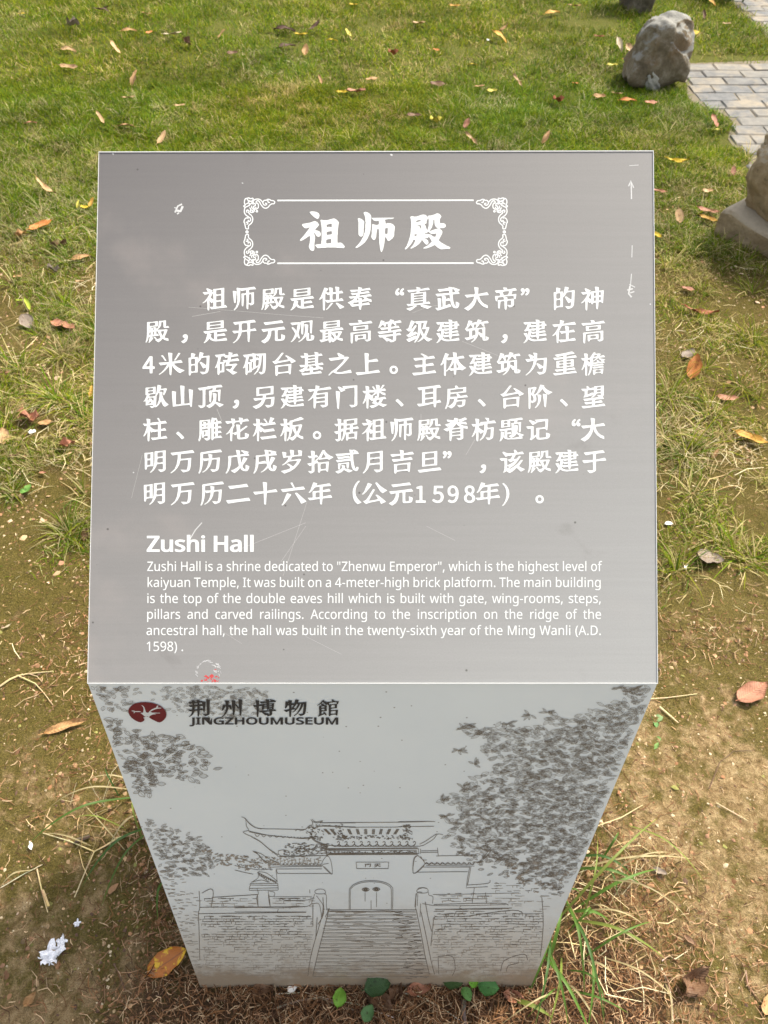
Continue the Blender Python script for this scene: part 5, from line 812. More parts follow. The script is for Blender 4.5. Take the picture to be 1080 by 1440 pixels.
GLY['k公'] = ((74,-28,7,0,49,18,60,15,111,21,7,-4,18,-43,8,-6,75,34,4,5,-70,58,-71,54,-12,6,-19,-7,-4,-4,28,-31,12,-28,-1,-8,-75,-18,-75,-8,0,5,14,29,85,148,1,5,-6,4,-23,2,-6,-3,-63,-105,-47,-67,-21,-16,-29,-7,-4,-4,2,-5),(13,130,13,1,10,6,50,45,57,67,32,49,0,7,-61,20,-7,-2,-55,-129,-11,-22,-32,-34,-1,-5),(353,154,7,1,68,41,5,6,-43,23,-54,37,-34,29,-42,43,-7,1,-19,-6,-2,-5,2,-4,78,-128,8,-10),)
GLY['k1'] = ((35,-7,159,0,7,2,3,3,0,31,-3,6,-52,1,-4,5,0,248,-2,7,-3,2,-36,0,-27,-12,-29,-7,-7,-7,-1,-21,3,-6,47,-2,4,-4,1,-196,-5,-7,-59,-1,-2,-6,0,-29,1,-4),)
GLY['k5'] = ((100,-11,42,7,34,21,22,31,10,49,-8,43,-25,34,-26,15,-14,3,-31,2,-26,-4,-1,4,5,57,6,4,102,1,4,4,1,10,-1,24,-4,4,-145,0,-6,-2,-3,-7,-8,-135,24,-16,41,15,16,1,17,-4,16,-12,7,-12,4,-10,3,-26,-9,-31,-9,-13,-15,-9,-23,-5,-22,3,-16,6,-33,24,-22,-24,-3,-7,13,-15,28,-18,29,-10),)
GLY['k9'] = ((88,-11,50,10,35,30,25,54,8,62,0,28,-5,43,-22,49,-34,30,-43,9,-35,-7,-29,-20,-20,-33,-7,-40,4,-33,8,-22,13,-19,24,-17,37,-8,17,2,43,19,-6,-36,-9,-21,-6,-14,-19,-17,-31,-6,-20,6,-23,15,-25,-24,1,-10,19,-15,29,-12),(95,147,-12,4,-14,13,-9,28,0,19,3,19,10,19,13,10,18,3,19,-4,18,-16,12,-29,4,-33,-16,-19,-13,-9,-19,-7),)
GLY['k8'] = ((109,-11,40,6,33,17,21,26,8,31,-5,31,-8,16,-31,33,18,24,11,24,3,30,-6,29,-14,21,-8,8,-22,13,-33,5,-26,-2,-16,-5,-24,-16,-18,-24,-6,-29,3,-28,10,-19,19,-26,-29,-28,-13,-26,-4,-24,8,-38,20,-26,34,-17),(97,31,-9,2,-17,11,-9,13,-4,19,3,19,8,17,24,22,21,-8,26,-15,15,-16,6,-21,-3,-19,-11,-15,-12,-7,-14,-3),(128,168,-38,21,-13,17,-3,14,2,19,10,15,14,7,14,3,19,-5,12,-10,7,-15,2,-23,-2,-11,-14,-25),)
GLY['k）'] = ((15,-61,11,1,15,13,26,29,30,47,26,59,8,52,-8,61,-20,48,-28,40,-34,31,-7,3,-19,-5,-4,-6,33,-33,21,-40,15,-54,3,-62,-5,-40,-13,-47,-22,-50,-33,-40,0,-5),)
GLY['k荆'] = ((5,-49,7,-2,10,3,38,30,22,30,17,33,8,41,4,4,36,5,7,-2,5,-57,0,-54,7,-17,5,-4,11,0,4,4,8,59,3,54,4,21,55,4,2,-3,1,-19,9,-17,7,-4,11,3,12,119,7,97,-2,10,-52,10,-17,15,-33,-12,-2,6,2,16,-4,6,-52,8,-7,-4,9,-26,1,-12,-3,-5,-29,-2,-3,7,2,19,-3,5,-52,8,-7,-4,9,-23,0,-17,-54,2,-10,-3,0,-6,28,-32,41,10,11,-32,-4,-5,-69,-7,1,-5,28,-33,9,-2,19,6,3,-16,0,-40,-3,-7,-64,0,2,-9,26,-31,34,9,2,-5,-2,-26,-16,-49,-11,-21,-25,-24),(292,-28,9,-2,28,8,14,7,24,18,6,16,0,192,5,123,-2,5,-9,3,-45,8,-9,-4,0,-26,9,-161,5,-142,-5,-5,-59,2,-7,-1,-1,-3),(114,118,-5,5,1,62,23,5,19,0,3,-8,-1,-56,-9,-5),(253,126,-16,18,-26,-8,-10,-6,-2,3,0,57,2,6,47,1,8,-57),(102,221,-2,4,12,37,28,4,12,-1,2,-2,7,-32,-38,-8),(242,228,-10,12,-42,-5,-3,4,8,31,6,3,38,-1,5,-30,0,-13),)
GLY['k州'] = ((15,-49,13,2,54,59,29,59,17,62,5,45,7,-5,27,-52,8,-2,12,5,-2,42,-13,50,-6,4,-28,3,-5,4,0,31,5,47,-1,7,-4,4,-45,8,-17,0,-2,-4,13,-102,-4,-3,-44,12,-7,-7,-11,-92,-10,-31,13,-2,10,5,16,21,38,70,2,-23,-3,-38,-10,-61,-21,-59,-40,-52,0,-5),(337,-18,13,0,5,7,16,349,-4,5,-55,10,-7,-2,-2,-3,2,-66,9,-109,-2,-19,-17,38,-25,45,-5,4,-15,1,1,75,-21,7,-40,5,-5,-5,0,-26,16,-198,3,-90,12,-18,14,-1,4,5,15,220,19,-26,24,-50,9,-3,14,5,1,-2,6,-57,2,-80,9,-19),)
GLY['k博'] = ((70,-49,16,-2,5,11,6,116,3,7,28,-32,31,0,5,-13,26,-26,18,-25,5,-1,19,6,9,-6,15,-16,7,-2,33,9,21,10,12,11,4,17,0,56,3,7,71,8,-1,7,-23,27,-30,-7,-15,-6,-3,2,3,12,15,-2,6,4,12,123,-2,14,-7,2,-52,-9,-26,0,-5,5,0,14,4,5,119,11,1,8,-18,24,-51,20,-40,9,-4,-1,-1,-5,6,-19,24,-9,4,-7,-39,-7,-4,2,3,31,-2,4,-30,7,-28,2,-3,-6,10,-33,1,-10,-3,-2,-88,-3,-24,-3,-3,-4,29,-31,90,16,3,-11,-3,-11,-28,-8,-52,-3,-7,-5,-10,2,-28,-11,-3,6,0,45,3,42,-40,9,-24,1,-2,-7,9,-50,5,-52,-5,-3,-52,2,-5,-4,29,-36,9,0,24,7,2,-2,5,-101,0,-111),(279,3,-16,5,14,9,-2,5,-90,33,12,5,87,13,3,-6,0,-59,-3,-5),(100,86,2,101,5,5,35,3,9,-3,1,-73,12,-18,9,-1,6,4,13,32,28,4,15,0,14,-29,14,0,12,16,7,-18,0,-9,-5,-3,-113,-5),(327,130,-47,8,-3,4,5,5,45,4,6,-18),(197,156,-5,5,0,14,2,5,36,4,4,-2,1,-16,-3,-6),(284,166,-5,5,0,14,3,4,38,5,6,-2,1,-17,-3,-4),(197,199,-5,5,0,14,2,5,29,5,11,-3,1,-17,-3,-4),(282,209,-3,11,3,13,44,4,1,-17,-3,-6),)
GLY['k物'] = ((98,-49,11,0,5,5,10,137,4,14,28,10,31,6,-13,-28,-36,-38,4,-4,10,0,16,10,32,32,32,47,29,55,16,48,5,5,10,-1,-4,-24,-13,-58,-26,-70,-37,-71,-47,-44,-3,-8,6,-2,14,2,51,50,45,66,38,81,22,79,2,-13,-9,-130,-7,-52,-9,-31,-10,-11,-59,5,-4,-3,34,-38,8,-5,21,6,26,12,22,15,13,29,10,59,8,80,4,114,-21,-1,-69,-11,-56,-2,-4,2,0,4,16,50,-8,4,-49,12,-7,-9,-18,-80,-4,-8,-14,14,-24,-10,-3,1,4,59,-2,8,-3,2,-57,8,-5,-6,5,-31,-50,7,-5,-32,0,-69,-7,-31,3,-12,7,-12,8,-2,22,31,12,35,19,3,5,-43,-3,-42,-9,-7,-75,-16,-7,-6,42,-38,31,15,14,13,4,-1,5,-57,0,-59,6,-14),(192,132,-31,34,27,28,28,46,4,3,10,0,2,-6,-11,-43,-24,-56),(126,142,-2,57,3,17,32,0,1,-5,-6,-17,-21,-30,0,-5,4,-5),(71,241,-1,5,4,16,4,-18,-2,-3),)
GLY['k館'] = ((14,-42,38,14,76,41,5,-2,5,-11,14,-14,9,-1,7,4,-4,16,-18,36,-13,23,-5,4,-14,-2,-6,-4,6,-21,-2,-10,-29,-22,-5,-2,-2,3,0,57,2,6,34,8,54,3,4,6,-2,45,2,76,-9,4,-33,-3,-7,20,-8,14,-39,4,0,3,21,28,5,2,56,-60,8,1,14,7,9,-11,12,-4,3,-17,2,-64,0,-151,7,-15,7,-3,9,1,8,10,4,12,5,3,40,9,39,-1,8,-7,7,-12,8,-1,7,3,4,10,9,109,-2,7,-4,2,-69,-12,-45,0,-5,5,0,24,8,7,37,7,63,5,-1,47,2,40,3,3,14,2,3,5,10,54,-1,7,-10,2,-35,-7,-26,1,0,9,-3,5,-28,28,-7,2,-14,-4,-4,-5,9,-19,2,-16,-3,-5,-30,-7,-50,-3,-7,-4,-48,26,-2,19,-11,4,-12,-3,-57,-75,-19,-20,-27,-22,3,-4,8,0,54,34,13,-14,4,-16,-3,-5,-31,-3,-9,-3,-3,-3,3,-90,-2,-90,-9,-33,-16,-21),(246,17,-4,2,-1,5,0,43,3,7,42,10,34,-1,4,-2,1,-50,-3,-6,-38,-8),(78,96,-2,13,0,17,2,4,36,6,14,-3,1,-26,-3,-7),(78,153,-2,13,0,14,2,4,43,6,7,-3,0,-23,-2,-6),(246,156,-4,3,-1,5,2,44,29,8,33,0,5,-3,1,-42,-3,-7,-31,-8),(213,229,-5,3,0,5,4,14,5,7,-2,7,3,3,76,12,44,0,3,-3,5,-31,-2,-2,-69,-12),)
GLY['k門'] = ((47,-56,13,1,4,15,11,194,6,4,38,7,61,3,9,7,-2,109,3,21,-2,7,-3,3,-73,-12,-76,-5,-7,-4,0,-62,4,-97,0,-170,7,-17),(280,-30,9,-2,40,10,33,20,8,7,3,10,-1,201,2,18,0,93,-1,7,-4,2,-85,-14,-59,-2,-12,-3,-4,-5,2,-99,-3,-31,3,-9,99,11,12,0,4,-4,3,-102,-4,-63,-8,-2,-68,2,-10,-3),(95,182,-17,3,0,35,26,7,37,-2,-1,-36,-33,-8),(258,203,-2,10,2,27,33,8,34,-2,1,-30,-3,-8,-29,-6),(78,243,-2,10,2,25,31,8,32,-2,-1,-33,-33,-9),(258,264,-2,27,3,7,27,7,39,-2,-1,-32,-33,-8),)
GLY['k天'] = ((46,-56,11,3,59,36,45,48,30,50,10,41,5,-3,19,-43,43,-41,56,-32,59,-14,9,2,-6,43,-59,15,-42,25,-30,33,-17,45,4,4,21,2,132,12,4,3,0,5,-23,34,-9,3,-140,-29,-6,4,4,86,9,3,147,13,1,6,-25,38,-16,0,-154,-23,-156,-15,-14,-4,2,-8,31,-37,118,22,5,-6,0,-68,-5,-18,-144,-6,-23,-5,1,-4,34,-40,121,21,-9,-38,-34,-44,-52,-41,-70,-38,1,-5),)
GLY['n"'] = ((91,402,-12,-147,-32,0,-11,147),(193,402,-11,-147,-32,0,-12,147),)
GLY['n('] = ((22,154,2,45,6,45,12,43,16,41,21,38,26,36,48,0,-35,-57,-25,-61,-15,-64,-5,-66,2,-43,7,-42,11,-42,15,-40,20,-39,24,-37,-47,0,-26,35,-21,37,-16,40,-12,43,-6,43),)
GLY['n)'] = ((147,154,-3,-45,-6,-43,-11,-43,-16,-40,-21,-37,-26,-35,-48,0,25,37,19,39,15,40,11,42,7,42,2,43,-2,44,-7,44,-11,42,-15,41,-20,39,-24,38,48,0,26,-36,21,-38,16,-41,11,-43,6,-45),)
GLY['n,'] = ((109,59,-13,-43,-36,-89,-38,0,21,95,7,44,54,0),)
GLY['n-'] = ((22,128,0,45,137,0,0,-45),)
GLY['n.'] = ((40,30,2,18,8,12,11,6,14,3,13,-3,12,-6,8,-12,3,-18,-3,-17,-8,-12,-12,-7,-13,-3,-14,3,-11,7,-8,12),)
GLY['n1'] = ((200,-1,-50,0,0,281,3,68,-77,-65,-27,34,109,85,42,0),)
GLY['n4'] = ((311,90,-59,0,0,-91,-49,0,0,91,-192,0,0,43,189,271,52,0,0,-268,59,0),(203,262,3,88,-25,-44,-120,-170,142,0),)
GLY['n5'] = ((154,247,39,-4,33,-11,27,-17,20,-23,13,-29,4,-35,-5,-39,-13,-33,-22,-27,-30,-19,-37,-12,-44,-4,-30,1,-28,4,-25,7,-21,10,0,48,23,-12,27,-8,28,-5,27,-2,28,2,23,7,20,12,15,17,9,21,3,27,-6,34,-18,26,-31,15,-45,6,-36,-3,-33,-6,-25,16,15,191,203,0,0,-47,-159,0,-10,-114),)
GLY['n8'] = ((160,407,33,-3,30,-8,24,-14,18,-18,12,-24,4,-30,-3,-22,-8,-20,-12,-17,-16,-15,-37,-24,44,-26,18,-16,15,-19,9,-21,3,-26,-4,-32,-13,-27,-19,-21,-27,-17,-32,-10,-37,-3,-40,3,-34,10,-26,15,-20,22,-11,26,-4,32,3,26,8,22,14,19,17,16,40,24,-35,25,-14,16,-11,17,-7,21,-2,23,4,29,12,23,18,19,24,14,29,8),(77,102,5,-27,15,-21,26,-15,38,-5,35,5,27,15,16,22,5,27,-3,19,-7,15,-13,14,-16,13,-21,11,-32,13,-42,-22,-14,-13,-11,-15,-6,-17),(159,366,-28,-4,-22,-11,-15,-18,-5,-24,3,-19,7,-16,12,-13,15,-10,36,-19,35,18,14,11,10,14,7,15,3,19,-5,24,-15,18,-22,11),)
GLY['n9'] = ((293,230,-5,-69,-7,-33,-10,-31,-14,-28,-18,-25,-24,-21,-29,-16,-36,-10,-42,-3,-51,5,0,44,24,-6,26,-2,35,4,29,9,23,15,18,20,13,24,8,28,8,60,-23,-23,-15,-9,-17,-8,-20,-4,-23,-2,-32,4,-29,11,-23,17,-17,24,-11,30,-4,36,4,39,12,34,20,27,25,20,32,12,36,4,28,-3,26,-8,23,-14,20,-19,17,-25,12,-30,8,-36),(156,364,-31,-6,-25,-17,-17,-28,-5,-41,4,-35,14,-26,24,-16,34,-6,25,3,21,8,17,13,13,15,9,17,2,17,-5,36,-16,33,-12,14,-15,10,-17,7),)
GLY['nA'] = ((305,-1,-48,124,-158,0,-47,-124,-53,0,157,404,47,0,156,-404),(197,290,-19,59,-16,-59,-45,-120,124,0),)
GLY['nD'] = ((376,204,-6,-62,-19,-51,-30,-40,-42,-29,-51,-17,-62,-6,-112,0,0,403,124,0,57,-6,48,-17,40,-28,29,-38,18,-49),(322,203,-5,48,-13,39,-22,30,-29,20,-38,13,-44,4,-65,0,0,-313,91,2,33,8,28,12,23,18,18,22,12,27,8,33),)
GLY['nE'] = ((279,-1,-225,0,0,403,225,0,0,-46,-173,0,0,-124,163,0,0,-45,-163,0,0,-142,173,0),)
GLY['bE'] = ((297,-10,-261,0,0,421,261,0,0,-64,-174,0,0,-106,164,0,0,-63,-164,0,0,-124,174,0),)
GLY['bG'] = ((210,221,175,0,0,-213,-81,-18,-78,-5,-62,6,-52,20,-42,32,-30,43,-18,53,-6,61,7,61,20,53,33,43,45,33,56,20,64,6,35,-1,33,-5,77,-22,-34,-62,-62,20,-25,5,-25,1,-41,-4,-33,-14,-26,-22,-19,-30,-12,-37,-4,-45,4,-43,10,-37,17,-30,25,-23,33,-14,44,-5,43,3,17,5,0,101,-88,0),)
GLY['nH'] = ((362,-1,-52,0,0,187,-204,0,0,-187,-52,0,0,403,52,0,0,-170,204,0,0,170,52,0),)
GLY['bH'] = ((379,-10,-87,0,0,187,-169,0,0,-187,-87,0,0,421,87,0,0,-170,169,0,0,170,87,0),)
GLY['nI'] = ((168,-1,-146,0,0,31,47,10,0,320,-47,11,0,31,146,0,0,-31,-47,-11,0,-320,47,-10),)
GLY['bI'] = ((186,-10,-182,0,0,47,47,11,0,305,-47,11,0,47,182,0,0,-47,-48,-11,0,-305,48,-11),)
GLY['bJ'] = ((-2,-116,-27,2,-33,7,0,62,40,-6,29,0,8,3,7,6,10,24,1,21,0,408,87,0,0,-405,-3,-37,-11,-31,-19,-24,-26,-17,-30,-10),)
GLY['nM'] = ((231,-1,-132,352,3,-108,0,-244,-48,0,0,403,76,0,123,-328,127,328,75,0,0,-403,-51,0,0,247,5,104,-136,-351),)
GLY['bM'] = ((219,-10,-117,354,15,-21,2,-333,-83,0,0,421,106,0,111,-323,115,323,105,0,0,-421,-86,0,0,256,2,76,17,22,-121,-354),)
GLY['bN'] = ((390,-10,-87,0,-198,331,12,-19,1,-37,1,-275,-83,0,0,421,87,0,197,-329,-11,14,-1,39,-1,276,83,0),)
GLY['bO'] = ((422,201,-3,-46,-9,-41,-16,-37,-23,-32,-29,-26,-35,-19,-41,-12,-46,-3,-48,3,-42,12,-35,19,-29,26,-23,32,-15,37,-9,42,-3,46,5,59,17,52,28,44,40,33,52,20,62,7,60,-7,51,-20,40,-33,29,-43,17,-53),(106,201,3,-45,10,-38,15,-30,21,-22,28,-13,37,-5,36,5,28,13,20,22,16,30,9,38,4,45,-2,35,-6,30,-8,26,-12,22,-15,17,-19,12,-23,7,-28,3,-37,-5,-28,-13,-21,-21,-15,-30,-10,-38),)
GLY['bS'] = ((300,107,-5,-36,-15,-30,-25,-25,-33,-17,-39,-11,-44,-3,-45,2,-40,7,-44,13,0,69,73,-21,29,-5,29,-2,24,2,19,5,13,8,9,11,5,13,2,16,-2,15,-4,13,-8,10,-14,11,-102,45,-20,13,-17,14,-13,17,-10,18,-6,21,-2,25,5,32,15,28,23,22,30,16,35,10,38,3,34,-1,31,-5,69,-20,-27,-62,-61,18,-23,5,-23,1,-20,-1,-15,-5,-11,-8,-6,-9,-6,-25,2,-16,4,-13,7,-10,14,-11,21,-10,62,-26,29,-15,24,-17,19,-22,11,-26),)
GLY['nT'] = ((182,-1,-52,0,0,357,-125,0,0,46,302,0,0,-46,-125,0),)
GLY['bU'] = ((377,141,-4,-41,-14,-38,-25,-32,-34,-25,-44,-15,-53,-5,-38,2,-34,8,-30,14,-25,19,-19,24,-14,27,-8,30,-3,33,0,269,87,0,0,-270,6,-40,6,-16,9,-13,12,-10,14,-8,18,-4,22,-2,29,3,21,9,15,14,11,18,7,23,2,27,0,269,86,0),)
GLY['nW'] = ((516,402,-107,-403,-52,0,-79,263,-19,79,-19,-80,-76,-262,-52,0,-106,403,54,0,69,-271,12,-70,8,47,13,51,70,243,54,0,73,-245,14,-51,8,-45,10,61,70,280),)
GLY['nZ'] = ((300,-1,-279,0,0,39,210,317,-204,0,0,47,267,0,0,-40,-210,-316,216,0),)
GLY['bZ'] = ((317,-10,-314,0,0,51,196,305,-189,0,0,65,302,0,0,-51,-196,-305,201,0),)
GLY['na'] = ((162,307,48,-6,34,-19,11,-14,9,-17,5,-21,1,-25,0,-206,-37,0,-9,42,-28,-26,-15,-10,-17,-6,-43,-5,-26,2,-23,7,-20,13,-14,17,-10,23,-3,28,2,21,7,19,11,16,16,14,45,19,64,7,50,2,-4,49,-12,20,-19,11,-26,3,-23,-1,-22,-6,-40,-16,-16,38,47,19,28,6),(176,145,-47,-6,-30,-12,-16,-19,-5,-25,3,-22,12,-14,17,-9,22,-3,35,5,28,16,11,12,8,14,4,18,2,46),)
GLY['ba'] = ((162,316,53,-7,40,-19,15,-17,10,-19,6,-23,2,-26,0,-215,-69,0,-6,33,8,-2,-15,-13,-17,-11,-20,-7,-49,-5,-29,2,-27,8,-23,14,-19,19,-11,25,-4,31,3,23,8,21,14,18,19,15,50,20,68,8,34,2,-4,37,-7,16,-13,9,-21,3,-19,-1,-75,-25,-29,55,66,23,30,6),(178,136,-45,-6,-24,-11,-10,-15,-4,-21,3,-18,6,-11,11,-7,17,-3,29,5,23,14,13,23,4,15,1,36),)
GLY['nb'] = ((98,323,-3,-61,17,17,20,15,26,9,32,4,27,-3,24,-7,21,-12,19,-18,15,-22,11,-27,6,-31,2,-37,-4,-47,-11,-39,-19,-31,-25,-22,-31,-13,-35,-4,-32,3,-26,10,-20,14,-15,16,-13,-38,-37,0,0,428,51,0),(182,264,-29,-3,-21,-9,-16,-15,-10,-21,-6,-29,-2,-35,4,-51,14,-36,11,-13,15,-9,18,-5,23,-2,19,2,16,5,14,10,11,13,15,36,5,49,-5,49,-15,36,-11,12,-14,9,-17,5),)
GLY['nc'] = ((168,-6,-37,4,-34,12,-28,21,-21,30,-13,39,-5,49,5,50,14,40,22,31,28,21,34,12,39,4,44,-5,36,-11,-16,-43,-32,10,-33,5,-28,-4,-22,-9,-17,-16,-12,-22,-7,-28,-2,-35,2,-33,7,-28,12,-22,17,-15,21,-10,26,-3,43,5,36,12,0,-45,-34,-12),)
GLY['nd'] = ((154,-6,-26,2,-24,8,-22,12,-18,17,-15,22,-10,27,-7,31,-2,37,2,36,7,32,10,27,15,22,19,18,21,12,24,8,27,2,22,-1,19,-5,31,-16,21,-22,-1,164,51,0,0,-428,-41,0,-7,40,-23,-22,-15,-10,-16,-7,-19,-5),(162,36,22,2,19,5,14,8,12,11,14,32,5,55,-5,50,-13,36,-12,13,-15,9,-18,6,-23,2,-19,-2,-16,-6,-13,-10,-12,-14,-14,-37,-5,-47,5,-48,14,-35,12,-13,13,-10,16,-5),)
GLY['ne'] = ((164,307,36,-4,31,-13,25,-20,18,-27,11,-34,4,-38,0,-31,-206,0,7,-44,19,-32,13,-12,16,-8,19,-5,48,-1,24,4,46,16,0,-44,-46,-16,-53,-4,-41,4,-35,13,-30,22,-21,30,-14,39,-5,46,4,46,13,39,20,32,27,23,32,14),(163,265,-31,-5,-24,-17,-16,-27,-8,-35,152,0,-2,23,-6,21,-10,17,-14,13,-18,8),)
GLY['nf'] = ((187,262,-76,0,0,-263,-51,0,0,263,-52,0,0,24,52,17,3,52,9,28,14,21,20,15,24,8,29,3,33,-3,26,-7,-13,-40,-22,5,-24,3,-21,-4,-15,-12,-9,-21,-3,-31,0,-18,76,0),)
GLY['ng'] = ((154,307,29,-3,25,-8,23,-14,17,-20,10,40,40,0,0,-307,-3,-39,-11,-33,-19,-25,-26,-19,-34,-11,-42,-3,-60,4,-26,6,-23,9,0,47,24,-10,27,-8,29,-4,32,-2,34,6,26,17,16,26,6,35,2,48,-19,-20,-22,-14,-25,-9,-29,-2,-28,2,-24,8,-22,13,-18,18,-14,23,-11,26,-6,31,-2,35,2,34,6,31,11,26,14,24,18,18,21,14,25,8),(161,264,-23,-3,-19,-10,-16,-17,-11,-22,-7,-29,-2,-34,5,-49,15,-35,11,-13,14,-9,16,-6,18,-2,21,2,18,4,15,8,12,11,9,14,7,18,3,21,2,37,-3,37,-7,29,-11,22,-17,15,-22,8),)
GLY['nh'] = ((98,301,-3,-41,26,26,16,9,17,6,37,6,34,-3,28,-9,21,-15,16,-21,9,-28,3,-35,0,-197,-50,0,0,194,-4,31,-12,22,-21,14,-30,4,-30,-3,-22,-9,-16,-16,-11,-21,-6,-27,-2,-33,0,-156,-51,0,0,428,51,0),)
GLY['bh'] = ((115,301,-1,-22,-8,-6,-10,8,15,12,18,10,20,7,43,6,36,-3,32,-10,27,-16,18,-24,11,-30,4,-37,0,-206,-86,0,0,202,-3,29,-8,19,-14,11,-24,4,-25,-3,-17,-8,-12,-13,-9,-19,-5,-25,-2,-32,0,-165,-85,0,0,446,85,0),)
GLY['ni'] = ((98,302,0,-303,-51,0,0,303),(73,414,11,-1,9,-6,7,-10,2,-15,-2,-14,-7,-10,-9,-6,-11,-2,-12,2,-9,6,-7,10,-2,14,2,15,7,10,9,6),)
GLY['bi'] = ((115,311,0,-321,-85,0,0,321),(73,424,17,-3,16,-8,11,-13,3,-18,-3,-17,-11,-13,-16,-9,-17,-2,-18,2,-16,9,-11,13,-3,17,3,18,11,13,16,8),)
GLY['nk'] = ((97,204,-2,-48,37,44,96,102,59,-1,-122,-129,131,-173,-61,0,-104,140,-34,-29,0,-111,-50,0,0,428,50,0),)
GLY['nl'] = ((98,-1,-51,0,0,428,51,0),)
GLY['bl'] = ((115,-10,-85,0,0,446,85,0),)
GLY['nm'] = ((378,307,24,-1,21,-5,17,-9,15,-11,11,-15,8,-20,5,-23,1,-27,0,-197,-50,0,0,195,-4,30,-11,23,-19,13,-27,4,-20,-1,-17,-5,-14,-8,-11,-11,-14,-31,-4,-42,0,-167,-51,0,-1,216,-5,18,-9,14,-11,9,-15,6,-20,2,-27,-3,-20,-9,-15,-16,-10,-21,-5,-26,-2,-33,0,-157,-51,0,0,303,41,0,7,-41,26,26,30,15,35,5,32,-3,27,-9,20,-16,14,-22,20,22,23,16,27,9),)
GLY['nn'] = ((193,307,25,-1,22,-5,19,-9,15,-11,13,-15,8,-20,5,-23,2,-27,0,-197,-50,0,0,194,-4,31,-12,22,-21,14,-30,4,-23,-2,-19,-5,-15,-8,-11,-12,-14,-35,-5,-46,0,-157,-51,0,0,303,41,0,7,-41,27,26,16,9,17,6),)
GLY['no'] = ((310,151,-2,-36,-8,-31,-12,-27,-16,-22,-20,-18,-25,-13,-27,-8,-31,-2,-29,2,-26,8,-24,13,-20,18,-17,22,-12,27,-8,31,-3,36,4,46,13,39,21,30,28,23,34,14,41,4,38,-4,34,-14,28,-23,21,-30,14,-39),(83,151,2,-33,7,-28,12,-23,17,-17,22,-10,27,-4,28,4,22,10,17,17,11,23,7,28,3,33,-3,33,-7,28,-12,22,-17,17,-22,10,-27,3,-22,-2,-18,-5,-15,-10,-12,-13,-15,-36),)
GLY['np'] = ((191,307,26,-2,24,-8,21,-12,19,-17,15,-22,11,-27,6,-31,2,-37,-4,-47,-11,-39,-19,-31,-25,-23,-30,-13,-36,-4,-22,1,-19,5,-31,16,-20,21,0,-172,-51,0,0,437,42,0,6,-41,23,23,14,10,17,7,19,5),(182,264,-27,-3,-22,-8,-15,-14,-11,-20,-7,-26,-2,-42,2,-34,6,-29,10,-22,16,-17,22,-10,29,-3,25,4,20,11,15,18,11,23,6,28,3,32,-5,46,-15,36,-11,13,-14,10,-17,5),)
GLY['nr'] = ((188,307,36,-3,-6,-47,-33,4,-17,-2,-16,-5,-15,-9,-13,-12,-11,-14,-8,-17,-5,-20,-2,-21,0,-162,-51,0,0,303,42,0,5,-55,25,30,14,12,17,10,18,6),)
GLY['ns'] = ((244,83,-3,-27,-11,-22,-18,-18,-24,-12,-30,-8,-35,-2,-29,1,-25,4,-41,14,0,46,45,-17,26,-5,26,-2,32,3,22,9,12,14,4,18,-1,10,-5,9,-8,9,-14,9,-95,43,-19,12,-14,15,-8,18,-3,23,2,18,6,16,10,14,13,11,37,16,45,5,52,-5,45,-15,-17,-41,-40,14,-21,4,-22,1,-26,-2,-20,-7,-12,-12,-3,-14,1,-12,6,-9,9,-8,109,-50,18,-12,14,-15,8,-19),)
GLY['bs'] = ((262,83,-4,-30,-14,-25,-22,-19,-28,-14,-33,-8,-37,-2,-32,1,-27,4,-54,17,0,66,67,-22,23,-5,23,-2,29,3,15,8,7,10,2,14,-2,14,-6,7,-10,8,-96,43,-21,13,-17,17,-11,21,-4,25,3,20,7,18,13,16,17,13,41,17,50,5,56,-5,65,-19,-31,-57,-55,16,-38,5,-22,-2,-14,-6,-6,-8,-2,-11,3,-14,6,-7,13,-8,95,-41,21,-14,16,-16,11,-21),)
GLY['nt'] = ((148,35,43,7,0,-39,-23,-7,-28,-2,-23,2,-21,6,-18,11,-15,18,-9,24,-3,33,0,174,-43,0,0,25,44,19,19,65,31,0,0,-69,87,0,0,-40,-87,0,0,-173,3,-24,10,-16,15,-10),)
GLY['nu'] = ((300,302,0,-303,-42,0,-7,39,-26,-25,-16,-8,-36,-10,-19,-1,-33,3,-28,8,-21,15,-16,21,-9,28,-3,35,0,198,51,0,0,-195,4,-31,12,-22,21,-13,29,-5,30,3,23,10,16,15,11,21,6,27,2,32,0,158),)
GLY['bu'] = ((317,311,0,-321,-73,0,-3,31,10,-3,-16,-12,-19,-10,-20,-6,-42,-5,-37,3,-32,9,-26,16,-19,24,-11,30,-3,36,0,208,86,0,0,-203,4,-29,8,-19,14,-11,23,-4,26,3,17,8,12,14,8,18,6,25,2,32,0,166),)
GLY['nv'] = ((113,-1,-114,303,54,0,74,-206,14,-51,91,257,54,0,-115,-303),)
GLY['nw'] = ((241,170,-20,79,-22,-80,-54,-169,-57,0,-83,302,53,0,50,-194,11,-56,21,80,54,170,55,0,60,-197,11,-53,64,250,52,0,-84,-302,-59,0),)
GLY['nx'] = ((118,154,-104,148,58,0,77,-113,76,113,58,0,-105,-148,110,-155,-58,0,-81,120,-83,-120,-57,0),)
GLY['ny'] = ((0,302,54,0,76,-201,14,-52,88,253,55,0,-141,-370,-14,-23,-16,-19,-19,-14,-23,-9,-27,-2,-42,4,0,41,34,-4,16,2,14,5,12,8,18,23,22,55),)
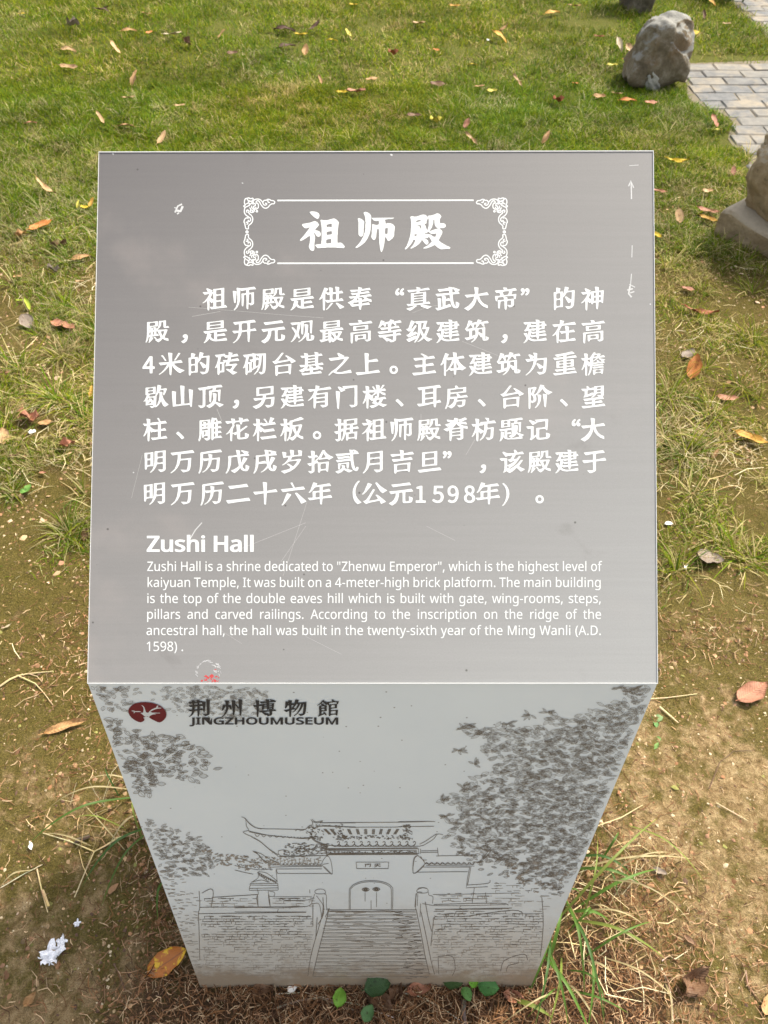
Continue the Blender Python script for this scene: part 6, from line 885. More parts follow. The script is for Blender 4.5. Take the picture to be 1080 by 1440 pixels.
ADV = {' ': 0.2085, '"': 0.3272, '(': 0.2406, ')': 0.2406, ',': 0.2149, '-': 0.2582, '.': 0.2149, '1': 0.4587, '4': 0.4587, '5': 0.4587, '8': 0.4587, '9': 0.4587, 'A': 0.5124, 'D': 0.5854, 'E': 0.4459, 'G': 0.5838, 'H': 0.5942, 'I': 0.2719, 'J': 0.2189, 'M': 0.7273, 'N': 0.6095, 'O': 0.6263, 'S': 0.4403, 'T': 0.4459, 'U': 0.5862, 'W': 0.7458, 'Z': 0.4587, 'a': 0.4499, 'b': 0.4932, 'c': 0.3849, 'd': 0.4932, 'e': 0.4523, 'f': 0.2759, 'g': 0.4932, 'h': 0.4956, 'i': 0.2069, 'k': 0.4282, 'l': 0.2069, 'm': 0.7498, 'n': 0.4956, 'o': 0.4852, 'p': 0.4932, 'r': 0.3312, 's': 0.3841, 't': 0.2895, 'u': 0.4956, 'v': 0.4074, 'w': 0.6303, 'x': 0.4242, 'y': 0.409}

# ------------------------------------------------------------------ the sign
for k in GLY:      # stored as steps from point to point
    GLY[k] = [np.cumsum(np.array(c).reshape(-1, 2), 0) / (400.0 if k[0] in 'kT' else 700.0) for c in GLY[k]]

KY, KZ, TY, TZ, BY = .379, .828, .788, 1.168, .2715
P_N = Vector((0, -(TZ - KZ), TY - KY)).normalized(); P_O = Vector((0, KY, KZ))
F_N = Vector((0, -KZ, KY - BY)).normalized(); F_O = Vector((0, KY, KZ))
SO = Vector((-.018, .45, 0))


def PP(px, py, lift=0.0): return on_plane(px, py, P_O, P_N) + P_N * lift - SO
def FP(px, py, lift=0.0): return on_plane(px, py, F_O, F_N) + F_N * lift - SO


sign = empty('information_sign', SO)
tag(sign, 'grey wedge shaped information sign about Zushi Hall standing on the bare ground', 'sign')


def metal_mat(name, col, rough):
    m, nt, b = new_mat(name)
    v = obj_co(nt); f = noise(nt, v, 30, 6)
    nt.links.new(mix(nt, f, [k * .9 for k in col], [k * 1.08 for k in col]), b.inputs['Base Color'])
    b.inputs['Metallic'].default_value = .3; b.inputs['Roughness'].default_value = rough
    return m


# printed top sheet: grey tone printed darker at the top, sky glare painted in towards the right, fine banding and dust
def panel_mat():
    m, nt, b = new_mat('printed_grey_sheet')
    v = obj_co(nt)
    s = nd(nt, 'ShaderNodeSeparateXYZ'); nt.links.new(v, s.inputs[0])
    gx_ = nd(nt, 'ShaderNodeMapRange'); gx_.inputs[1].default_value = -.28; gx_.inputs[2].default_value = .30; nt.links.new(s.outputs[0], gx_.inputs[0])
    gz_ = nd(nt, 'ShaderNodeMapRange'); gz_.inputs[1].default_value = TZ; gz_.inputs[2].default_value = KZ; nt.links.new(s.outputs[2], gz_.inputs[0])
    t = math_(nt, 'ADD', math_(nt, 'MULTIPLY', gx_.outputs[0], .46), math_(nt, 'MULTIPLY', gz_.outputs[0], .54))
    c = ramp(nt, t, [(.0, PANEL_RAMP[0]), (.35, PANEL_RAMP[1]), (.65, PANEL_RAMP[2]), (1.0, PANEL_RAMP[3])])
    mp = nd(nt, 'ShaderNodeMapping'); mp.inputs['Scale'].default_value = (1.5, 60, 60); nt.links.new(v, mp.inputs[0])
    band = noise(nt, mp.outputs[0], 4, 5, .6)
    c = mix(nt, band, mix(nt, 1.0, c, (.93,) * 3, 'MULTIPLY'), mix(nt, 1.0, c, (1.07,) * 3, 'MULTIPLY'))
    g = noise(nt, v, 900, 3, .8)
    c = mix(nt, g, mix(nt, 1.0, c, (.86,) * 3, 'MULTIPLY'), mix(nt, 1.0, c, (1.14,) * 3, 'MULTIPLY'))
    smg = nd_clamp(nt, noise(nt, v, 13, 6, .65, .6), .60, .78)
    c = mix(nt, math_(nt, 'MULTIPLY', smg, .38), c, (.12, .11, .105))
    dust = nd_clamp(nt, noise(nt, v, 5, 5, .6), .55, .8)
    c = mix(nt, math_(nt, 'MULTIPLY', dust, .25), c, (.42, .36, .33))
    vo = nd(nt, 'ShaderNodeTexVoronoi'); vo.inputs['Scale'].default_value = 36; nt.links.new(v, vo.inputs['Vector'])
    sp = nd_clamp(nt, math_(nt, 'SUBTRACT', .05, vo.outputs['Distance']), 0, .02)
    c = mix(nt, math_(nt, 'MULTIPLY', sp, .75), c, (.05, .045, .04))
    nt.links.new(c, b.inputs['Base Color']); b.inputs['Roughness'].default_value = .48
    b.inputs['Specular IOR Level'].default_value = .42
    bump(nt, b, g, .12, .0006)
    return m


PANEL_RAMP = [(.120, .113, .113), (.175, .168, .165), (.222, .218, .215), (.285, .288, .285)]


def face_mat():
    m, nt, b = new_mat('printed_pale_sheet')
    v = obj_co(nt)
    s = nd(nt, 'ShaderNodeSeparateXYZ'); nt.links.new(v, s.inputs[0])
    f = noise(nt, v, 7, 6, .6)
    c = mix(nt, f, (.60, .65, .66), (.70, .74, .735))
    # soil splashed up from the ground
    n = noise(nt, v, 26, 8, .75)
    h = math_(nt, 'ADD', s.outputs[2], math_(nt, 'MULTIPLY', math_(nt, 'SUBTRACT', n, .5), .22))
    lo = nd_clamp(nt, math_(nt, 'SUBTRACT', .42, h), 0, .30)
    c = mix(nt, math_(nt, 'MULTIPLY', lo, .80), c, (.47, .43, .355))
    lo2 = nd_clamp(nt, math_(nt, 'SUBTRACT', .13, h), 0, .10)
    c = mix(nt, math_(nt, 'MULTIPLY', lo2, .85), c, (.25, .18, .11))
    vo = nd(nt, 'ShaderNodeTexVoronoi'); vo.inputs['Scale'].default_value = 55; nt.links.new(v, vo.inputs['Vector'])
    sp = nd_clamp(nt, math_(nt, 'SUBTRACT', .07, vo.outputs['Distance']), 0, .03)
    c = mix(nt, math_(nt, 'MULTIPLY', sp, .7), c, (.12, .09, .06))
    nt.links.new(c, b.inputs['Base Color']); b.inputs['Roughness'].default_value = .5
    b.inputs['Specular IOR Level'].default_value = .35
    return m


body_m = metal_mat('grey_painted_steel', (.36, .37, .37), .45)
white_m = flat_mat('white_print', (.63, .64, .635), .5, .05, 300)
edge_m = flat_mat('white_sheet_edge', (.52, .53, .53), .4, .05, 80)
ink_m = flat_mat('brown_black_ink', (.15, .127, .10), .6, .3, 60)
tree_m = flat_mat('soft_brown_ink', (.17, .145, .115), .6, .3, 60)
inkl_m = flat_mat('faded_brown_ink', (.30, .26, .21), .6, .3, 60)
black_m = flat_mat('black_ink', (.035, .035, .037), .5, .15, 100)
red_m = flat_mat('dark_red_print', (.13, .013, .020), .5, .15, 50)
redbit_m = flat_mat('red_sticker_scrap', (.45, .05, .05), .6, .25, 200)
scuff_m = flat_mat('bared_white_scuff', (.48, .48, .48), .7, .2, 400)
faint_m = flat_mat('pale_scratch', (.40, .39, .38), .5, .1, 90)
pale_m = flat_mat('pale_sheet_tone', (.57, .60, .59), .5, .06, 60)

TL, TR, KL, KR = PP(139, 213.5), PP(919, 212), PP(123, 961), PP(925, 961)
BL, BR = FP(282.5, 1390), FP(747, 1386)
dn = (FP(282.5, 1390) - KL).normalized() * .05; dnr = (FP(747, 1386) - KR).normalized() * .05
th = .004
# body: closed prism a little inside the sheets
def ins(p, s): return Vector((p.x + s * .0015, p.y, p.z))
bk = .20
L = [ins(TL, 1) - P_N * th, ins(KL, 1) - P_N * th - F_N * th * .8, ins(BL + dn, 1) - F_N * th, Vector((BL.x + .0015, bk, -.05)), Vector((TL.x + .0015, TL.y - .02, TL.z - .06))]
Rr = [ins(TR, -1) - P_N * th, ins(KR, -1) - P_N * th - F_N * th * .8, ins(BR + dnr, -1) - F_N * th, Vector((BR.x - .0015, bk, -.05)), Vector((TR.x - .0015, TR.y - .02, TR.z - .06))]
vs = L + Rr
n = 5
fs = [tuple(range(n))[::-1], tuple(range(n, 2 * n))] + [(i, (i + 1) % n, n + (i + 1) % n, n + i) for i in range(n)]
mesh_obj('body', vs, fs, body_m, sign)


def plate(name, a, b, c, d, nrm, mat):
    vs = [a, b, c, d] + [q - nrm * (th - .0006) for q in (a, b, c, d)]
    fs = [(0, 1, 2, 3), (7, 6, 5, 4), (0, 4, 5, 1), (1, 5, 6, 2), (2, 6, 7, 3), (3, 7, 4, 0)]
    return mesh_obj(name, vs, fs, mat, sign)


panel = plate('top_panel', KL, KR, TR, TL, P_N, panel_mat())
face = plate('front_panel', BL + dn, BR + dnr, KR - F_N * .0008, KL - F_N * .0008, F_N, face_mat())


def strip(a, b, wdt, inward, nrm, lift, tck=.0016):
    o = inward * wdt
    vs = [a + nrm * lift, b + nrm * lift, b + o + nrm * lift, a + o + nrm * lift]
    vs += [v - nrm * tck for v in vs]
    fs = [(0, 1, 2, 3), (7, 6, 5, 4), (0, 4, 5, 1), (1, 5, 6, 2), (2, 6, 7, 3), (3, 7, 4, 0)]
    return mesh_obj('edge_strip', vs, fs, edge_m, panel)


slope = (TL - KL).normalized()
strip(TL, TR, .0009, -slope, P_N, .0007)
strip(KL - slope * .0002, KR - slope * .0002, .0008, slope, P_N, .0008)
strip(KL + slope * .0008, TL - slope * .0010, .0004, RT, P_N, .0007)
strip(KR + slope * .0008, TR - slope * .0010, .0006, -RT, P_N, .0007)


def filled(name, polys, fn, lift, mat, parent):
    """lays neighbouring signs on two very slightly different levels, so that touching ones never share a plane"""
    if polys and isinstance(polys[0], list):
        a = filled_(name, [p for g in polys[0::2] for p in g], fn, lift, mat, parent)
        if len(polys) > 1:
            b_ = filled_(name, [p for g in polys[1::2] for p in g], fn, lift + .00003, mat, parent)
            n0 = len(a.data.vertices)
            vs = [v.co[:] for v in a.data.vertices] + [v.co[:] for v in b_.data.vertices]
            fs = [tuple(f.vertices) for f in a.data.polygons] + [tuple(i + n0 for i in f.vertices) for f in b_.data.polygons]
            bpy.data.objects.remove(b_)
            a.data.clear_geometry(); a.data.from_pydata(vs, [], fs); a.data.update()
        return tag(a, kind='stuff')
    return filled_(name, polys, fn, lift, mat, parent)


def filled_(name, polys, fn, lift, mat, parent):
    """closed outlines given in photo pixels, filled and laid on a sheet of the sign"""
    cu = bpy.data.curves.new('tmp', 'CURVE'); cu.dimensions = '2D'; cu.fill_mode = 'BOTH'
    for p in polys:
        sp = cu.splines.new('POLY'); sp.points.add(len(p) - 1)
        co = np.zeros((len(p), 4)); co[:, 0] = p[:, 0] * .01; co[:, 1] = p[:, 1] * .01; co[:, 3] = 1
        sp.points.foreach_set('co', co.ravel()); sp.use_cyclic_u = True
    ob = bpy.data.objects.new('tmp', cu); COL.objects.link(ob)
    dg = bpy.context.evaluated_depsgraph_get(); dg.update()
    me = bpy.data.meshes.new_from_object(ob.evaluated_get(dg))
    bpy.data.objects.remove(ob); bpy.data.curves.remove(cu)
    for v in me.vertices: v.co = fn(v.co.x * 100, v.co.y * 100, lift)
    me.name = name; me.materials.clear(); me.materials.append(mat); me.update()
    # face the sheet's outer side
    o = bpy.data.objects.new(name, me); COL.objects.link(o); o.parent = parent
    return o


def glyph_px(k, x, y, sx, sy):
    return [np.stack([x + c[:, 0] * sx, y - c[:, 1] * sy], 1) for c in GLY[k]]


# title, traced at its photo place
t = []
for k, (ox, oy, s) in (('T祖', (418, 290, 72)), ('T师', (494, 290, 72)), ('T殿', (564, 290, 76))):
    t.append(glyph_px(k, ox, oy + s, s, s))
filled('title_text', t, PP, .00015, white_m, panel)
rows = [
    ('祖师殿是供奉“真武大帝”的神', 420, [302 + 40.92 * i for i in range(14)]),
    ('殿，是开元观最高等级建筑，建在高', 466, [221 + 40.87 * i for i in range(16)]),
    ('4米的砖砌台基之上。主体建筑为重檐', 512, [209] + [240 + 39.6 * i for i in range(16)]),
    ('歇山顶，另建有门楼、耳房、台阶、望', 558, [218.5 + 38.5 * i for i in range(17)]),
    ('柱、雕花栏板。据祖师殿脊枋题记“大', 604, [218 + 38.5 * i for i in range(17)]),
    ('明万历戊戌岁拾贰月吉旦”，该殿建于', 649, [218 + 38.6 * i for i in range(17)]),
    ('明万历二十六年（公元1598年）。', 694, [217, 257, 298, 335, 373, 412, 450, 490, 525, 564, 591, 616, 637, 660, 686, 722, 762]),
]
for (txt, yc, xs_) in rows:
    polys = []
    s = 33.4
    for c, xc in zip(txt, xs_):
        if c in '41598': w = 32; polys.append(glyph_px('k' + c, xc - w * .27, yc + 12.5, w, w * .98))
        elif c == '“': polys.append(glyph_px('k' + c, xc - s * .36, yc + s * .42, s, s))
        elif c == '”': polys.append(glyph_px('k' + c, xc - s * .62, yc + s * .42, s, s))
        elif c in '，。、': polys.append(glyph_px('k' + c, xc - s * .30, yc + s * .34, s * 1.05, s * 1.05))
        else: polys.append(glyph_px('k' + c, xc - s * .5, yc + s * .37, s, s))
    filled('text_line', polys, PP, .00015, white_m, panel)


def latin(txt, x0, x1, base, cap, pre, justify=True, fn=PP, mat=white_m, par=None, name='text_line', sx=None, stretch=False):
    sy = cap / .5726
    sx = sx or sy
    adv = [ADV[c] * sx for c in txt]
    tot = sum(adv); nsp = txt.count(' ')
    add = 0; k = 1.0
    if stretch: k = (x1 - x0) / tot
    elif justify and nsp:
        add = (x1 - x0 - tot) / nsp
        if add < -.02 * sx:      # tighten letters rather than close the gaps
            k = (x1 - x0) / tot; add = 0
    x = x0; polys = []
    for c, a in zip(txt, adv):
        if c != ' ': polys.append(glyph_px(pre + c, x, base, sx * k, sy))
        x += a * k + (add if c == ' ' else 0)
    return filled(name, polys, fn, .00015, mat, par or panel)


latin('Zushi Hall', 206, 358.5, 775.5, 21.5, 'b', stretch=True, name='heading_text')
for i, (l, b_) in enumerate((('Zushi Hall is a shrine dedicated to "Zhenwu Emperor", which is the highest level of', 803), ('kaiyuan Temple, It was built on a 4-meter-high brick platform. The main building', 825.5),
                             ('is the top of the double eaves hill which is built with gate, wing-rooms, steps,', 848), ('pillars and carved railings. According to the inscription on the ridge of the', 870.3),
                             ('ancestral hall, the hall was built in the twenty-sixth year of the Ming Wanli (A.D.', 893))):
    latin(l, 206.5 - i * .3, 846, b_, 13.2, 'n', sx=21.3)
latin('1598) .', 205, 258, 915.5, 13.2, 'n', justify=False, sx=21.5)


# strokes -----------------------------------------------------------------
class Strokes:
    def __init__(self, fn): self.fn = fn; self.v = []; self.f = []

    def line(self, pts, w, closed=False, lift=None):
        """a ribbon along a polyline; pts and width in photo pixels"""
        P = np.array(pts, float)
        if closed: P = np.vstack([P, P[:1]])
        d = np.diff(P, axis=0); ln = np.maximum(np.hypot(d[:, 0], d[:, 1]), 1e-6); d /= ln[:, None]
        nr = np.stack([-d[:, 1], d[:, 0]], 1)
        nv = np.vstack([nr[:1], (nr[:-1] + nr[1:]) / 2, nr[-1:]])
        if closed: nv[0] = nv[-1] = (nr[0] + nr[-1]) / 2
        nv /= np.maximum(np.hypot(nv[:, 0], nv[:, 1]), .5)[:, None]
        lf = random.uniform(.00004, .00012) if lift is None else lift
        b = len(self.v)
        for p, n_ in zip(P, nv):
            self.v.append(self.fn(p[0] - n_[0] * w / 2, p[1] - n_[1] * w / 2, lf))
            self.v.append(self.fn(p[0] + n_[0] * w / 2, p[1] + n_[1] * w / 2, lf))
        for i in range(len(P) - 1):
            self.f.append((b + 2 * i, b + 2 * i + 1, b + 2 * i + 3, b + 2 * i + 2))

    def smooth(self, pts, w, closed=False, k=4, lift=None):
        P = [np.array(p, float) for p in pts]; out = []
        m = len(P)
        for i in range(m if closed else m - 1):
            p0 = P[(i - 1) % m] if closed or i > 0 else P[0]; p1 = P[i]; p2 = P[(i + 1) % m]
            p3 = P[(i + 2) % m] if closed or i + 2 < m else P[-1]
            for t in np.arange(k) / k:
                out.append(.5 * ((2 * p1) + (-p0 + p2) * t + (2 * p0 - 5 * p1 + 4 * p2 - p3) * t * t + (-p0 + 3 * p1 - 3 * p2 + p3) * t ** 3))
        if not closed: out.append(P[-1])
        self.line(out, w, closed, lift)

    def build(self, name, mat, parent, kind=None):
        o = mesh_obj(name, self.v, self.f, mat, parent)
        if kind: tag(o, kind=kind)
        return o


# title frame: two rules and four scrolled corners
S = Strokes(PP)
S.line([(390, 282), (666, 281.6)], 2.1); S.line([(390, 370.3), (666, 370)], 2.1)
S.build('frame_rule', white_m, panel)
orn = [[(90, 390), (130, 378), (170, 360), (215, 320), (270, 280), (320, 215), (370, 172), (440, 158), (510, 172), (560, 215), (590, 255)],
       [(400, 262), (410, 225), (455, 205), (500, 240), (530, 300), (575, 362), (620, 405), (680, 417), (745, 385), (790, 330), (845, 295), (905, 292), (928, 250), (895, 208), (830, 200), (790, 178), (735, 165), (690, 195), (640, 195), (598, 240), (600, 295), (640, 330), (690, 322), (700, 288), (650, 275)],
       [(740, 190), (735, 235), (762, 258), (790, 248)], [(100, 150), (150, 138), (200, 128), (250, 150), (310, 135), (315, 190), (262, 222), (205, 205), (165, 185), (150, 150)],
       [(100, 150), (75, 210), (78, 280), (100, 330), (55, 355), (90, 392)], [(120, 300), (185, 262), (185, 200), (235, 235)], [(190, 262), (225, 300), (205, 360)],
       [(95, 390), (72, 470), (75, 540), (110, 600), (170, 650), (232, 690), (250, 740), (222, 785), (180, 782), (188, 745)],
       [(160, 540), (128, 500), (158, 468), (200, 498), (198, 555), (260, 610), (302, 680), (308, 750), (278, 830), (212, 888), (185, 930), (187, 992), (118, 990), (95, 905), (85, 850), (62, 800), (88, 720), (140, 688), (192, 702)],
       [(112, 820), (160, 808), (172, 850), (138, 872)], [(330, 235), (308, 300), (368, 285), (385, 340), (332, 368), (350, 425), (410, 442), (462, 400), (466, 320), (440, 272), (402, 282)],
       [(215, 400), (255, 440), (238, 520), (300, 540), (350, 500), (335, 440), (280, 400), (282, 345)], [(270, 480), (300, 470), (310, 500), (285, 512)], [(390, 380), (400, 400), (380, 410)]]
circ = lambda cx, cy, r, m=12: [(cx + r * math.cos(i * 6.283 / m), cy + r * math.sin(i * 6.283 / m)) for i in range(m)]
for fx, fy in ((0, 0), (1, 0), (0, 1), (1, 1)):
    S = Strokes(PP)
    def T_(x_, y_):
        X_ = 340 + x_ / 20; Y_ = 272 + y_ / 20
        if fx: X_ = 1056.5 - X_
        if fy: Y_ = 651.8 - Y_
        return X_, Y_
    for o in orn: S.smooth([T_(*p) for p in o], 1.45)
    S.build('corner_scroll', white_m, panel)
    dots = [np.array([T_(*q) for q in circ(425, 505, 36)])]
    if not fy: dots.append(np.array([T_(*q) for q in circ(148, 1085, 46)]))
    filled('scroll_dot', dots, PP, .00015, white_m, panel)

# scuffs and scratches on the top sheet
S = Strokes(PP)
for pts, w in ([[(246, 299), (250, 290), (256, 287)], 2.2], [[(248, 296), (254, 297), (257, 290)], 3.4], [[(249, 301), (252, 299)], 2.0], [[(245, 292), (249, 293)], 1.3],
               [[(887.5, 256), (888, 280)], 1.6], [[(884, 262), (887, 254), (891, 264)], 1.8], [[(889, 345), (888.5, 362)], 1.1], [[(888, 385), (886.5, 402)], 1.1],
               [[(886, 402), (884, 413), (888, 418)], 2.4], [[(882, 408), (890, 406)], 2], [[(885, 400), (893, 404)], 1.3], [[(886, 412), (892, 410)], 1.6], [[(885, 233), (898, 232)], .8],
               [[(284, 735), (275, 745), (266, 760)], 1.3], [[(549, 217), (552, 218.5)], 2.2], [[(158, 216), (160, 217)], 1.5], [[(914, 427), (915, 428.5)], 1.8], [[(340, 257), (342, 258)], 1.3], [[(187, 664), (188.5, 665)], 1.6]):
    S.line(pts, w)
for k in range(24):
    a = random.uniform(2.6, 7.0); r = random.uniform(14, 17)
    S.line([(293 + r * math.cos(a), 945 + r * .95 * math.sin(a)), (293 + (r + 2) * math.cos(a + .25), 945 + (r + 1) * .95 * math.sin(a + .25))], random.uniform(.3, .8))
for k in range(8): 
    a, b_ = random.gauss(303, 4), random.gauss(938, 4); S.line([(a, b_), (a + random.uniform(-5, 5), b_ + random.uniform(-4, 4))], random.uniform(.6, 1.5))
S.build('white_scuff', scuff_m, panel, 'stuff')
S = Strokes(PP)
for k in range(30):
    a, b_ = random.gauss(296, 6), min(random.gauss(953, 5), 959); S.line([(a, b_), (a + random.uniform(-4, 4), b_ + random.uniform(-3, 1))], random.uniform(.8, 2.2))
S.build('red_sticker_scrap', redbit_m, panel, 'stuff')
S = Strokes(PP)
for pts in ([(265, 432), (330, 437), (400, 443), (455, 447)], [(430, 740), (395, 790)], [(430, 735), (330, 775)], [(432, 705), (408, 780), (398, 810)], [(600, 740), (640, 760)], [(580, 440), (610, 430), (640, 432)],
            [(430, 895), (480, 920)], [(270, 445), (310, 438)], [(305, 575), (312, 592)], [(592, 582), (592, 600)], [(650, 480), (700, 500)], [(300, 880), (340, 905)], [(200, 640), (185, 700)], [(655, 640), (668, 618)]):
    S.smooth(pts, random.uniform(.28, .45), lift=.00003 + random.uniform(0, .00003))
S.build('faint_scratch', faint_m, panel, 'stuff')

# ---- front sheet: line drawing of the gate, trees, museum mark
def edge_l(y): return 123 + (282.5 - 123) * (y - 961) / 429.0
def edge_r(y): return 925 + (747 - 925) * (y - 961) / 425.0


def inside(px, py, m=2.5): return py > 963.5 and py < 1388 and px > edge_l(py) + m and px < edge_r(py) - m


D = Strokes(FP); D2 = Strokes(FP); DL = Strokes(FP)


def q1(pts, ox, oy, s): return [(ox + a / s, oy + b_ / s) for a, b_ in pts]


A_ = (330, 1140, 6.353); B_ = (430, 1140, 6.353); C_ = (560, 1140, 6.353)
W = .66
# left flying eave
for p in ([(60, 55), (95, 70), (120, 100), (160, 135), (220, 160), (400, 165), (560, 168), (640, 168)], [(85, 65), (100, 85), (105, 140), (125, 175), (75, 190), (110, 215), (160, 235)],
          [(120, 180), (200, 200), (330, 225), (450, 235), (560, 245), (680, 240)], [(130, 190), (260, 215), (420, 232), (600, 250), (680, 245)], [(100, 75), (130, 115), (180, 150), (240, 165)],
          [(150, 235), (230, 280), (300, 340), (380, 400), (400, 410), (560, 410), (820, 400)], [(170, 240), (240, 285), (310, 345), (390, 395)],
          [(640, 180), (680, 205), (700, 250), (740, 275), (800, 300)], [(670, 225), (700, 260), (740, 285), (830, 310), (1080, 320)],
          [(560, 165), (600, 178), (640, 160), (665, 135)], [(690, 75), (720, 100), (760, 95), (790, 92), (740, 110), (700, 100), (680, 80)], [(695, 100), (700, 150), (690, 200)],
          [(390, 360), (440, 350), (490, 370), (480, 400), (420, 405), (390, 385), (390, 360)], [(540, 345), (600, 340), (650, 355), (600, 370), (540, 360)],
          [(660, 350), (720, 350), (740, 385), (660, 388), (660, 350)], [(740, 330), (810, 340), (815, 378), (740, 378)], [(820, 350), (820, 388), (830, 410)], [(820, 350), (1080, 345)], [(820, 388), (1080, 392)],
          [(840, 358), (1080, 356)], [(840, 382), (1080, 384)], [(760, 110), (1080, 110)], [(770, 140), (900, 142), (1080, 146)], [(160, 360), (200, 380), (240, 430), (300, 470), (340, 485), (780, 490)],
          [(165, 365), (215, 395), (250, 435), (320, 478)], [(180, 365), (235, 385), (290, 420), (330, 440), (380, 460)], [(330, 505), (560, 500), (780, 500)], [(370, 522), (780, 520)], [(385, 562), (830, 562), (868, 565)],
          [(370, 525), (385, 562)], [(830, 400), (860, 450), (872, 565), (830, 540), (780, 480), (800, 430), (830, 400)], [(790, 480), (840, 470)], [(800, 500), (860, 560)], [(480, 405), (830, 400)],
          [(0, 430), (60, 430), (130, 455), (250, 470)], [(0, 490), (80, 510), (150, 520), (230, 530), (330, 520)], [(0, 530), (80, 550), (165, 568)], [(80, 400), (130, 420), (90, 410)],
          [(205, 550), (300, 600), (380, 640)], [(215, 570), (310, 640)], [(210, 545), (290, 560), (380, 630)], [(205, 550), (210, 600), (150, 640)], [(370, 525), (380, 640)],
          [(150, 640), (240, 620), (300, 640)], [(140, 650), (385, 650)], [(140, 665), (385, 668)], [(130, 695), (390, 690)], [(130, 712), (385, 710)], [(140, 650), (130, 712)], [(385, 650), (390, 710)],
          [(200, 700), (212, 740), (195, 780), (212, 865)], [(300, 715), (305, 800), (318, 860)], [(310, 720), (355, 730), (350, 765), (310, 765)], [(350, 770), (690, 770)], [(420, 780), (450, 800), (620, 800), (690, 790)],
          [(0, 870), (210, 865), (380, 870), (560, 862), (650, 855), (690, 830)], [(0, 905), (200, 905), (640, 905)], [(390, 880), (380, 905)],
          [(715, 720), (740, 703), (790, 703), (812, 725), (800, 742), (730, 742), (715, 720)], [(715, 745), (700, 790), (690, 830), (750, 830), (770, 900), (775, 950)], [(800, 745), (820, 760), (820, 870), (840, 880), (810, 950)],
          [(730, 760), (760, 800), (790, 850), (780, 940)], [(670, 705), (672, 738)], [(540, 180), (560, 170)]):
    D.smooth(q1(p, *A_), W, k=3)
for i in range(9):      # tile ends along the eaves
    x = 180 + i * 58; D.smooth(q1([(x, 208 + i * 4), (x + 20, 232 + i * 2.5), (x + 42, 214 + i * 3.5)], *A_), W)
for i in range(11):
    x = 400 + i * 34; D.smooth(q1([(x, 470), (x + 10, 488), (x + 28, 486), (x + 32, 470)], *A_), W)
    D2.line(q1([(x + 5, 430), (x + 12, 475)], *A_), .7)
for i in range(9):
    x = 20 + i * 36; D.smooth(q1([(x, 470 + i * 6), (x + 14, 490 + i * 5), (x + 30, 478 + i * 6)], *A_), W)
for i in range(8): D.line(q1([(215 + i * 20, 555 + i * 11), (228 + i * 20, 585 + i * 9)], *A_), 1.3)
for p in ([(130, 108), (400, 107), (900, 103), (1080, 98)], [(140, 130), (400, 150), (520, 148), (800, 148), (860, 140)], [(40, 225), (90, 270), (170, 300), (300, 320), (520, 318), (700, 320), (1000, 318)],
          [(130, 340), (1000, 332)], [(180, 345), (1010, 340)], [(180, 352), (185, 388)], [(190, 388), (1010, 384)], [(1005, 340), (1012, 388)], [(205, 358), (995, 354)], [(205, 380), (995, 378)], [(190, 395), (1000, 392)],
          
          [(388, 885), (388, 720), (398, 690), (430, 658), (500, 632), (580, 624), (660, 630), (730, 650), (768, 680), (778, 710), (775, 880)], [(398, 885), (398, 720), (410, 690), (450, 660), (520, 640), (600, 636), (680, 645), (740, 672), (764, 710), (764, 880)],
          [(583, 800), (584, 882)], [(530, 730), (530, 810)], [(632, 730), (632, 860)], [(180, 885), (400, 885), (980, 885)], [(210, 900), (970, 898)], [(1000, 400), (965, 430), (958, 555), (1000, 540), (1080, 460)],
          [(1000, 400), (1050, 440), (1080, 440)], [(980, 885), (990, 740), (1040, 730)], [(985, 740), (975, 860)], [(1000, 705), (1040, 690), (1080, 695)]):
    D.smooth(q1(p, *B_), W, k=3)
D.line(q1([(450, 460), (742, 460), (736, 518), (456, 518)], *B_), .9, closed=True)
for i in range(11):
    x = 230 + i * 68; D.smooth(q1([(x, 300), (x + 22, 318), (x + 48, 316), (x + 68, 300)], *B_), 1.15); D.smooth(q1([(x + 50, 285), (x + 60, 275), (x + 72, 285), (x + 66, 300)], *B_), .9)
for i, x in enumerate((160, 215, 372, 450, 525, 598, 668, 742, 815)):
    lean = (x - 560) * -.10
    for j in range(3 if i % 1 == 0 else 2): D.line(q1([(x + j * 9, 165), (x + j * 9 - lean * -1.2, 212)], *B_), .95)
for (x, y) in ((535, 705), (630, 702)):
    D.smooth(q1([(x - 32, y), (x, y - 16), (x + 32, y), (x, y + 16)], *B_), 1, closed=True); D.smooth(q1([(x - 15, y), (x, y - 7), (x + 15, y), (x, y + 7)], *B_), 1.6, closed=True)
# ridge beasts and clutter above the tiles
for k in range(240):
    x = random.choice([random.uniform(340, 930), random.gauss(320, 25), random.gauss(895, 30), random.gauss(80, 40)]); y = random.uniform(218, 250) if x > 340 and x < 870 else random.uniform(120, 260)
    a = random.uniform(0, 3.14); D.line(q1([(x, y), (x + 12 * math.cos(a), y + 9 * math.sin(a)), (x + 20 * math.cos(a + .8), y + 12 * math.sin(a + .8))], *B_), .8)
for k in range(95):
    x = random.uniform(210, 990); y = random.uniform(361, 378); D.line(q1([(x, y), (x + random.uniform(5, 18), y + random.uniform(-3, 3))], *B_), .8)
for k in range(150):
    x = random.uniform(430, 830); y = random.uniform(290, 400); D.line(q1([(x, y), (x + random.uniform(8, 30), y + random.uniform(-8, 4))], *A_), .8)
for k in range(120):
    x = random.uniform(140, 760); y = random.uniform(410, 490); D2.line(q1([(x, y), (x + random.uniform(5, 22), y + random.uniform(-4, 8))], *A_), .8)
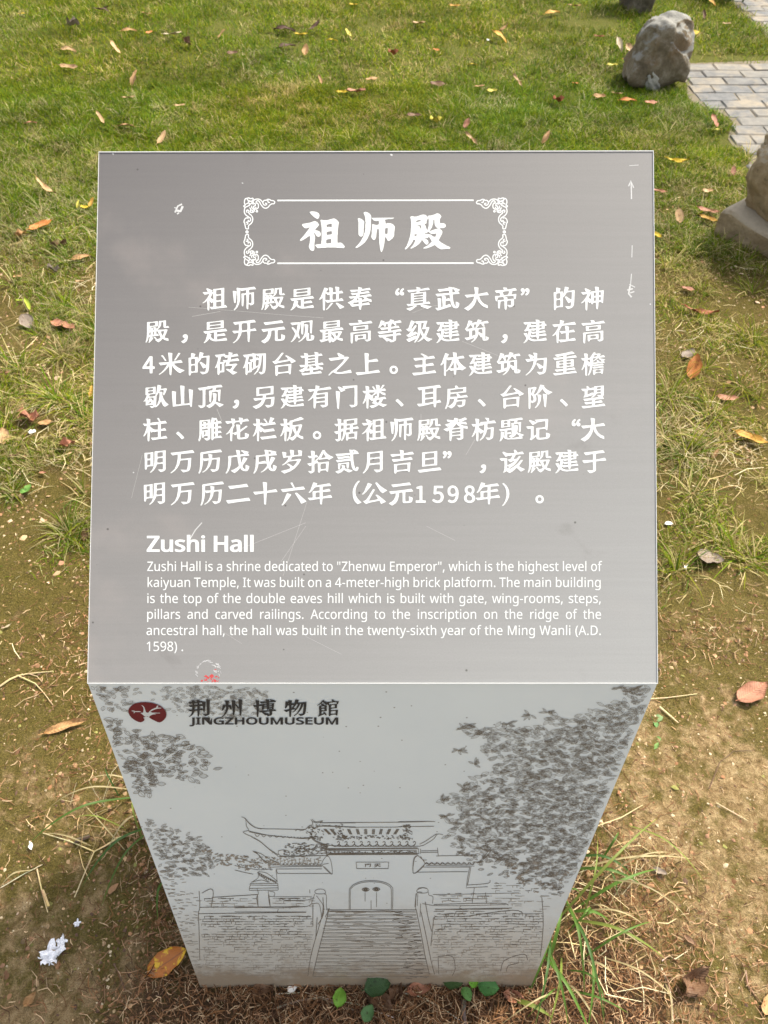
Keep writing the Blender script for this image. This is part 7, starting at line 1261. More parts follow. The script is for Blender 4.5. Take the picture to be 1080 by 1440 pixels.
for p in ([(0, 100), (160, 97), (330, 97)], [(0, 145), (320, 140)], [(0, 318), (190, 318), (260, 290), (320, 250), (350, 210), (400, 215)], [(190, 300), (240, 275), (300, 235), (345, 205)],
          [(200, 340), (200, 385)], [(205, 360), (350, 358)], [(205, 375), (355, 372)], [(350, 330), (358, 400)], [(180, 400), (145, 430), (133, 552), (175, 545), (240, 470), (180, 405)], [(170, 550), (620, 545)],
          [(250, 490), (680, 495)], [(225, 505), (640, 505)], [(240, 475), (680, 480)], [(200, 410), (240, 470)], [(340, 405), (620, 400), (700, 400)], [(830, 330), (790, 380), (730, 450), (700, 460)], [(840, 340), (800, 395), (720, 470)],
          [(640, 500), (620, 600), (610, 680)], [(650, 500), (632, 600), (620, 660)], [(610, 665), (800, 650), (820, 620)], [(605, 690), (800, 680)], [(680, 690), (670, 760), (660, 830)], [(780, 730), (790, 830)],
          [(310, 750), (660, 745), (1080, 735)], [(165, 715), (190, 690), (250, 692), (268, 715), (250, 735), (180, 735), (165, 715)], [(160, 740), (155, 860)], [(175, 745), (170, 850)], [(270, 730), (275, 755), (310, 770), (305, 830)],
          [(320, 848), (560, 850), (960, 840)], [(330, 880), (560, 885), (640, 880)], [(200, 830), (195, 950)], [(215, 830), (320, 850)], [(560, 850), (580, 880), (930, 880)]):
    D.smooth(q1(p, *C_), W, k=3)
for i in range(9):
    x = 255 + i * 48; D.smooth(q1([(x, 462), (x + 14, 478), (x + 30, 478), (x + 42, 460)], *C_), 1.1)
# steps
for i in range(19):
    y = 1281 + i * 5.1; t = (y - 1279) / 95.0
    xl, xr = 461 - 22 * t, 584 + 20 * t
    for s_ in range(2):
        pts = []; yy_ = y + s_ * 1.6
        for k in range(9): pts.append((xl + (xr - xl) * k / 8, yy_ + random.uniform(-.45, .45)))
        if s_ == 0: D.line(pts, .5)
        else: D2.line(pts, .5)
    for k in range(5):
        x = random.uniform(xl, xr - 12); D2.line([(x, y + random.uniform(1, 4)), (x + random.uniform(5, 18), y + random.uniform(1, 4))], .7)
    for k in range(3): x = random.uniform(xr - 26, xr); D.line([(x - 10, y + random.uniform(0, 4)), (x, y + random.uniform(0, 4))], .8)
for p in ([(463, 1277), (455, 1310), (446, 1345), (440, 1372)], [(456, 1278), (446, 1312), (437, 1345), (433, 1372)], [(585, 1278), (592, 1312), (598, 1345), (604, 1370)], [(592, 1282), (600, 1320), (606, 1350), (611, 1370)],
          [(454, 1262), (455, 1285), (447, 1300)], [(440, 1272), (440, 1302)], [(446, 1290), (444, 1320)], [(598, 1268), (602, 1290), (607, 1310)], [(610, 1290), (606, 1330)],
          [(280, 1253), (281, 1276), (279, 1285), (280, 1310), (281, 1350)], [(279, 1285), (430, 1283)], [(281, 1276), (430, 1275)], [(284, 1256), (296, 1250), (300, 1256), (297, 1275)], [(298, 1262), (362, 1258)], [(362, 1258), (363, 1275)],
          [(378, 1258), (380, 1275)], [(610, 1272), (700, 1270), (715, 1273)], [(612, 1279), (720, 1277)], [(660, 1288), (720, 1280), (735, 1284)], [(762, 1262), (764, 1300), (760, 1345)], [(616, 1345), (636, 1345), (640, 1362), (636, 1372)], [(616, 1345), (617, 1370)],
          [(704, 1366), (708, 1352), (722, 1345), (738, 1342), (742, 1350)], [(712, 1366), (715, 1358), (730, 1354)]):
    D.smooth(p, .85, k=3)
# masonry courses of both terrace walls
for (x0, x1, y0, y1, n_) in ((283, 438, 1288, 1372, 620), (608, 762, 1282, 1372, 640), (284, 362, 1262, 1274, 40), (382, 440, 1262, 1274, 34), (614, 690, 1258, 1270, 50), (690, 780, 1240, 1280, 60)):
    for k in range(n_):
        y = y0 + (random.random() ** 1.25) * (y1 - y0); y = round(y / 3.6) * 3.6 + random.uniform(-.5, .5)
        x = random.uniform(x0, x1)
        l = random.uniform(3, 14)
        if x + l > x1 + 3 or not inside(x + l, y) or not inside(x, y): continue
        fade = (y - y0) / (y1 - y0) + random.uniform(-.3, .3)
        S_ = D if fade < .25 else D2
        S_.line([(x, y), (x + l / 2, y + random.uniform(-.5, .5)), (x + l, y + random.uniform(-.4, .4))], random.uniform(.35, .65))
        if random.random() < .3: S_.line([(x, y), (x + .3, y + 3)], .6)
# left margin: faint distant foliage
for k in range(150):
    y = random.uniform(1225, 1375); x = edge_l(y) + random.uniform(4, 60) * random.random()
    if x < 279 or y < 1248: D2.line([(x, y), (x + random.uniform(3, 9), y + random.uniform(-1.5, 1.5))], .7)


def leaf_outline(cx, cy, L_, w_, a, S_, wd):
    ca, sa = math.cos(a), math.sin(a)
    pts = []
    for (t, o) in ((0, 0), (.25, .38), (.55, .5), (.8, .3), (1, 0), (.78, -.28), (.5, -.45), (.2, -.32)):
        x, y = t * L_, o * w_
        pts.append((cx + x * ca - y * sa, cy + (x * sa + y * ca) * .72))
    if all(inside(*p) for p in pts):
        S_.line(pts, wd, closed=True)
        if L_ > 8: S_.line([pts[0], pts[4]], wd * .7)


def poly_in(x, y, P):
    c = False; j = len(P) - 1
    for i in range(len(P)):
        if (P[i][1] > y) != (P[j][1] > y) and x < (P[j][0] - P[i][0]) * (y - P[i][1]) / (P[j][1] - P[i][1]) + P[i][0]: c = not c
        j = i
    return c


def foliage(P, n_, L0, L1, S_, wd, asp=.34, rosette=True):
    xs_ = [p[0] for p in P]; ys_ = [p[1] for p in P]; k = 0; it = 0
    while k < n_ and it < n_ * 30:
        it += 1
        x, y = random.uniform(min(xs_), max(xs_)), random.uniform(min(ys_), max(ys_))
        if not poly_in(x, y, P): continue
        if float(vnoise(np.array([x]), np.array([y * 1.3]), .06, 77)[0]) < .17: continue
        a0 = random.gauss(0, .8) + random.choice((0, 3.14)); m = random.randint(2, 3)
        for i in range(m):
            L_ = random.uniform(L0, L1)
            leaf_outline(x, y, L_, L_ * asp * random.uniform(.7, 1.3), a0 + (i - .5) * random.uniform(.5, 1.1), S_, wd); x += random.uniform(-3, 3); y += random.uniform(-2, 2)
            k += 1


RT1 = [(862, 963), (925, 962), (905, 1015), (870, 1095), (838, 1180), (815, 1228), (790, 1238), (740, 1222), (705, 1220), (668, 1196), (632, 1180), (628, 1158), (648, 1138), (620, 1126), (655, 1106), (676, 1092), (700, 1076), (690, 1060),
       (670, 1056), (680, 1042), (650, 1030), (700, 1022), (745, 1022), (768, 1006), (800, 1008), (835, 1002), (858, 988), (890, 980)]
RT2 = [(725, 1060), (760, 1040), (830, 1010), (905, 985), (905, 1015), (870, 1095), (838, 1180), (810, 1232), (750, 1210), (690, 1180), (660, 1150), (700, 1110)]
def leafage(P, sx, sy, L0, L1, S_, wd, asp, gap=.2):
    """evenly scattered leaf outlines, mostly lying sideways"""
    xs_ = [p[0] for p in P]; ys_ = [p[1] for p in P]
    y = min(ys_)
    while y < max(ys_):
        x = min(xs_)
        while x < max(xs_):
            a, b_ = x + random.uniform(-sx, sx) * .6, y + random.uniform(-sy, sy) * .6
            if poly_in(a, b_, P) and float(vnoise(np.array([a]), np.array([b_ * 1.5]), .07, 78)[0]) > gap:
                L_ = random.uniform(L0, L1)
                leaf_outline(a, b_, L_, L_ * asp * random.uniform(.7, 1.3), random.choice((0, 3.14)) + random.gauss(0, .65), S_, wd)
            x += sx
        y += sy


leafage(RT1, 6.2, 4.6, 9, 15, DL, .36, .46)
leafage(RT2, 9.5, 6.0, 6, 11, DL, .36, .40)
leafage([(640, 1180), (735, 1205), (800, 1240), (790, 1262), (735, 1240), (700, 1232), (665, 1215), (640, 1200)], 7, 5, 7, 11, DL, .42, .40)
for (x, y) in ((652, 1024), (644, 1055), (622, 1125), (660, 1020), (745, 1005), (770, 1001), (680, 1030), (715, 1018), (666, 1075), (870, 968), (884, 972), (650, 1106), (628, 1148), (905, 975), (893, 968)):
    for i in range(6): leaf_outline(x + random.uniform(-2, 2), y + random.uniform(-1, 1), random.uniform(8, 14), 3.2, random.choice((0, 3.14)) + random.gauss(0, .9), DL, .42)
leafage([(127, 963), (216, 963), (214, 996), (180, 1002), (142, 996)], 7, 5, 7, 12, DL, .42, .5)
leafage([(225, 966), (300, 963), (370, 966), (380, 978), (372, 1000), (330, 1018), (290, 1006), (240, 1000)], 6.5, 4.6, 7, 11, DL, .34, .45)
leafage([(148, 1004), (210, 1030), (250, 1032), (290, 1058), (302, 1082), (272, 1098), (236, 1098), (214, 1120), (176, 1110)], 8.5, 6, 9, 16, DL, .5, .55)
leafage([(148, 1004), (185, 1022), (240, 1050), (214, 1120), (176, 1110)], 8, 6, 6, 10, DL, .42, .5)
leafage([(192, 1145), (240, 1165), (285, 1180), (306, 1200), (306, 1216), (290, 1232), (240, 1232), (226, 1240), (204, 1185)], 6.2, 4.3, 7, 12, DL, .36, .38, .1)
foliage([(285, 1195), (345, 1205), (400, 1215), (350, 1222), (310, 1215)], 90, 3, 6, D2, .7, .35)
foliage([(720, 1208), (770, 1200), (800, 1230), (770, 1262), (700, 1240)], 60, 4, 8, D2, .7, .35)
D.build('gate_drawing', ink_m, face, 'stuff'); DL.build('tree_drawing', tree_m, face, 'stuff'); D2.build('faded_drawing', inkl_m, face, 'stuff')

# plaque above the arch
pol = [glyph_px('k門', 430 + 525 / 6.353, 1140 + 500 / 6.353, 9.6, 5.2)] + [glyph_px('k天', 430 + 610 / 6.353, 1140 + 500 / 6.353, 9.6, 5.2)]
filled('plaque_text', pol, FP, .00016, ink_m, face)
# museum mark: red oval with a pale flying bird
ov = np.array([(75, 330), (90, 275), (130, 225), (180, 185), (250, 150), (350, 130), (480, 122), (620, 135), (740, 170), (850, 220), (930, 290), (972, 360), (980, 420), (970, 480), (920, 545), (870, 585), (820, 605), (770, 595), (720, 570), (640, 530), (575, 490),
               (520, 460), (430, 480), (440, 510), (460, 540), (440, 570), (410, 588), (370, 602), (310, 590), (250, 560), (200, 530), (150, 490), (110, 440), (85, 390)], float)
emb = filled('museum_emblem', [np.stack([176 + ov[:, 0] / 16.875, 980 + ov[:, 1] / 16.875], 1)], FP, .00018, red_m, face)
bird = [[(385, 190), (420, 205), (455, 235), (472, 290), (500, 365), (550, 372), (580, 335), (640, 288), (738, 248), (755, 205), (790, 200), (772, 248), (862, 256), (862, 266), (760, 276), (680, 302), (600, 345), (640, 368), (830, 374), (830, 384), (680, 388), (738, 412),
         (660, 412), (620, 432), (578, 450), (568, 520), (545, 455), (470, 462), (400, 402), (362, 375), (430, 368), (440, 290), (430, 240)],
        [(150, 322), (220, 320), (225, 335), (340, 332), (382, 345), (340, 354), (240, 352), (212, 384), (198, 378), (222, 346), (162, 334)]]
for bpt in bird:
    bp = np.array(bpt, float)
    filled('emblem_bird', [np.stack([176 + bp[:, 0] / 16.875, 980 + bp[:, 1] / 16.875], 1)], FP, .00024, pale_m, emb)
pol = []
for c, x in zip('荆州博物館', (281, 327, 372, 416, 462)):
    gl = glyph_px('k' + c, x - 16, 1005, 32, 25)
    pol.append(gl)
filled('museum_name', pol, FP, .00018, black_m, face)
latin('JINGZHOUMUSEUM', 269, 477, 1018.6, 9.4, 'b', fn=FP, mat=black_m, par=face, name='museum_name_latin', stretch=True)

# ------------------------------------------------------------------ fallen leaves
def leaf_mat(name='leaf_skin', transl=.18):
    m, nt, b = new_mat(name)
    oi = nd(nt, 'ShaderNodeObjectInfo'); v = obj_co(nt)
    s = nd(nt, 'ShaderNodeSeparateXYZ'); nt.links.new(v, s.inputs[0])
    base = oi.outputs['Color']
    off = nd(nt, 'ShaderNodeVectorMath'); off.operation = 'ADD'; nt.links.new(v, off.inputs[0])
    rv = nd(nt, 'ShaderNodeCombineXYZ'); nt.links.new(math_(nt, 'MULTIPLY', oi.outputs['Random'], 50), rv.inputs[2]); nt.links.new(rv.outputs[0], off.inputs[1])
    f = noise(nt, off.outputs[0], 5, 5, .65); g = noise(nt, off.outputs[0], 24, 4, .7)
    c = mix(nt, nd_clamp(nt, f, .52, .72), base, mix(nt, 1.0, base, (.50, .36, .30), 'MULTIPLY'))
    c = mix(nt, math_(nt, 'MULTIPLY', nd_clamp(nt, g, .6, .72), .55), c, mix(nt, 1.0, base, (.28, .2, .16), 'MULTIPLY'))
    ay = math_(nt, 'ABSOLUTE', s.outputs[1])
    rib = nd_clamp(nt, math_(nt, 'SUBTRACT', .022, ay), 0, .012)
    c = mix(nt, math_(nt, 'MULTIPLY', rib, .5), c, mix(nt, 1.0, base, (1.35, 1.3, 1.15), 'MULTIPLY'))
    w = nd(nt, 'ShaderNodeTexWave'); w.inputs['Scale'].default_value = 4.2; w.inputs['Distortion'].default_value = 1.0
    sk = nd(nt, 'ShaderNodeCombineXYZ'); nt.links.new(math_(nt, 'SUBTRACT', s.outputs[0], math_(nt, 'MULTIPLY', ay, .9)), sk.inputs[0]); nt.links.new(sk.outputs[0], w.inputs['Vector'])
    c = mix(nt, math_(nt, 'MULTIPLY', nd_clamp(nt, w.outputs['Fac'], .85, 1), .22), c, mix(nt, 1.0, base, (.6, .55, .5), 'MULTIPLY'))
    nt.links.new(c, b.inputs['Base Color']); b.inputs['Roughness'].default_value = .55
    b.inputs['Specular IOR Level'].default_value = .35
    bump(nt, b, math_(nt, 'ADD', g, w.outputs['Fac']), .25, .02)
    t = nd(nt, 'ShaderNodeBsdfTranslucent'); nt.links.new(c, t.inputs['Color'])
    ms = nd(nt, 'ShaderNodeMixShader'); ms.inputs[0].default_value = transl
    nt.links.new(b.outputs[0], ms.inputs[1]); nt.links.new(t.outputs[0], ms.inputs[2])
    nt.links.new(ms.outputs[0], nt.nodes['Material Output'].inputs['Surface'])
    return m


leaf_m = leaf_mat()


def leaf_mesh(seed, wid=.36, curl=.10, fold=.12, crump=.02, stem=.12, nu=11, nv=7):
    """unit-length leaf along x, pointed both ends, with stalk; given a little real thickness"""
    r = random.Random(seed); vs = []; fs = []
    bend = r.uniform(-.06, .06); cph = r.uniform(0, 6)
    for s_ in (1, -1):
        for i in range(nu):
            t = i / (nu - 1); wv = wid * .5 * (math.sin(math.pi * min(1, max(0, t ** .85))) ** .72 + .012)
            for j in range(nv):
                u = j / (nv - 1) * 2 - 1
                y = u * wv * (1 + .05 * math.sin(t * 17 + u * 3 + cph)) + bend * math.sin(math.pi * t)
                z = curl * (4 * (t - .5) ** 2) * (1 if curl > 0 else 1) + fold * abs(u) * wv * 2 + crump * math.sin(t * 9 + cph + u * 2) * (1 + abs(u)) + crump * .8 * math.sin(t * 21 + u * 5)
                vs.append((t - .5, y, z + s_ * .003))
    N = nu * nv
    for i in range(nu - 1):
        for j in range(nv - 1):
            a = i * nv + j
            fs.append((a, a + nv, a + nv + 1, a + 1)); fs.append((N + a, N + a + 1, N + a + nv + 1, N + a + nv))
    ring = [i * nv for i in range(nu)] + [(nu - 1) * nv + j for j in range(1, nv)] + [i * nv + nv - 1 for i in range(nu - 2, -1, -1)] + [j for j in range(nv - 2, 0, -1)]
    for k in range(len(ring)):
        a, b_ = ring[k], ring[(k + 1) % len(ring)]; fs.append((a, b_, N + b_, N + a))
    # stalk
    if stem:
        z0 = curl * 1.0
        b0 = len(vs)
        for q, (x_, z_) in enumerate(((-.49, z0), (-.49 - stem, z0 + stem * .2))):
            for a in range(4): vs.append((x_, .012 * math.cos(a * 1.571) * (1 - .3 * q), z_ + .012 * math.sin(a * 1.571) * (1 - .3 * q)))
        for a in range(4): fs.append((b0 + a, b0 + (a + 1) % 4, b0 + 4 + (a + 1) % 4, b0 + 4 + a))
        fs.append((b0 + 7, b0 + 6, b0 + 5, b0 + 4))
    me = bpy.data.meshes.new('fallen_leaf'); me.from_pydata(vs, [], fs); me.update()
    me.polygons.foreach_set('use_smooth', [True] * len(me.polygons)); me.materials.append(leaf_m)
    return me


KIND = {'n': [leaf_mesh(s, .34, c, f, .015) for s, c, f in ((1, .07, .15), (2, .12, .25), (3, -.06, .2))],          # ordinary
        'w': [leaf_mesh(s, .50, c, f, .02, .08) for s, c, f in ((4, .05, .12), (5, .10, .2))],                       # broad
        's': [leaf_mesh(s, .20, c, f, .02) for s, c, f in ((6, .06, .3), (7, .14, .2))],                              # slender
        'c': [leaf_mesh(s, .52, c, f, .075, .1) for s, c, f in ((8, .25, .5), (9, .18, .7), (10, .3, .4))],           # crumpled
        'r': [leaf_mesh(s, .80, c, f, .02, 0) for s, c, f in ((11, .04, .06), (12, .06, .1))]}                        # roundish
CLR = {'yel': (.78, .56, .04), 'lem': (.70, .62, .10), 'ora': (.70, .27, .07), 'tan': (.58, .34, .15), 'crm': (.68, .56, .38), 'brn': (.24, .135, .075), 'drk': (.12, .062, .04),
       'pnk': (.54, .25, .15), 'gry': (.34, .27, .21), 'yor': (.74, .42, .08), 'pal': (.66, .43, .22), 'lim': (.42, .52, .05), 'dbr': (.22, .12, .065), 'spt': (.60, .22, .03), 'rst': (.42, .14, .06)}
# px, py, length in px, angle in px plane (deg, 0 right, + up), shape, colour, label
LV = [
 (31, 19, 10, 10, 'w', 'yel', 'small yellow leaf in the turf at the far top left corner'),
 (143, 13, 19, 15, 's', 'drk', 'dark curled leaf near the top edge, left side of the lawn'),
 (152, 20, 15, -28, 's', 'drk', 'dark slender leaf just below the dark curled leaf near the top left'),
 (206, 19, 14, -12, 'n', 'tan', 'tan leaf near the top edge above the pale cream leaf'),
 (103, 35, 17, -10, 'c', 'gry', 'dull brown crumpled leaf in the upper left lawn'),
 (181, 42, 22, 0, 'n', 'tan', 'flat tan leaf left of the pale cream leaf at the top'),
 (243, 48, 25, 12, 'n', 'crm', 'pale cream leaf with raised tip in the upper left lawn'),
 (210, 46, 9, 30, 'w', 'ora', 'tiny orange leaf between the flat tan leaf and the cream leaf'),
 (400, 40, 29, -10, 'n', 'drk', 'dark brown leaf near the top centre beside a curled one'),
 (443, 39, 21, 28, 's', 'drk', 'thin dark curled leaf slanting up near the top centre'),
 (424, 49, 17, 0, 'n', 'yel', 'yellow leaf just under the dark brown leaf at top centre'),
 (467, 56, 15, -8, 'n', 'yel', 'yellow leaf right of the thin dark curled leaf'),
 (490, 49, 13, -35, 'w', 'lem', 'pale yellow leaf tilted in the turf at the top centre'),
 (497, 7, 12, 0, 'w', 'yel', 'bright yellow leaf at the very top edge, centre'),
 (402, 64, 26, 12, 'n', 'drk', 'very dark leaf with tilted edge, lowest of the dark leaves at top centre'),
 (430, 74, 15, 75, 'w', 'tan', 'upright pinkish tan leaf below the dark leaves at top centre'),
 (262, 60, 14, -30, 'c', 'dbr', 'small dark crumpled leaf right under the cream leaf'),
 (95, 69, 23, -14, 'n', 'pal', 'pale orange tan leaf on the left lawn above a shaded one'),
 (163, 71, 19, -35, 'n', 'pal', 'cream tan leaf slanting down on the left lawn'),
 (98, 96, 25, -8, 'n', 'pal', 'tan leaf with dark shaded tip on the left lawn'),
 (189, 114, 22, 58, 'n', 'tan', 'tan leaf standing steeply in the grass on the left lawn'),
 (181, 137, 17, 8, 'n', 'pal', 'pinkish tan leaf just below the steep tan leaf'),
 (141, 170, 17, -50, 'n', 'pal', 'tan leaf slanting steeply above the left corner of the sign'),
 (178, 176, 23, -4, 'n', 'tan', 'tan leaf lying flat right of the slanting one above the sign'),
 (228, 196, 20, 50, 'n', 'pal', 'pale tan leaf just behind the top edge of the sign, left part'),
 (450, 115, 12, -70, 'n', 'tan', 'small tan leaf left of a broad tan one at centre top'),
 (523, 111, 17, 15, 'w', 'tan', 'broad tan leaf upper centre of the lawn'),
 (501, 129, 26, 4, 'w', 'pnk', 'dusty pink leaf behind the middle of the sign'),
 (481, 130, 15, 0, 'n', 'yel', 'yellow leaf touching the left end of the dusty pink leaf'),
 (43, 172, 17, 5, 'n', 'pnk', 'pink tan leaf at the left edge lawn beside dry grass'),
 (253, 148, 15, 10, 'n', 'pal', 'faint tan leaf half sunk in the grass left of centre'),
 (327, 75, 15, 10, 'w', 'dbr', 'brown leaf alone in the lawn left of centre'),
 (312, 50, 14, 35, 's', 'tan', 'slender tan leaf left of the dark leaves at top'),
 (65, 268, 31, -18, 's', 'pal', 'long orange tan leaf in the grass left of the sign corner'),
 (58, 319, 33, 22, 'n', 'ora', 'large orange leaf with pale centre left of the sign'),
 (110, 289, 11, 50, 'n', 'lem', 'leftmost yellow leaf of the three beside the left edge of the sign'),
 (119, 291, 12, -10, 'w', 'yel', 'middle yellow leaf of the three beside the left edge of the sign'),
 (130, 287, 13, 40, 'w', 'yor', 'golden leaf touching the left edge of the sign'),
 (113, 361, 28, 12, 'n', 'tan', 'tan leaf with thin tip beside the left edge of the sign'),
 (89, 460, 33, -15, 'w', 'pnk', 'large reddish pink leaf on bare soil left of the sign'),
 (39, 455, 20, -40, 'r', 'gry', 'roundish grey leaf left of the large reddish pink leaf'),
 (25, 389, 13, 0, 'r', 'tan', 'small round tan leaf in the grass at the left'),
 (28, 422, 11, 0, 'n', 'lim', 'lime green leaf lying flat at the left, smaller of two'),
 (39, 431, 16, -60, 'n', 'lim', 'lime green leaf pointing down at the left, larger of two'),
 (129, 553, 17, 70, 'n', 'yor', 'orange leaf partly hidden by the left edge of the sign'),
 (42, 589, 28, -12, 'c', 'pnk', 'crumpled pinkish brown leaf left of a yellowish one'),
 (64, 594, 20, 10, 'w', 'tan', 'yellowish tan leaf right of the crumpled pinkish leaf'),
 (6, 616, 21, 80, 'r', 'pal', 'round tan leaf cut by the left edge of the photo'),
 (120, 752, 17, 70, 'c', 'brn', 'brown curled leaf beside the left edge of the sign, lower half'),
 (10, 881, 16, 28, 's', 'crm', 'cream sliver of leaf on moss at the left edge'),
 (94, 1022, 63, 18, 's', 'tan', 'long dry tan leaf on moss left of the museum emblem'),
 (237, 1352, 66, 30, 'w', 'spt', 'big spotted orange and yellow leaf leaning on the lower left of the sign'),
 (640, 9, 15, 0, 'n', 'yor', 'golden tan leaf at the top edge right of centre'),
 (777, 17, 21, 12, 'n', 'yor', 'orange tan leaf near the top edge left of the dark rock'),
 (808, 8, 17, -5, 'n', 'tan', 'tan leaf at the top edge closest to the dark rock'),
 (589, 33, 17, 5, 'w', 'pal', 'pale tan leaf right of the centre top'),
 (703, 53, 24, -28, 'n', 'yor', 'bright orange yellow leaf in the sunlit lawn'),
 (706, 44, 20, 20, 's', 'tan', 'slender brown leaf crossing behind the bright orange yellow one'),
 (614, 70, 10, -20, 'w', 'ora', 'small orange leaf in the lawn above the sign, right of centre'),
 (665, 90, 12, -5, 'n', 'yel', 'small yellow leaf below the bright orange yellow one'),
 (553, 75, 14, 0, 'c', 'rst', 'small reddish brown leaf at the centre of the lawn'),
 (843, 52, 15, -5, 'n', 'rst', 'dark red leaf left of the boulder'),
 (871, 66, 20, -52, 'n', 'crm', 'cream leaf standing steeply against the left of the boulder'),
 (885, 73, 17, -40, 'w', 'pal', 'pale orange leaf resting against the boulder'),
 (880, 83, 10, 0, 'w', 'ora', 'tiny orange leaf at the foot of the boulder, left side'),
 (861, 92, 15, 3, 'w', 'lem', 'yellow leaf left of the boulder foot'),
 (976, 46, 15, 12, 'w', 'yel', 'bright yellow leaf right of the boulder top'),
 (989, 24, 12, -65, 'n', 'brn', 'small brown leaf standing upright above the yellow one right of the boulder'),
 (1001, 4, 15, -30, 'n', 'yor', 'orange leaf at the top edge beside the far paving'),
 (1022, 33, 12, 0, 'n', 'pal', 'faint tan leaf in the grass strip between the two pavings'),
 (616, 118, 22, -8, 'w', 'dbr', 'dull brown leaf in the lawn behind the sign, right of centre'),
 (692, 128, 14, 5, 'w', 'lem', 'yellow leaf in the lawn behind the sign title'),
 (727, 117, 20, -40, 's', 'pal', 'slender tan leaf slanting down behind the sign, right part'),
 (675, 122, 13, 10, 'n', 'tan', 'small tan leaf left of the yellow leaf behind the sign title'),
 (810, 117, 10, -10, 'w', 'ora', 'small orange leaf between the sign and the boulder'),
 (843, 136, 18, -3, 'w', 'tan', 'leftmost broad tan leaf of the row in front of the boulder'),
 (868, 132, 15, -8, 'n', 'pal', 'pale leaf second in the row in front of the boulder'),
 (883, 140, 24, -3, 'n', 'ora', 'orange leaf third in the row in front of the boulder'),
 (916, 144, 18, -4, 'w', 'pnk', 'pink leaf directly in front of the boulder'),
 (582, 163, 19, 0, 'w', 'dbr', 'dark brown leaf close behind the top edge of the sign'),
 (656, 176, 14, 60, 'w', 'pnk', 'orange brown leaf behind the top edge, right of centre'),
 (613, 170, 16, 0, 'c', 'lem', 'wrinkled yellowish leaf behind the top edge of the sign'),
 (662, 198, 22, -38, 's', 'pal', 'slender yellow tan leaf touching the top edge of the sign'),
 (767, 196, 18, 55, 'n', 'tan', 'tan leaf standing just behind the top edge, right part'),
 (785, 141, 15, -5, 'c', 'rst', 'reddish brown leaf half hidden in the lawn right of centre'),
 (1003, 174, 18, -55, 'w', 'pnk', 'red pink leaf at the border of the brick path'),
 (1010, 182, 12, 0, 'n', 'lem', 'yellow leaf below the red pink one at the path border'),
 (952, 226, 31, -7, 's', 'yel', 'bright yellow narrow leaf right of the sign corner'),
 (925, 270, 24, -10, 'n', 'pnk', 'red pink leaf half hidden by the right edge of the sign'),
 (995, 269, 15, 5, 'w', 'pal', 'pale pink leaf near the rounded stone'),
 (996, 296, 30, -12, 'n', 'pnk', 'reddish leaf left of the stone block'),
 (996, 309, 25, -18, 'n', 'yor', 'yellow orange leaf just below the reddish one by the stone block'),
 (955, 308, 20, -50, 'w', 'pal', 'yellow tan leaf slanting down right of the sign'),
 (924, 331, 13, -30, 'w', 'yel', 'yellow leaf tip peeking from behind the right edge of the sign'),
 (968, 406, 19, -12, 'w', 'pnk', 'pink tan leaf on mossy soil above the orange red leaf'),
 (985, 439, 47, -9, 's', 'rst', 'long orange red leaf on mossy soil right of the sign'),
 (1031, 243, 12, -60, 'w', 'pnk', 'small pink leaf between the path and the rounded stone'),
 (968, 499, 18, 20, 'r', 'gry', 'dull grey tan leaf behind the glossy orange leaf'),
 (974, 521, 32, 82, 'w', 'ora', 'glossy orange leaf with dark midrib standing right of the sign'),
 (1023, 559, 31, -5, 'n', 'pnk', 'pinkish orange leaf in the tussock right of the sign'),
 (1055, 618, 47, -20, 'n', 'yor', 'slim golden leaf with dark stalk at the right edge'),
 (998, 785, 38, -15, 'r', 'gry', 'greyish brown rounded leaf on the moss right of the sign'),
 (1057, 973, 46, 32, 'w', 'pnk', 'smooth pale orange leaf with stalk on clay at the right edge'),
 (928, 1226, 20, -20, 'w', 'gry', 'small grey brown leaf among the tall blades lower right'),
 (971, 1322, 24, -38, 'n', 'brn', 'brown leaf above the crumpled one at lower right'),
 (973, 1378, 50, 50, 'c', 'brn', 'large crumpled brown leaf at lower right'),
 (1079, 1412, 30, 75, 'w', 'tan', 'tan leaf cut by the lower right edge of the photo'),
 (370, 1391, 30, 10, 'c', 'brn', 'torn brown leaf at the foot of the sign, left of the weeds'),
 (533, 1408, 44, -35, 'c', 'brn', 'crumpled brown leaf under the dark green weed leaf'),
 (560, 1396, 36, 75, 'c', 'dbr', 'curled brown leaf at the foot of the sign, centre'),
 (589, 1388, 34, 15, 'c', 'pnk', 'folded reddish tan leaf at the foot of the sign'),
 (722, 1399, 30, -15, 'c', 'pnk', 'curled tan leaf at the lower right foot of the sign'),
 (500, 1385, 26, 15, 'n', 'brn', 'flat brown leaf behind the round green weed leaf'),
 (42, 1405, 26, 50, 'c', 'tan', 'curled mustard brown scrap of leaf at the lower left corner'),
 (20, 640, 18, 15, 'n', 'brn', 'dull brown leaf below the round tan leaf at the left edge'),
 (95, 625, 22, 12, 'c', 'pnk', 'shrivelled pinkish leaf beside dry stalks left of the sign'),
 (1005, 640, 16, 50, 'n', 'tan', 'small tan leaf caught in dry stalks right of the sign'),
 (60, 665, 9, 0, 'w', 'pnk', 'tiny pink leaf scrap on the moss left of the sign'),
 (30, 330, 16, 15, 'c', 'tan', 'shrivelled tan leaf left of the large orange leaf'),
 (83, 345, 22, 5, 'c', 'brn', 'crushed brown leaf below the large orange leaf'),
 (76, 380, 17, -10, 'c', 'gry', 'small withered leaf in the soil gap left of the sign'),
 (112, 396, 12, 5, 'w', 'pal', 'small pale pink leaf close to the left edge of the sign'),
]
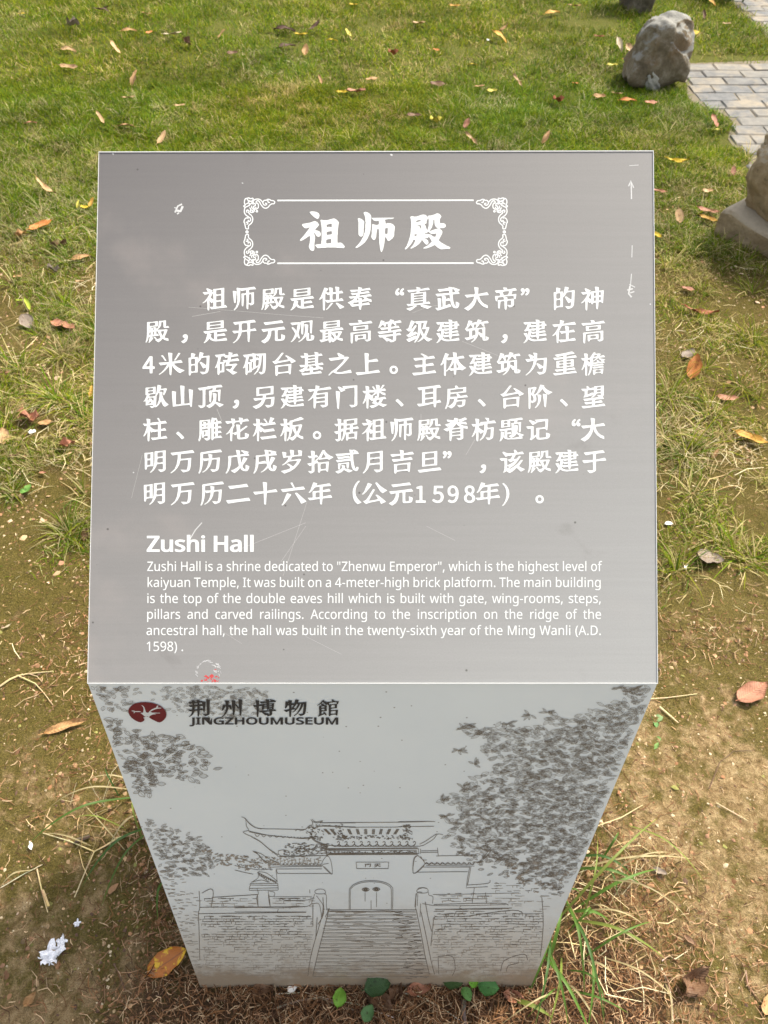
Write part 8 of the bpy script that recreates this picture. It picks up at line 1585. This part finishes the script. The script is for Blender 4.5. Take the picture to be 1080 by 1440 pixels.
for i, (px_, py_, ln, ang, kd, cl, lab) in enumerate(LV):
    a = R(ang * (.6 if py_ < 230 else 1)); hx, hy = math.cos(a) * ln / 2, -math.sin(a) * ln / 2
    h = .006 if py_ > 700 else .010 + .016 * min(1, max(0, (450 - py_) / 300))
    c = on_ground(px_, py_); z0 = gz(c.x, c.y) + h
    c = on_ground(px_, py_, z0)
    A1 = on_ground(px_ - hx, py_ - hy, z0); B1 = on_ground(px_ + hx, py_ + hy, z0)
    d = B1 - A1
    depth = (c - CO).dot(FW); want = ln / FPX * depth
    Lr = d.length; tilt = 0
    if Lr > want * 1.22:      # a leaf seen longer than flat ground allows is propped up in the grass
        flat = math.hypot(d.x, d.y); tilt = min(.7, math.acos(min(1, want * 1.12 / Lr)) * .8); Lr = want * 1.12
    me = KIND[kd][i % len(KIND[kd])]
    o = bpy.data.objects.new('fallen_leaf', me)
    COL.objects.link(o)
    rz = math.atan2(d.y, d.x)
    rise = tilt if d.y > 0 else -tilt
    if kd == 'c': o.location = (c.x, c.y, c.z - .002)
    else: o.location = (c.x, c.y, c.z + abs(math.sin(tilt)) * Lr * .3)
    M = Matrix.Rotation(rz, 3, 'Z') @ Matrix.Rotation(-rise, 3, 'Y') @ Matrix.Rotation(random.uniform(-.3, .3), 3, 'X')
    if i == 51: M = Matrix.Rotation(rz, 3, 'Z') @ Matrix.Rotation(-.25, 3, 'Y') @ Matrix.Rotation(.15, 3, 'X')
    o.rotation_euler = M.to_euler()
    o.scale = (Lr * 1.05,) * 3
    k = random.uniform(.88, 1.12)
    o.color = (*[v * k * .78 for v in CLR[cl]], 1)
    tag(o, lab, 'leaf', 'fallen leaves')

# the big leaf at the sign's left foot is blotched rust and yellow
m, nt, b = new_mat('blotched_leaf_skin'); v = obj_co(nt)
f = noise(nt, v, 3.4, 4, .6, .5); g = noise(nt, v, 30, 4, .7); s_ = nd(nt, 'ShaderNodeSeparateXYZ'); nt.links.new(v, s_.inputs[0])
c = mix(nt, nd_clamp(nt, f, .50, .60), (.40, .13, .018), (.66, .40, .02))
c = mix(nt, math_(nt, 'MULTIPLY', nd_clamp(nt, g, .58, .66), .7), c, (.09, .035, .012))
rb = nd_clamp(nt, math_(nt, 'SUBTRACT', .02, math_(nt, 'ABSOLUTE', s_.outputs[1])), 0, .012)
c = mix(nt, math_(nt, 'MULTIPLY', rb, .6), c, (.16, .06, .02))
nt.links.new(c, b.inputs['Base Color']); b.inputs['Roughness'].default_value = .45; bump(nt, b, g, .3, .02)
big = [o for o in COL.objects if o.get('label', '').startswith('big spotted orange')][0]
big.data = big.data.copy(); big.data.materials.clear(); big.data.materials.append(m)

# white flecks (petals, paper crumbs)
fleck_m = flat_mat('white_fleck', (.78, .76, .70), .7, .08, 200)
for (px_, py_, s, lab) in ((940, 737, .014, 'small white petal beside the right edge of the sign, upper of two'), (964, 799, .010, 'small white petal beside the right edge of the sign, lower of two'), (44, 607, .014, 'white husk on the soil left of the sign'),
                           (45, 1190, .010, 'white crumb on the moss below the long dry leaf'), (686, 60, .012, 'white speck in the lawn beside the bright orange yellow leaf'), (411, 1390, .012, 'white chip at the foot of the sign')):
    g = on_ground(px_, py_); r = random.Random(px_)
    depth = (g - CO).dot(FW)
    vs = []; m_ = 8
    for z_ in (0, 1):
        for k in range(m_):
            a = k * 6.283 / m_; q = s * r.uniform(.5, 1.0); vs.append((q * math.cos(a), q * math.sin(a) * .6, z_ * s * .16 + r.uniform(0, s * .25)))
    fs = [tuple(range(m_))[::-1], tuple(range(m_, 2 * m_))] + [(k, (k + 1) % m_, m_ + (k + 1) % m_, m_ + k) for k in range(m_)]
    o = mesh_obj('petal', vs, fs, fleck_m); o.location = (g.x, g.y, gz(g.x, g.y) + .004 + (.02 if py_ < 100 else 0)); o.rotation_euler = (r.uniform(-.4, .4), r.uniform(-.4, .4), r.uniform(0, 6))
    tag(o, lab, 'petal')

# crumpled scraps of white paper
paper_m = flat_mat('wet_white_paper', (.80, .80, .82), .8, .08, 120)
def paper(px_, py_, s, lab, seed):
    g = on_ground(px_, py_); r = random.Random(seed); n_ = 11; vs = []; fs = []
    for i in range(n_):
        for j in range(n_):
            u, v = i / (n_ - 1) - .5, j / (n_ - 1) - .5
            rad = 1 - .25 * math.sin(5 * math.atan2(v, u) + seed)
            vs.append((u * s * rad, v * s * rad * .9, s * (.16 * math.sin(u * 11 + seed) * math.cos(v * 9) + .10 * math.sin(v * 23 + u * 14) + r.uniform(-.05, .05)) + s * .16))
    vs += [(a, b_, c - .0007) for a, b_, c in vs[:]]
    N = n_ * n_
    for i in range(n_ - 1):
        for j in range(n_ - 1):
            a = i * n_ + j
            if r.random() < .10 and (i in (0, n_ - 2) or j in (0, n_ - 2)): continue
            fs.append((a, a + n_, a + n_ + 1, a + 1)); fs.append((N + a, N + a + 1, N + a + n_ + 1, N + a + n_))
    o = mesh_obj('paper_scrap', vs, fs, paper_m); o.location = (g.x, g.y, gz(g.x, g.y) + .002); o.rotation_euler = (0, 0, seed)
    tag(o, lab, 'paper scrap')


paper(71, 1342, .034, 'larger crumpled white paper scrap on clay at lower left', 1.0)
paper(86, 1324, .016, 'smaller white paper scrap just above the larger one', 2.4)
paper(108, 1298, .010, 'tiny torn white paper shred upper right of the paper scraps', 4.1)

# ------------------------------------------------------------------ leafy weeds at the foot of the sign
weed_m = leaf_mat('green_leaf_skin', .15)
def weed_leaf_mesh(seed):
    me = leaf_mesh(seed, .74, -.10, .10, .018, .12)
    me.name = 'leaf'; me.materials.clear(); me.materials.append(weed_m)
    return me


WM = [weed_leaf_mesh(s) for s in (21, 22, 23)]
weeds = [('low weed with a dark oval leaf at the foot of the sign', 'weed', [(477, 1402, 26, 80, (.10, .21, .02)), (531, 1387, 34, 15, (.022, .05, .014)), (518, 1425, 24, 65, (.045, .10, .03))]),
         ('low weed with four rounded leaves at the foot of the sign', 'weed', [(637, 1379, 26, -5, (.035, .07, .02)), (667, 1380, 17, 70, (.09, .22, .015)), (656, 1398, 20, -60, (.06, .14, .03)), (687, 1387, 27, -10, (.04, .12, .028))]),
         ('tiny curled green seedling right of the sign beside the tree print', 'weed', [(919, 1046, 14, 60, (.13, .22, .06)), (926, 1040, 10, -20, (.12, .2, .05))]),
         ('small seedling with pale round leaves just under the right corner of the sign', 'weed', [(914, 1011, 12, -60, (.08, .16, .03)), (927, 1010, 11, 30, (.12, .18, .07)), (922, 1018, 9, -70, (.07, .15, .04))]),
         ('small green seedling beside the lower left tuft near the sign title edge', 'weed', [(33, 690, 10, 10, (.08, .17, .03)), (40, 685, 9, 70, (.08, .17, .03))])]
for lab, cat, lv in weeds:
    cs = [on_ground(q[0], q[1]) for q in lv]
    m_ = sum(cs, Vector()) / len(cs)
    e = empty('weed', (m_.x, m_.y, gz(m_.x, m_.y)))
    tag(e, lab, cat)
    for q, (px_, py_, ln, ang, cl) in enumerate(lv):
        h = (.04 if ln > 33 else .024) if ln > 15 else .008
        c = on_ground(px_, py_, h); a = R(ang)
        A1 = on_ground(px_ - math.cos(a) * ln / 2, py_ + math.sin(a) * ln / 2, h); B1 = on_ground(px_ + math.cos(a) * ln / 2, py_ - math.sin(a) * ln / 2, h)
        d = B1 - A1
        o = bpy.data.objects.new('leaf', WM[q % 3]); COL.objects.link(o); o.parent = e
        o.location = c - e.location; o.rotation_euler = (random.uniform(-.2, .2), random.uniform(-.15, .15), math.atan2(d.y, d.x)); o.scale = (d.length * 1.15,) * 3
        o.color = (*[v * 1.5 for v in cl], 1)

# ------------------------------------------------------------------ tufts of long blades whose blades can be told apart
tuft_m = attr_mat('long_grass', .5, .35, 60, .2, .3)


def blade_mesh(p, w, col):
    """a folded tapering blade through world points p"""
    P = [Vector(q) for q in p]; out = []
    m_ = len(P)
    for i in range(m_ - 1):
        p0 = P[max(0, i - 1)]; p1 = P[i]; p2 = P[i + 1]; p3 = P[min(m_ - 1, i + 2)]
        for t in (0, .25, .5, .75):
            out.append(.5 * ((2 * p1) + (p2 - p0) * t + (2 * p0 - 5 * p1 + 4 * p2 - p3) * t * t + (3 * p1 - p0 - 3 * p2 + p3) * t ** 3))
    out.append(P[-1]); n_ = len(out); vs = []; fs = []
    for i, c in enumerate(out):
        t = i / (n_ - 1); tg = (out[min(i + 1, n_ - 1)] - out[max(i - 1, 0)]).normalized()
        side = tg.cross(Vector((0, 0, 1))); side = side.normalized() if side.length > .05 else Vector((1, 0, 0))
        ww = w * .5 * (1 - t ** 2.2) * (.65 + .6 * min(1, t * 4)) + .00012
        vs += [c - side * ww + Vector((0, 0, ww * .35)), c, c + side * ww + Vector((0, 0, ww * .35))]
    for i in range(n_ - 1):
        a = 3 * i; fs += [(a, a + 3, a + 4, a + 1), (a + 1, a + 4, a + 5, a + 2)]
    me = bpy.data.meshes.new('blade'); me.from_pydata([tuple(v) for v in vs], [], fs); me.update()
    me.polygons.foreach_set('use_smooth', [True] * len(me.polygons))
    a = me.color_attributes.new('tint', 'FLOAT_COLOR', 'POINT')
    cc = []
    for i in range(n_):
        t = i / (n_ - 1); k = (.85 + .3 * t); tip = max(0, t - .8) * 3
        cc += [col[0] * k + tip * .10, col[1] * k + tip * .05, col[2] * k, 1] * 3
    a.data.foreach_set('color', cc); me.materials.append(tuft_m)
    return me


def tuft(name, lab, base, lst, rnd=0, spread=None, seed=1):
    b0 = on_ground(*base); e = empty(name, (b0.x, b0.y, gz(b0.x, b0.y)))
    tag(e, lab, 'grass tuft')
    r = random.Random(seed)
    L = list(lst)
    for k in range(rnd):
        bx, by = r.uniform(spread[0], spread[1]), r.uniform(spread[2], spread[3])
        a = r.uniform(spread[4], spread[5]); ln = r.uniform(35, 125)
        L.append((bx, by, bx + math.cos(a) * ln, by - math.sin(a) * ln * .8, r.uniform(.02, .09), r.choice((1.6, 2, 2.6)), r.choice('gggysd')))
    for (x0, y0, x1, y1, h, w, c) in L:
        A1 = on_ground(x0, y0); B1 = on_ground(x1, y1, h * .22); A1.z = gz(A1.x, A1.y) - .003
        M1 = A1.lerp(B1, .38); M1.z = h * .85; M2 = A1.lerp(B1, .72); M2.z = h * .75
        k = r.uniform(.8, 1.2)
        col = {'g': (.08, .155, .022), 'd': (.045, .10, .02), 's': (.40, .33, .17), 'y': (.19, .235, .045)}[c]
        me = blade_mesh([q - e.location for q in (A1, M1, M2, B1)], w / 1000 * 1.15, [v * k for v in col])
        o = bpy.data.objects.new('blade', me); COL.objects.link(o); o.parent = e
    return e


tuft('grass_tuft', 'big tuft of long green and straw blades at the lower right foot of the sign', (790, 1330), [
    (742, 1400, 783, 1285, .035, 5.2, 'g'), (770, 1360, 792, 1250, .05, 4.0, 'g'), (778, 1300, 925, 1150, .10, 3.4, 'y'), (800, 1225, 975, 1208, .06, 2.4, 's'), (805, 1222, 905, 1246, .05, 4.2, 'g'),
    (812, 1275, 925, 1222, .06, 4.0, 'g'), (806, 1205, 890, 1232, .06, 3.6, 'd'), (800, 1282, 858, 1296, .04, 4.4, 'g'), (803, 1292, 935, 1348, .06, 4.0, 'y'), (795, 1262, 822, 1400, .06, 3.6, 'g'),
    (795, 1270, 850, 1440, .07, 3.8, 'd'), (830, 1236, 976, 1304, .10, 2.0, 's'), (846, 1345, 952, 1408, .05, 2.0, 's'), (752, 1330, 836, 1470, .06, 4.2, 'g'), (760, 1320, 800, 1450, .06, 3.8, 'g'),
    (775, 1310, 752, 1445, .05, 3.2, 'd'), (812, 1350, 870, 1380, .05, 2.4, 's'), (820, 1290, 840, 1180, .06, 2.4, 'y'), (820, 1280, 905, 1300, .05, 2.0, 's'), (846, 1210, 870, 1170, .05, 3.0, 'g'),
    (880, 1160, 990, 1240, .06, 2.0, 'y'), (790, 1345, 770, 1450, .05, 3.0, 'y'), (830, 1330, 826, 1450, .05, 3.4, 'g'), (720, 1405, 778, 1432, .025, 5.5, 'y'), (935, 1380, 943, 1450, .03, 2.2, 's'), (852, 1220, 868, 1262, .03, 2.4, 'd')],
    14, (780, 840, 1200, 1400, -2.6, 1.4), 5)
tuft('grass_tuft', 'sparse tuft with two long green blades at the left slope of the sign', (190, 1150), [
    (190, 1120, 35, 1193, .07, 3.4, 'g'), (186, 1110, 70, 1135, .06, 2.2, 's'), (212, 1160, 115, 1248, .06, 3.8, 'd'), (212, 1165, 142, 1277, .05, 2.8, 'g'), (208, 1140, 150, 1200, .05, 2.4, 's'), (232, 1235, 222, 1293, .04, 3.2, 'g'),
    (45, 1222, 0, 1250, .03, 2.0, 's'), (130, 1190, 62, 1172, .03, 1.8, 's'), (200, 1180, 188, 1120, .05, 2.6, 'y'), (195, 1100, 120, 1098, .04, 2.0, 's')], 3, (165, 215, 1100, 1200, 1.9, 4.2), 8)

# ------------------------------------------------------------------ twigs and stalks
twig_m = attr_mat('twig_bark', .85, 0, 120, .3, .2)


def tube(parts, name, lab, col):
    vs, fs, cc = [], [], []
    for pts, r0, r1 in parts:
        P = [on_ground(a, b_) for a, b_ in pts]
        for p in P: p.z = gz(p.x, p.y) + r0 * 1.2 + .002
        b0 = len(vs); m_ = len(P)
        for i, p in enumerate(P):
            tg = (P[min(i + 1, m_ - 1)] - P[max(i - 1, 0)]).normalized(); s1 = tg.cross(Vector((0, 0, 1))).normalized(); s2 = s1.cross(tg)
            rr_ = r0 + (r1 - r0) * i / (m_ - 1)
            for k in range(5):
                a = k * 6.283 / 5; vs.append(p + s1 * math.cos(a) * rr_ + s2 * math.sin(a) * rr_); cc += [*[c * random.uniform(.8, 1.2) for c in col], 1]
        for i in range(m_ - 1):
            for k in range(5): a = b0 + i * 5 + k; b_ = b0 + i * 5 + (k + 1) % 5; fs.append((a, b_, b_ + 5, a + 5))
        fs.append(tuple(b0 + k for k in range(5))[::-1]); fs.append(tuple(b0 + (m_ - 1) * 5 + k for k in range(5)))
    org = sum(vs, Vector()) / len(vs)
    o = mesh_obj(name, [v - org for v in vs], fs, twig_m); o.location = org
    a = o.data.color_attributes.new('tint', 'FLOAT_COLOR', 'POINT'); a.data.foreach_set('color', cc)
    tag(o, lab, 'twig')


ST_ = (.50, .38, .21); BT = (.13, .08, .05)
tube([([(0, 966), (15, 957), (26, 951), (40, 947), (75, 944)], .0022, .0010), ([(26, 951), (50, 962), (62, 975), (75, 992)], .0016, .0007), ([(40, 947), (52, 951), (60, 960)], .001, .0006), ([(55, 978), (35, 985), (26, 990)], .0009, .0006)], 'twig', 'branched pale dry twig at the left edge below the moss', ST_)
tube([([(190, 1172), (165, 1180), (148, 1190), (133, 1198), (122, 1222), (105, 1262)], .0021, .0012), ([(133, 1198), (100, 1185), (62, 1173)], .0012, .0008)], 'twig', 'bent pale stalk left of the sign above the paper scraps', ST_)
tube([([(52, 1222), (58, 1250), (66, 1282)], .0016, .001)], 'twig', 'short upright stalk left of the bent pale stalk', ST_)
tube([([(60, 1252), (68, 1274)], .0030, .0026)], 'twig', 'short thick straw coloured stub on the clay at left', (.48, .34, .16))
tube([([(160, 1355), (170, 1375), (176, 1392)], .0010, .0007)], 'twig', 'thin dark stem right of the paper scraps', BT)
tube([([(390, 1418), (420, 1408), (450, 1403), (470, 1412), (520, 1428), (550, 1440)], .0018, .0010)], 'twig', 'brown bent stem lying before the round green weed leaf', (.22, .17, .11))
tube([([(388, 1398), (430, 1396), (465, 1406), (500, 1412), (555, 1432)], .0009, .0007)], 'twig', 'pale wiry stalk arching beneath the weeds at the foot of the sign', (.55, .50, .40))
tube([([(558, 1395), (590, 1402), (625, 1420), (650, 1438)], .0009, .0007)], 'twig', 'pale wiry stalk curving down right of the folded reddish leaf', (.55, .50, .40))
tube([([(652, 1408), (651, 1425), (654, 1450)], .0045, .0040)], 'twig', 'thick dark broken stick standing below the right weed', (.10, .075, .06))
tube([([(930, 1352), (940, 1345), (948, 1350), (966, 1338)], .0010, .0008)], 'twig', 'small pale wiggly stalk above the large crumpled leaf', (.55, .48, .34))
tube([([(929, 1362), (938, 1380), (944, 1408), (945, 1440)], .0012, .0009)], 'twig', 'long pale stalk running down left of the large crumpled leaf', (.55, .48, .34))
tube([([(1048, 1365), (1052, 1385), (1068, 1405), (1080, 1415)], .0014, .0009), ([(1052, 1385), (1060, 1380)], .001, .0007)], 'twig', 'forked brown stalk near the lower right corner', (.30, .20, .12))
tube([([(995, 1112), (1010, 1075), (1030, 1058), (1060, 1057)], .0009, .0006)], 'twig', 'fine dark root tracing over the pale clay at right', BT)
tube([([(875, 988), (905, 986), (935, 985), (978, 980)], .0012, .0008)], 'twig', 'straight pale stalk sticking out from under the right corner of the sign', (.60, .48, .28))
tube([([(925, 998), (940, 1010), (952, 1020)], .0024, .0012)], 'twig', 'short dry stalk slanting down beside the seedlings right of the sign', (.58, .46, .28))
tube([([(1005, 1132), (1035, 1148), (1048, 1156)], .0011, .0008)], 'twig', 'thin straw stalk lying diagonally on the pale clay', (.50, .40, .24))
tube([([(0, 1248), (35, 1228), (60, 1216)], .0010, .0006)], 'twig', 'thin pale stalk reaching in from the left edge', (.55, .47, .3))
tube([([(108, 1185), (128, 1178)], .0042, .0034)], 'twig', 'dark piece of bark left of the sign slope', (.09, .065, .05))

# dark plant at the top edge between boulder and far paving
pe = on_ground(1012, 3)
e = empty('border_plant', (pe.x, pe.y + .05, 0)); tag(e, 'dark leafy plant cut off by the top edge above the grass strip', 'plant')
r = random.Random(5)
for k in range(60):
    a = r.uniform(0, 6.283); ln = r.uniform(.08, .2); bx, by = r.uniform(-.16, .16), r.uniform(-.05, .16)
    p = [Vector((bx, by, 0)), Vector((bx + math.cos(a) * ln * .3, by + math.sin(a) * ln * .3, ln * .7)), Vector((bx + math.cos(a) * ln * .7, by + math.sin(a) * ln * .7, ln * .8)), Vector((bx + math.cos(a) * ln, by + math.sin(a) * ln, ln * .45))]
    me = blade_mesh(p, r.uniform(.008, .018), [v * r.uniform(.7, 1.3) for v in (.035, .085, .022)])
    o = bpy.data.objects.new('leaf', me); COL.objects.link(o); o.parent = e
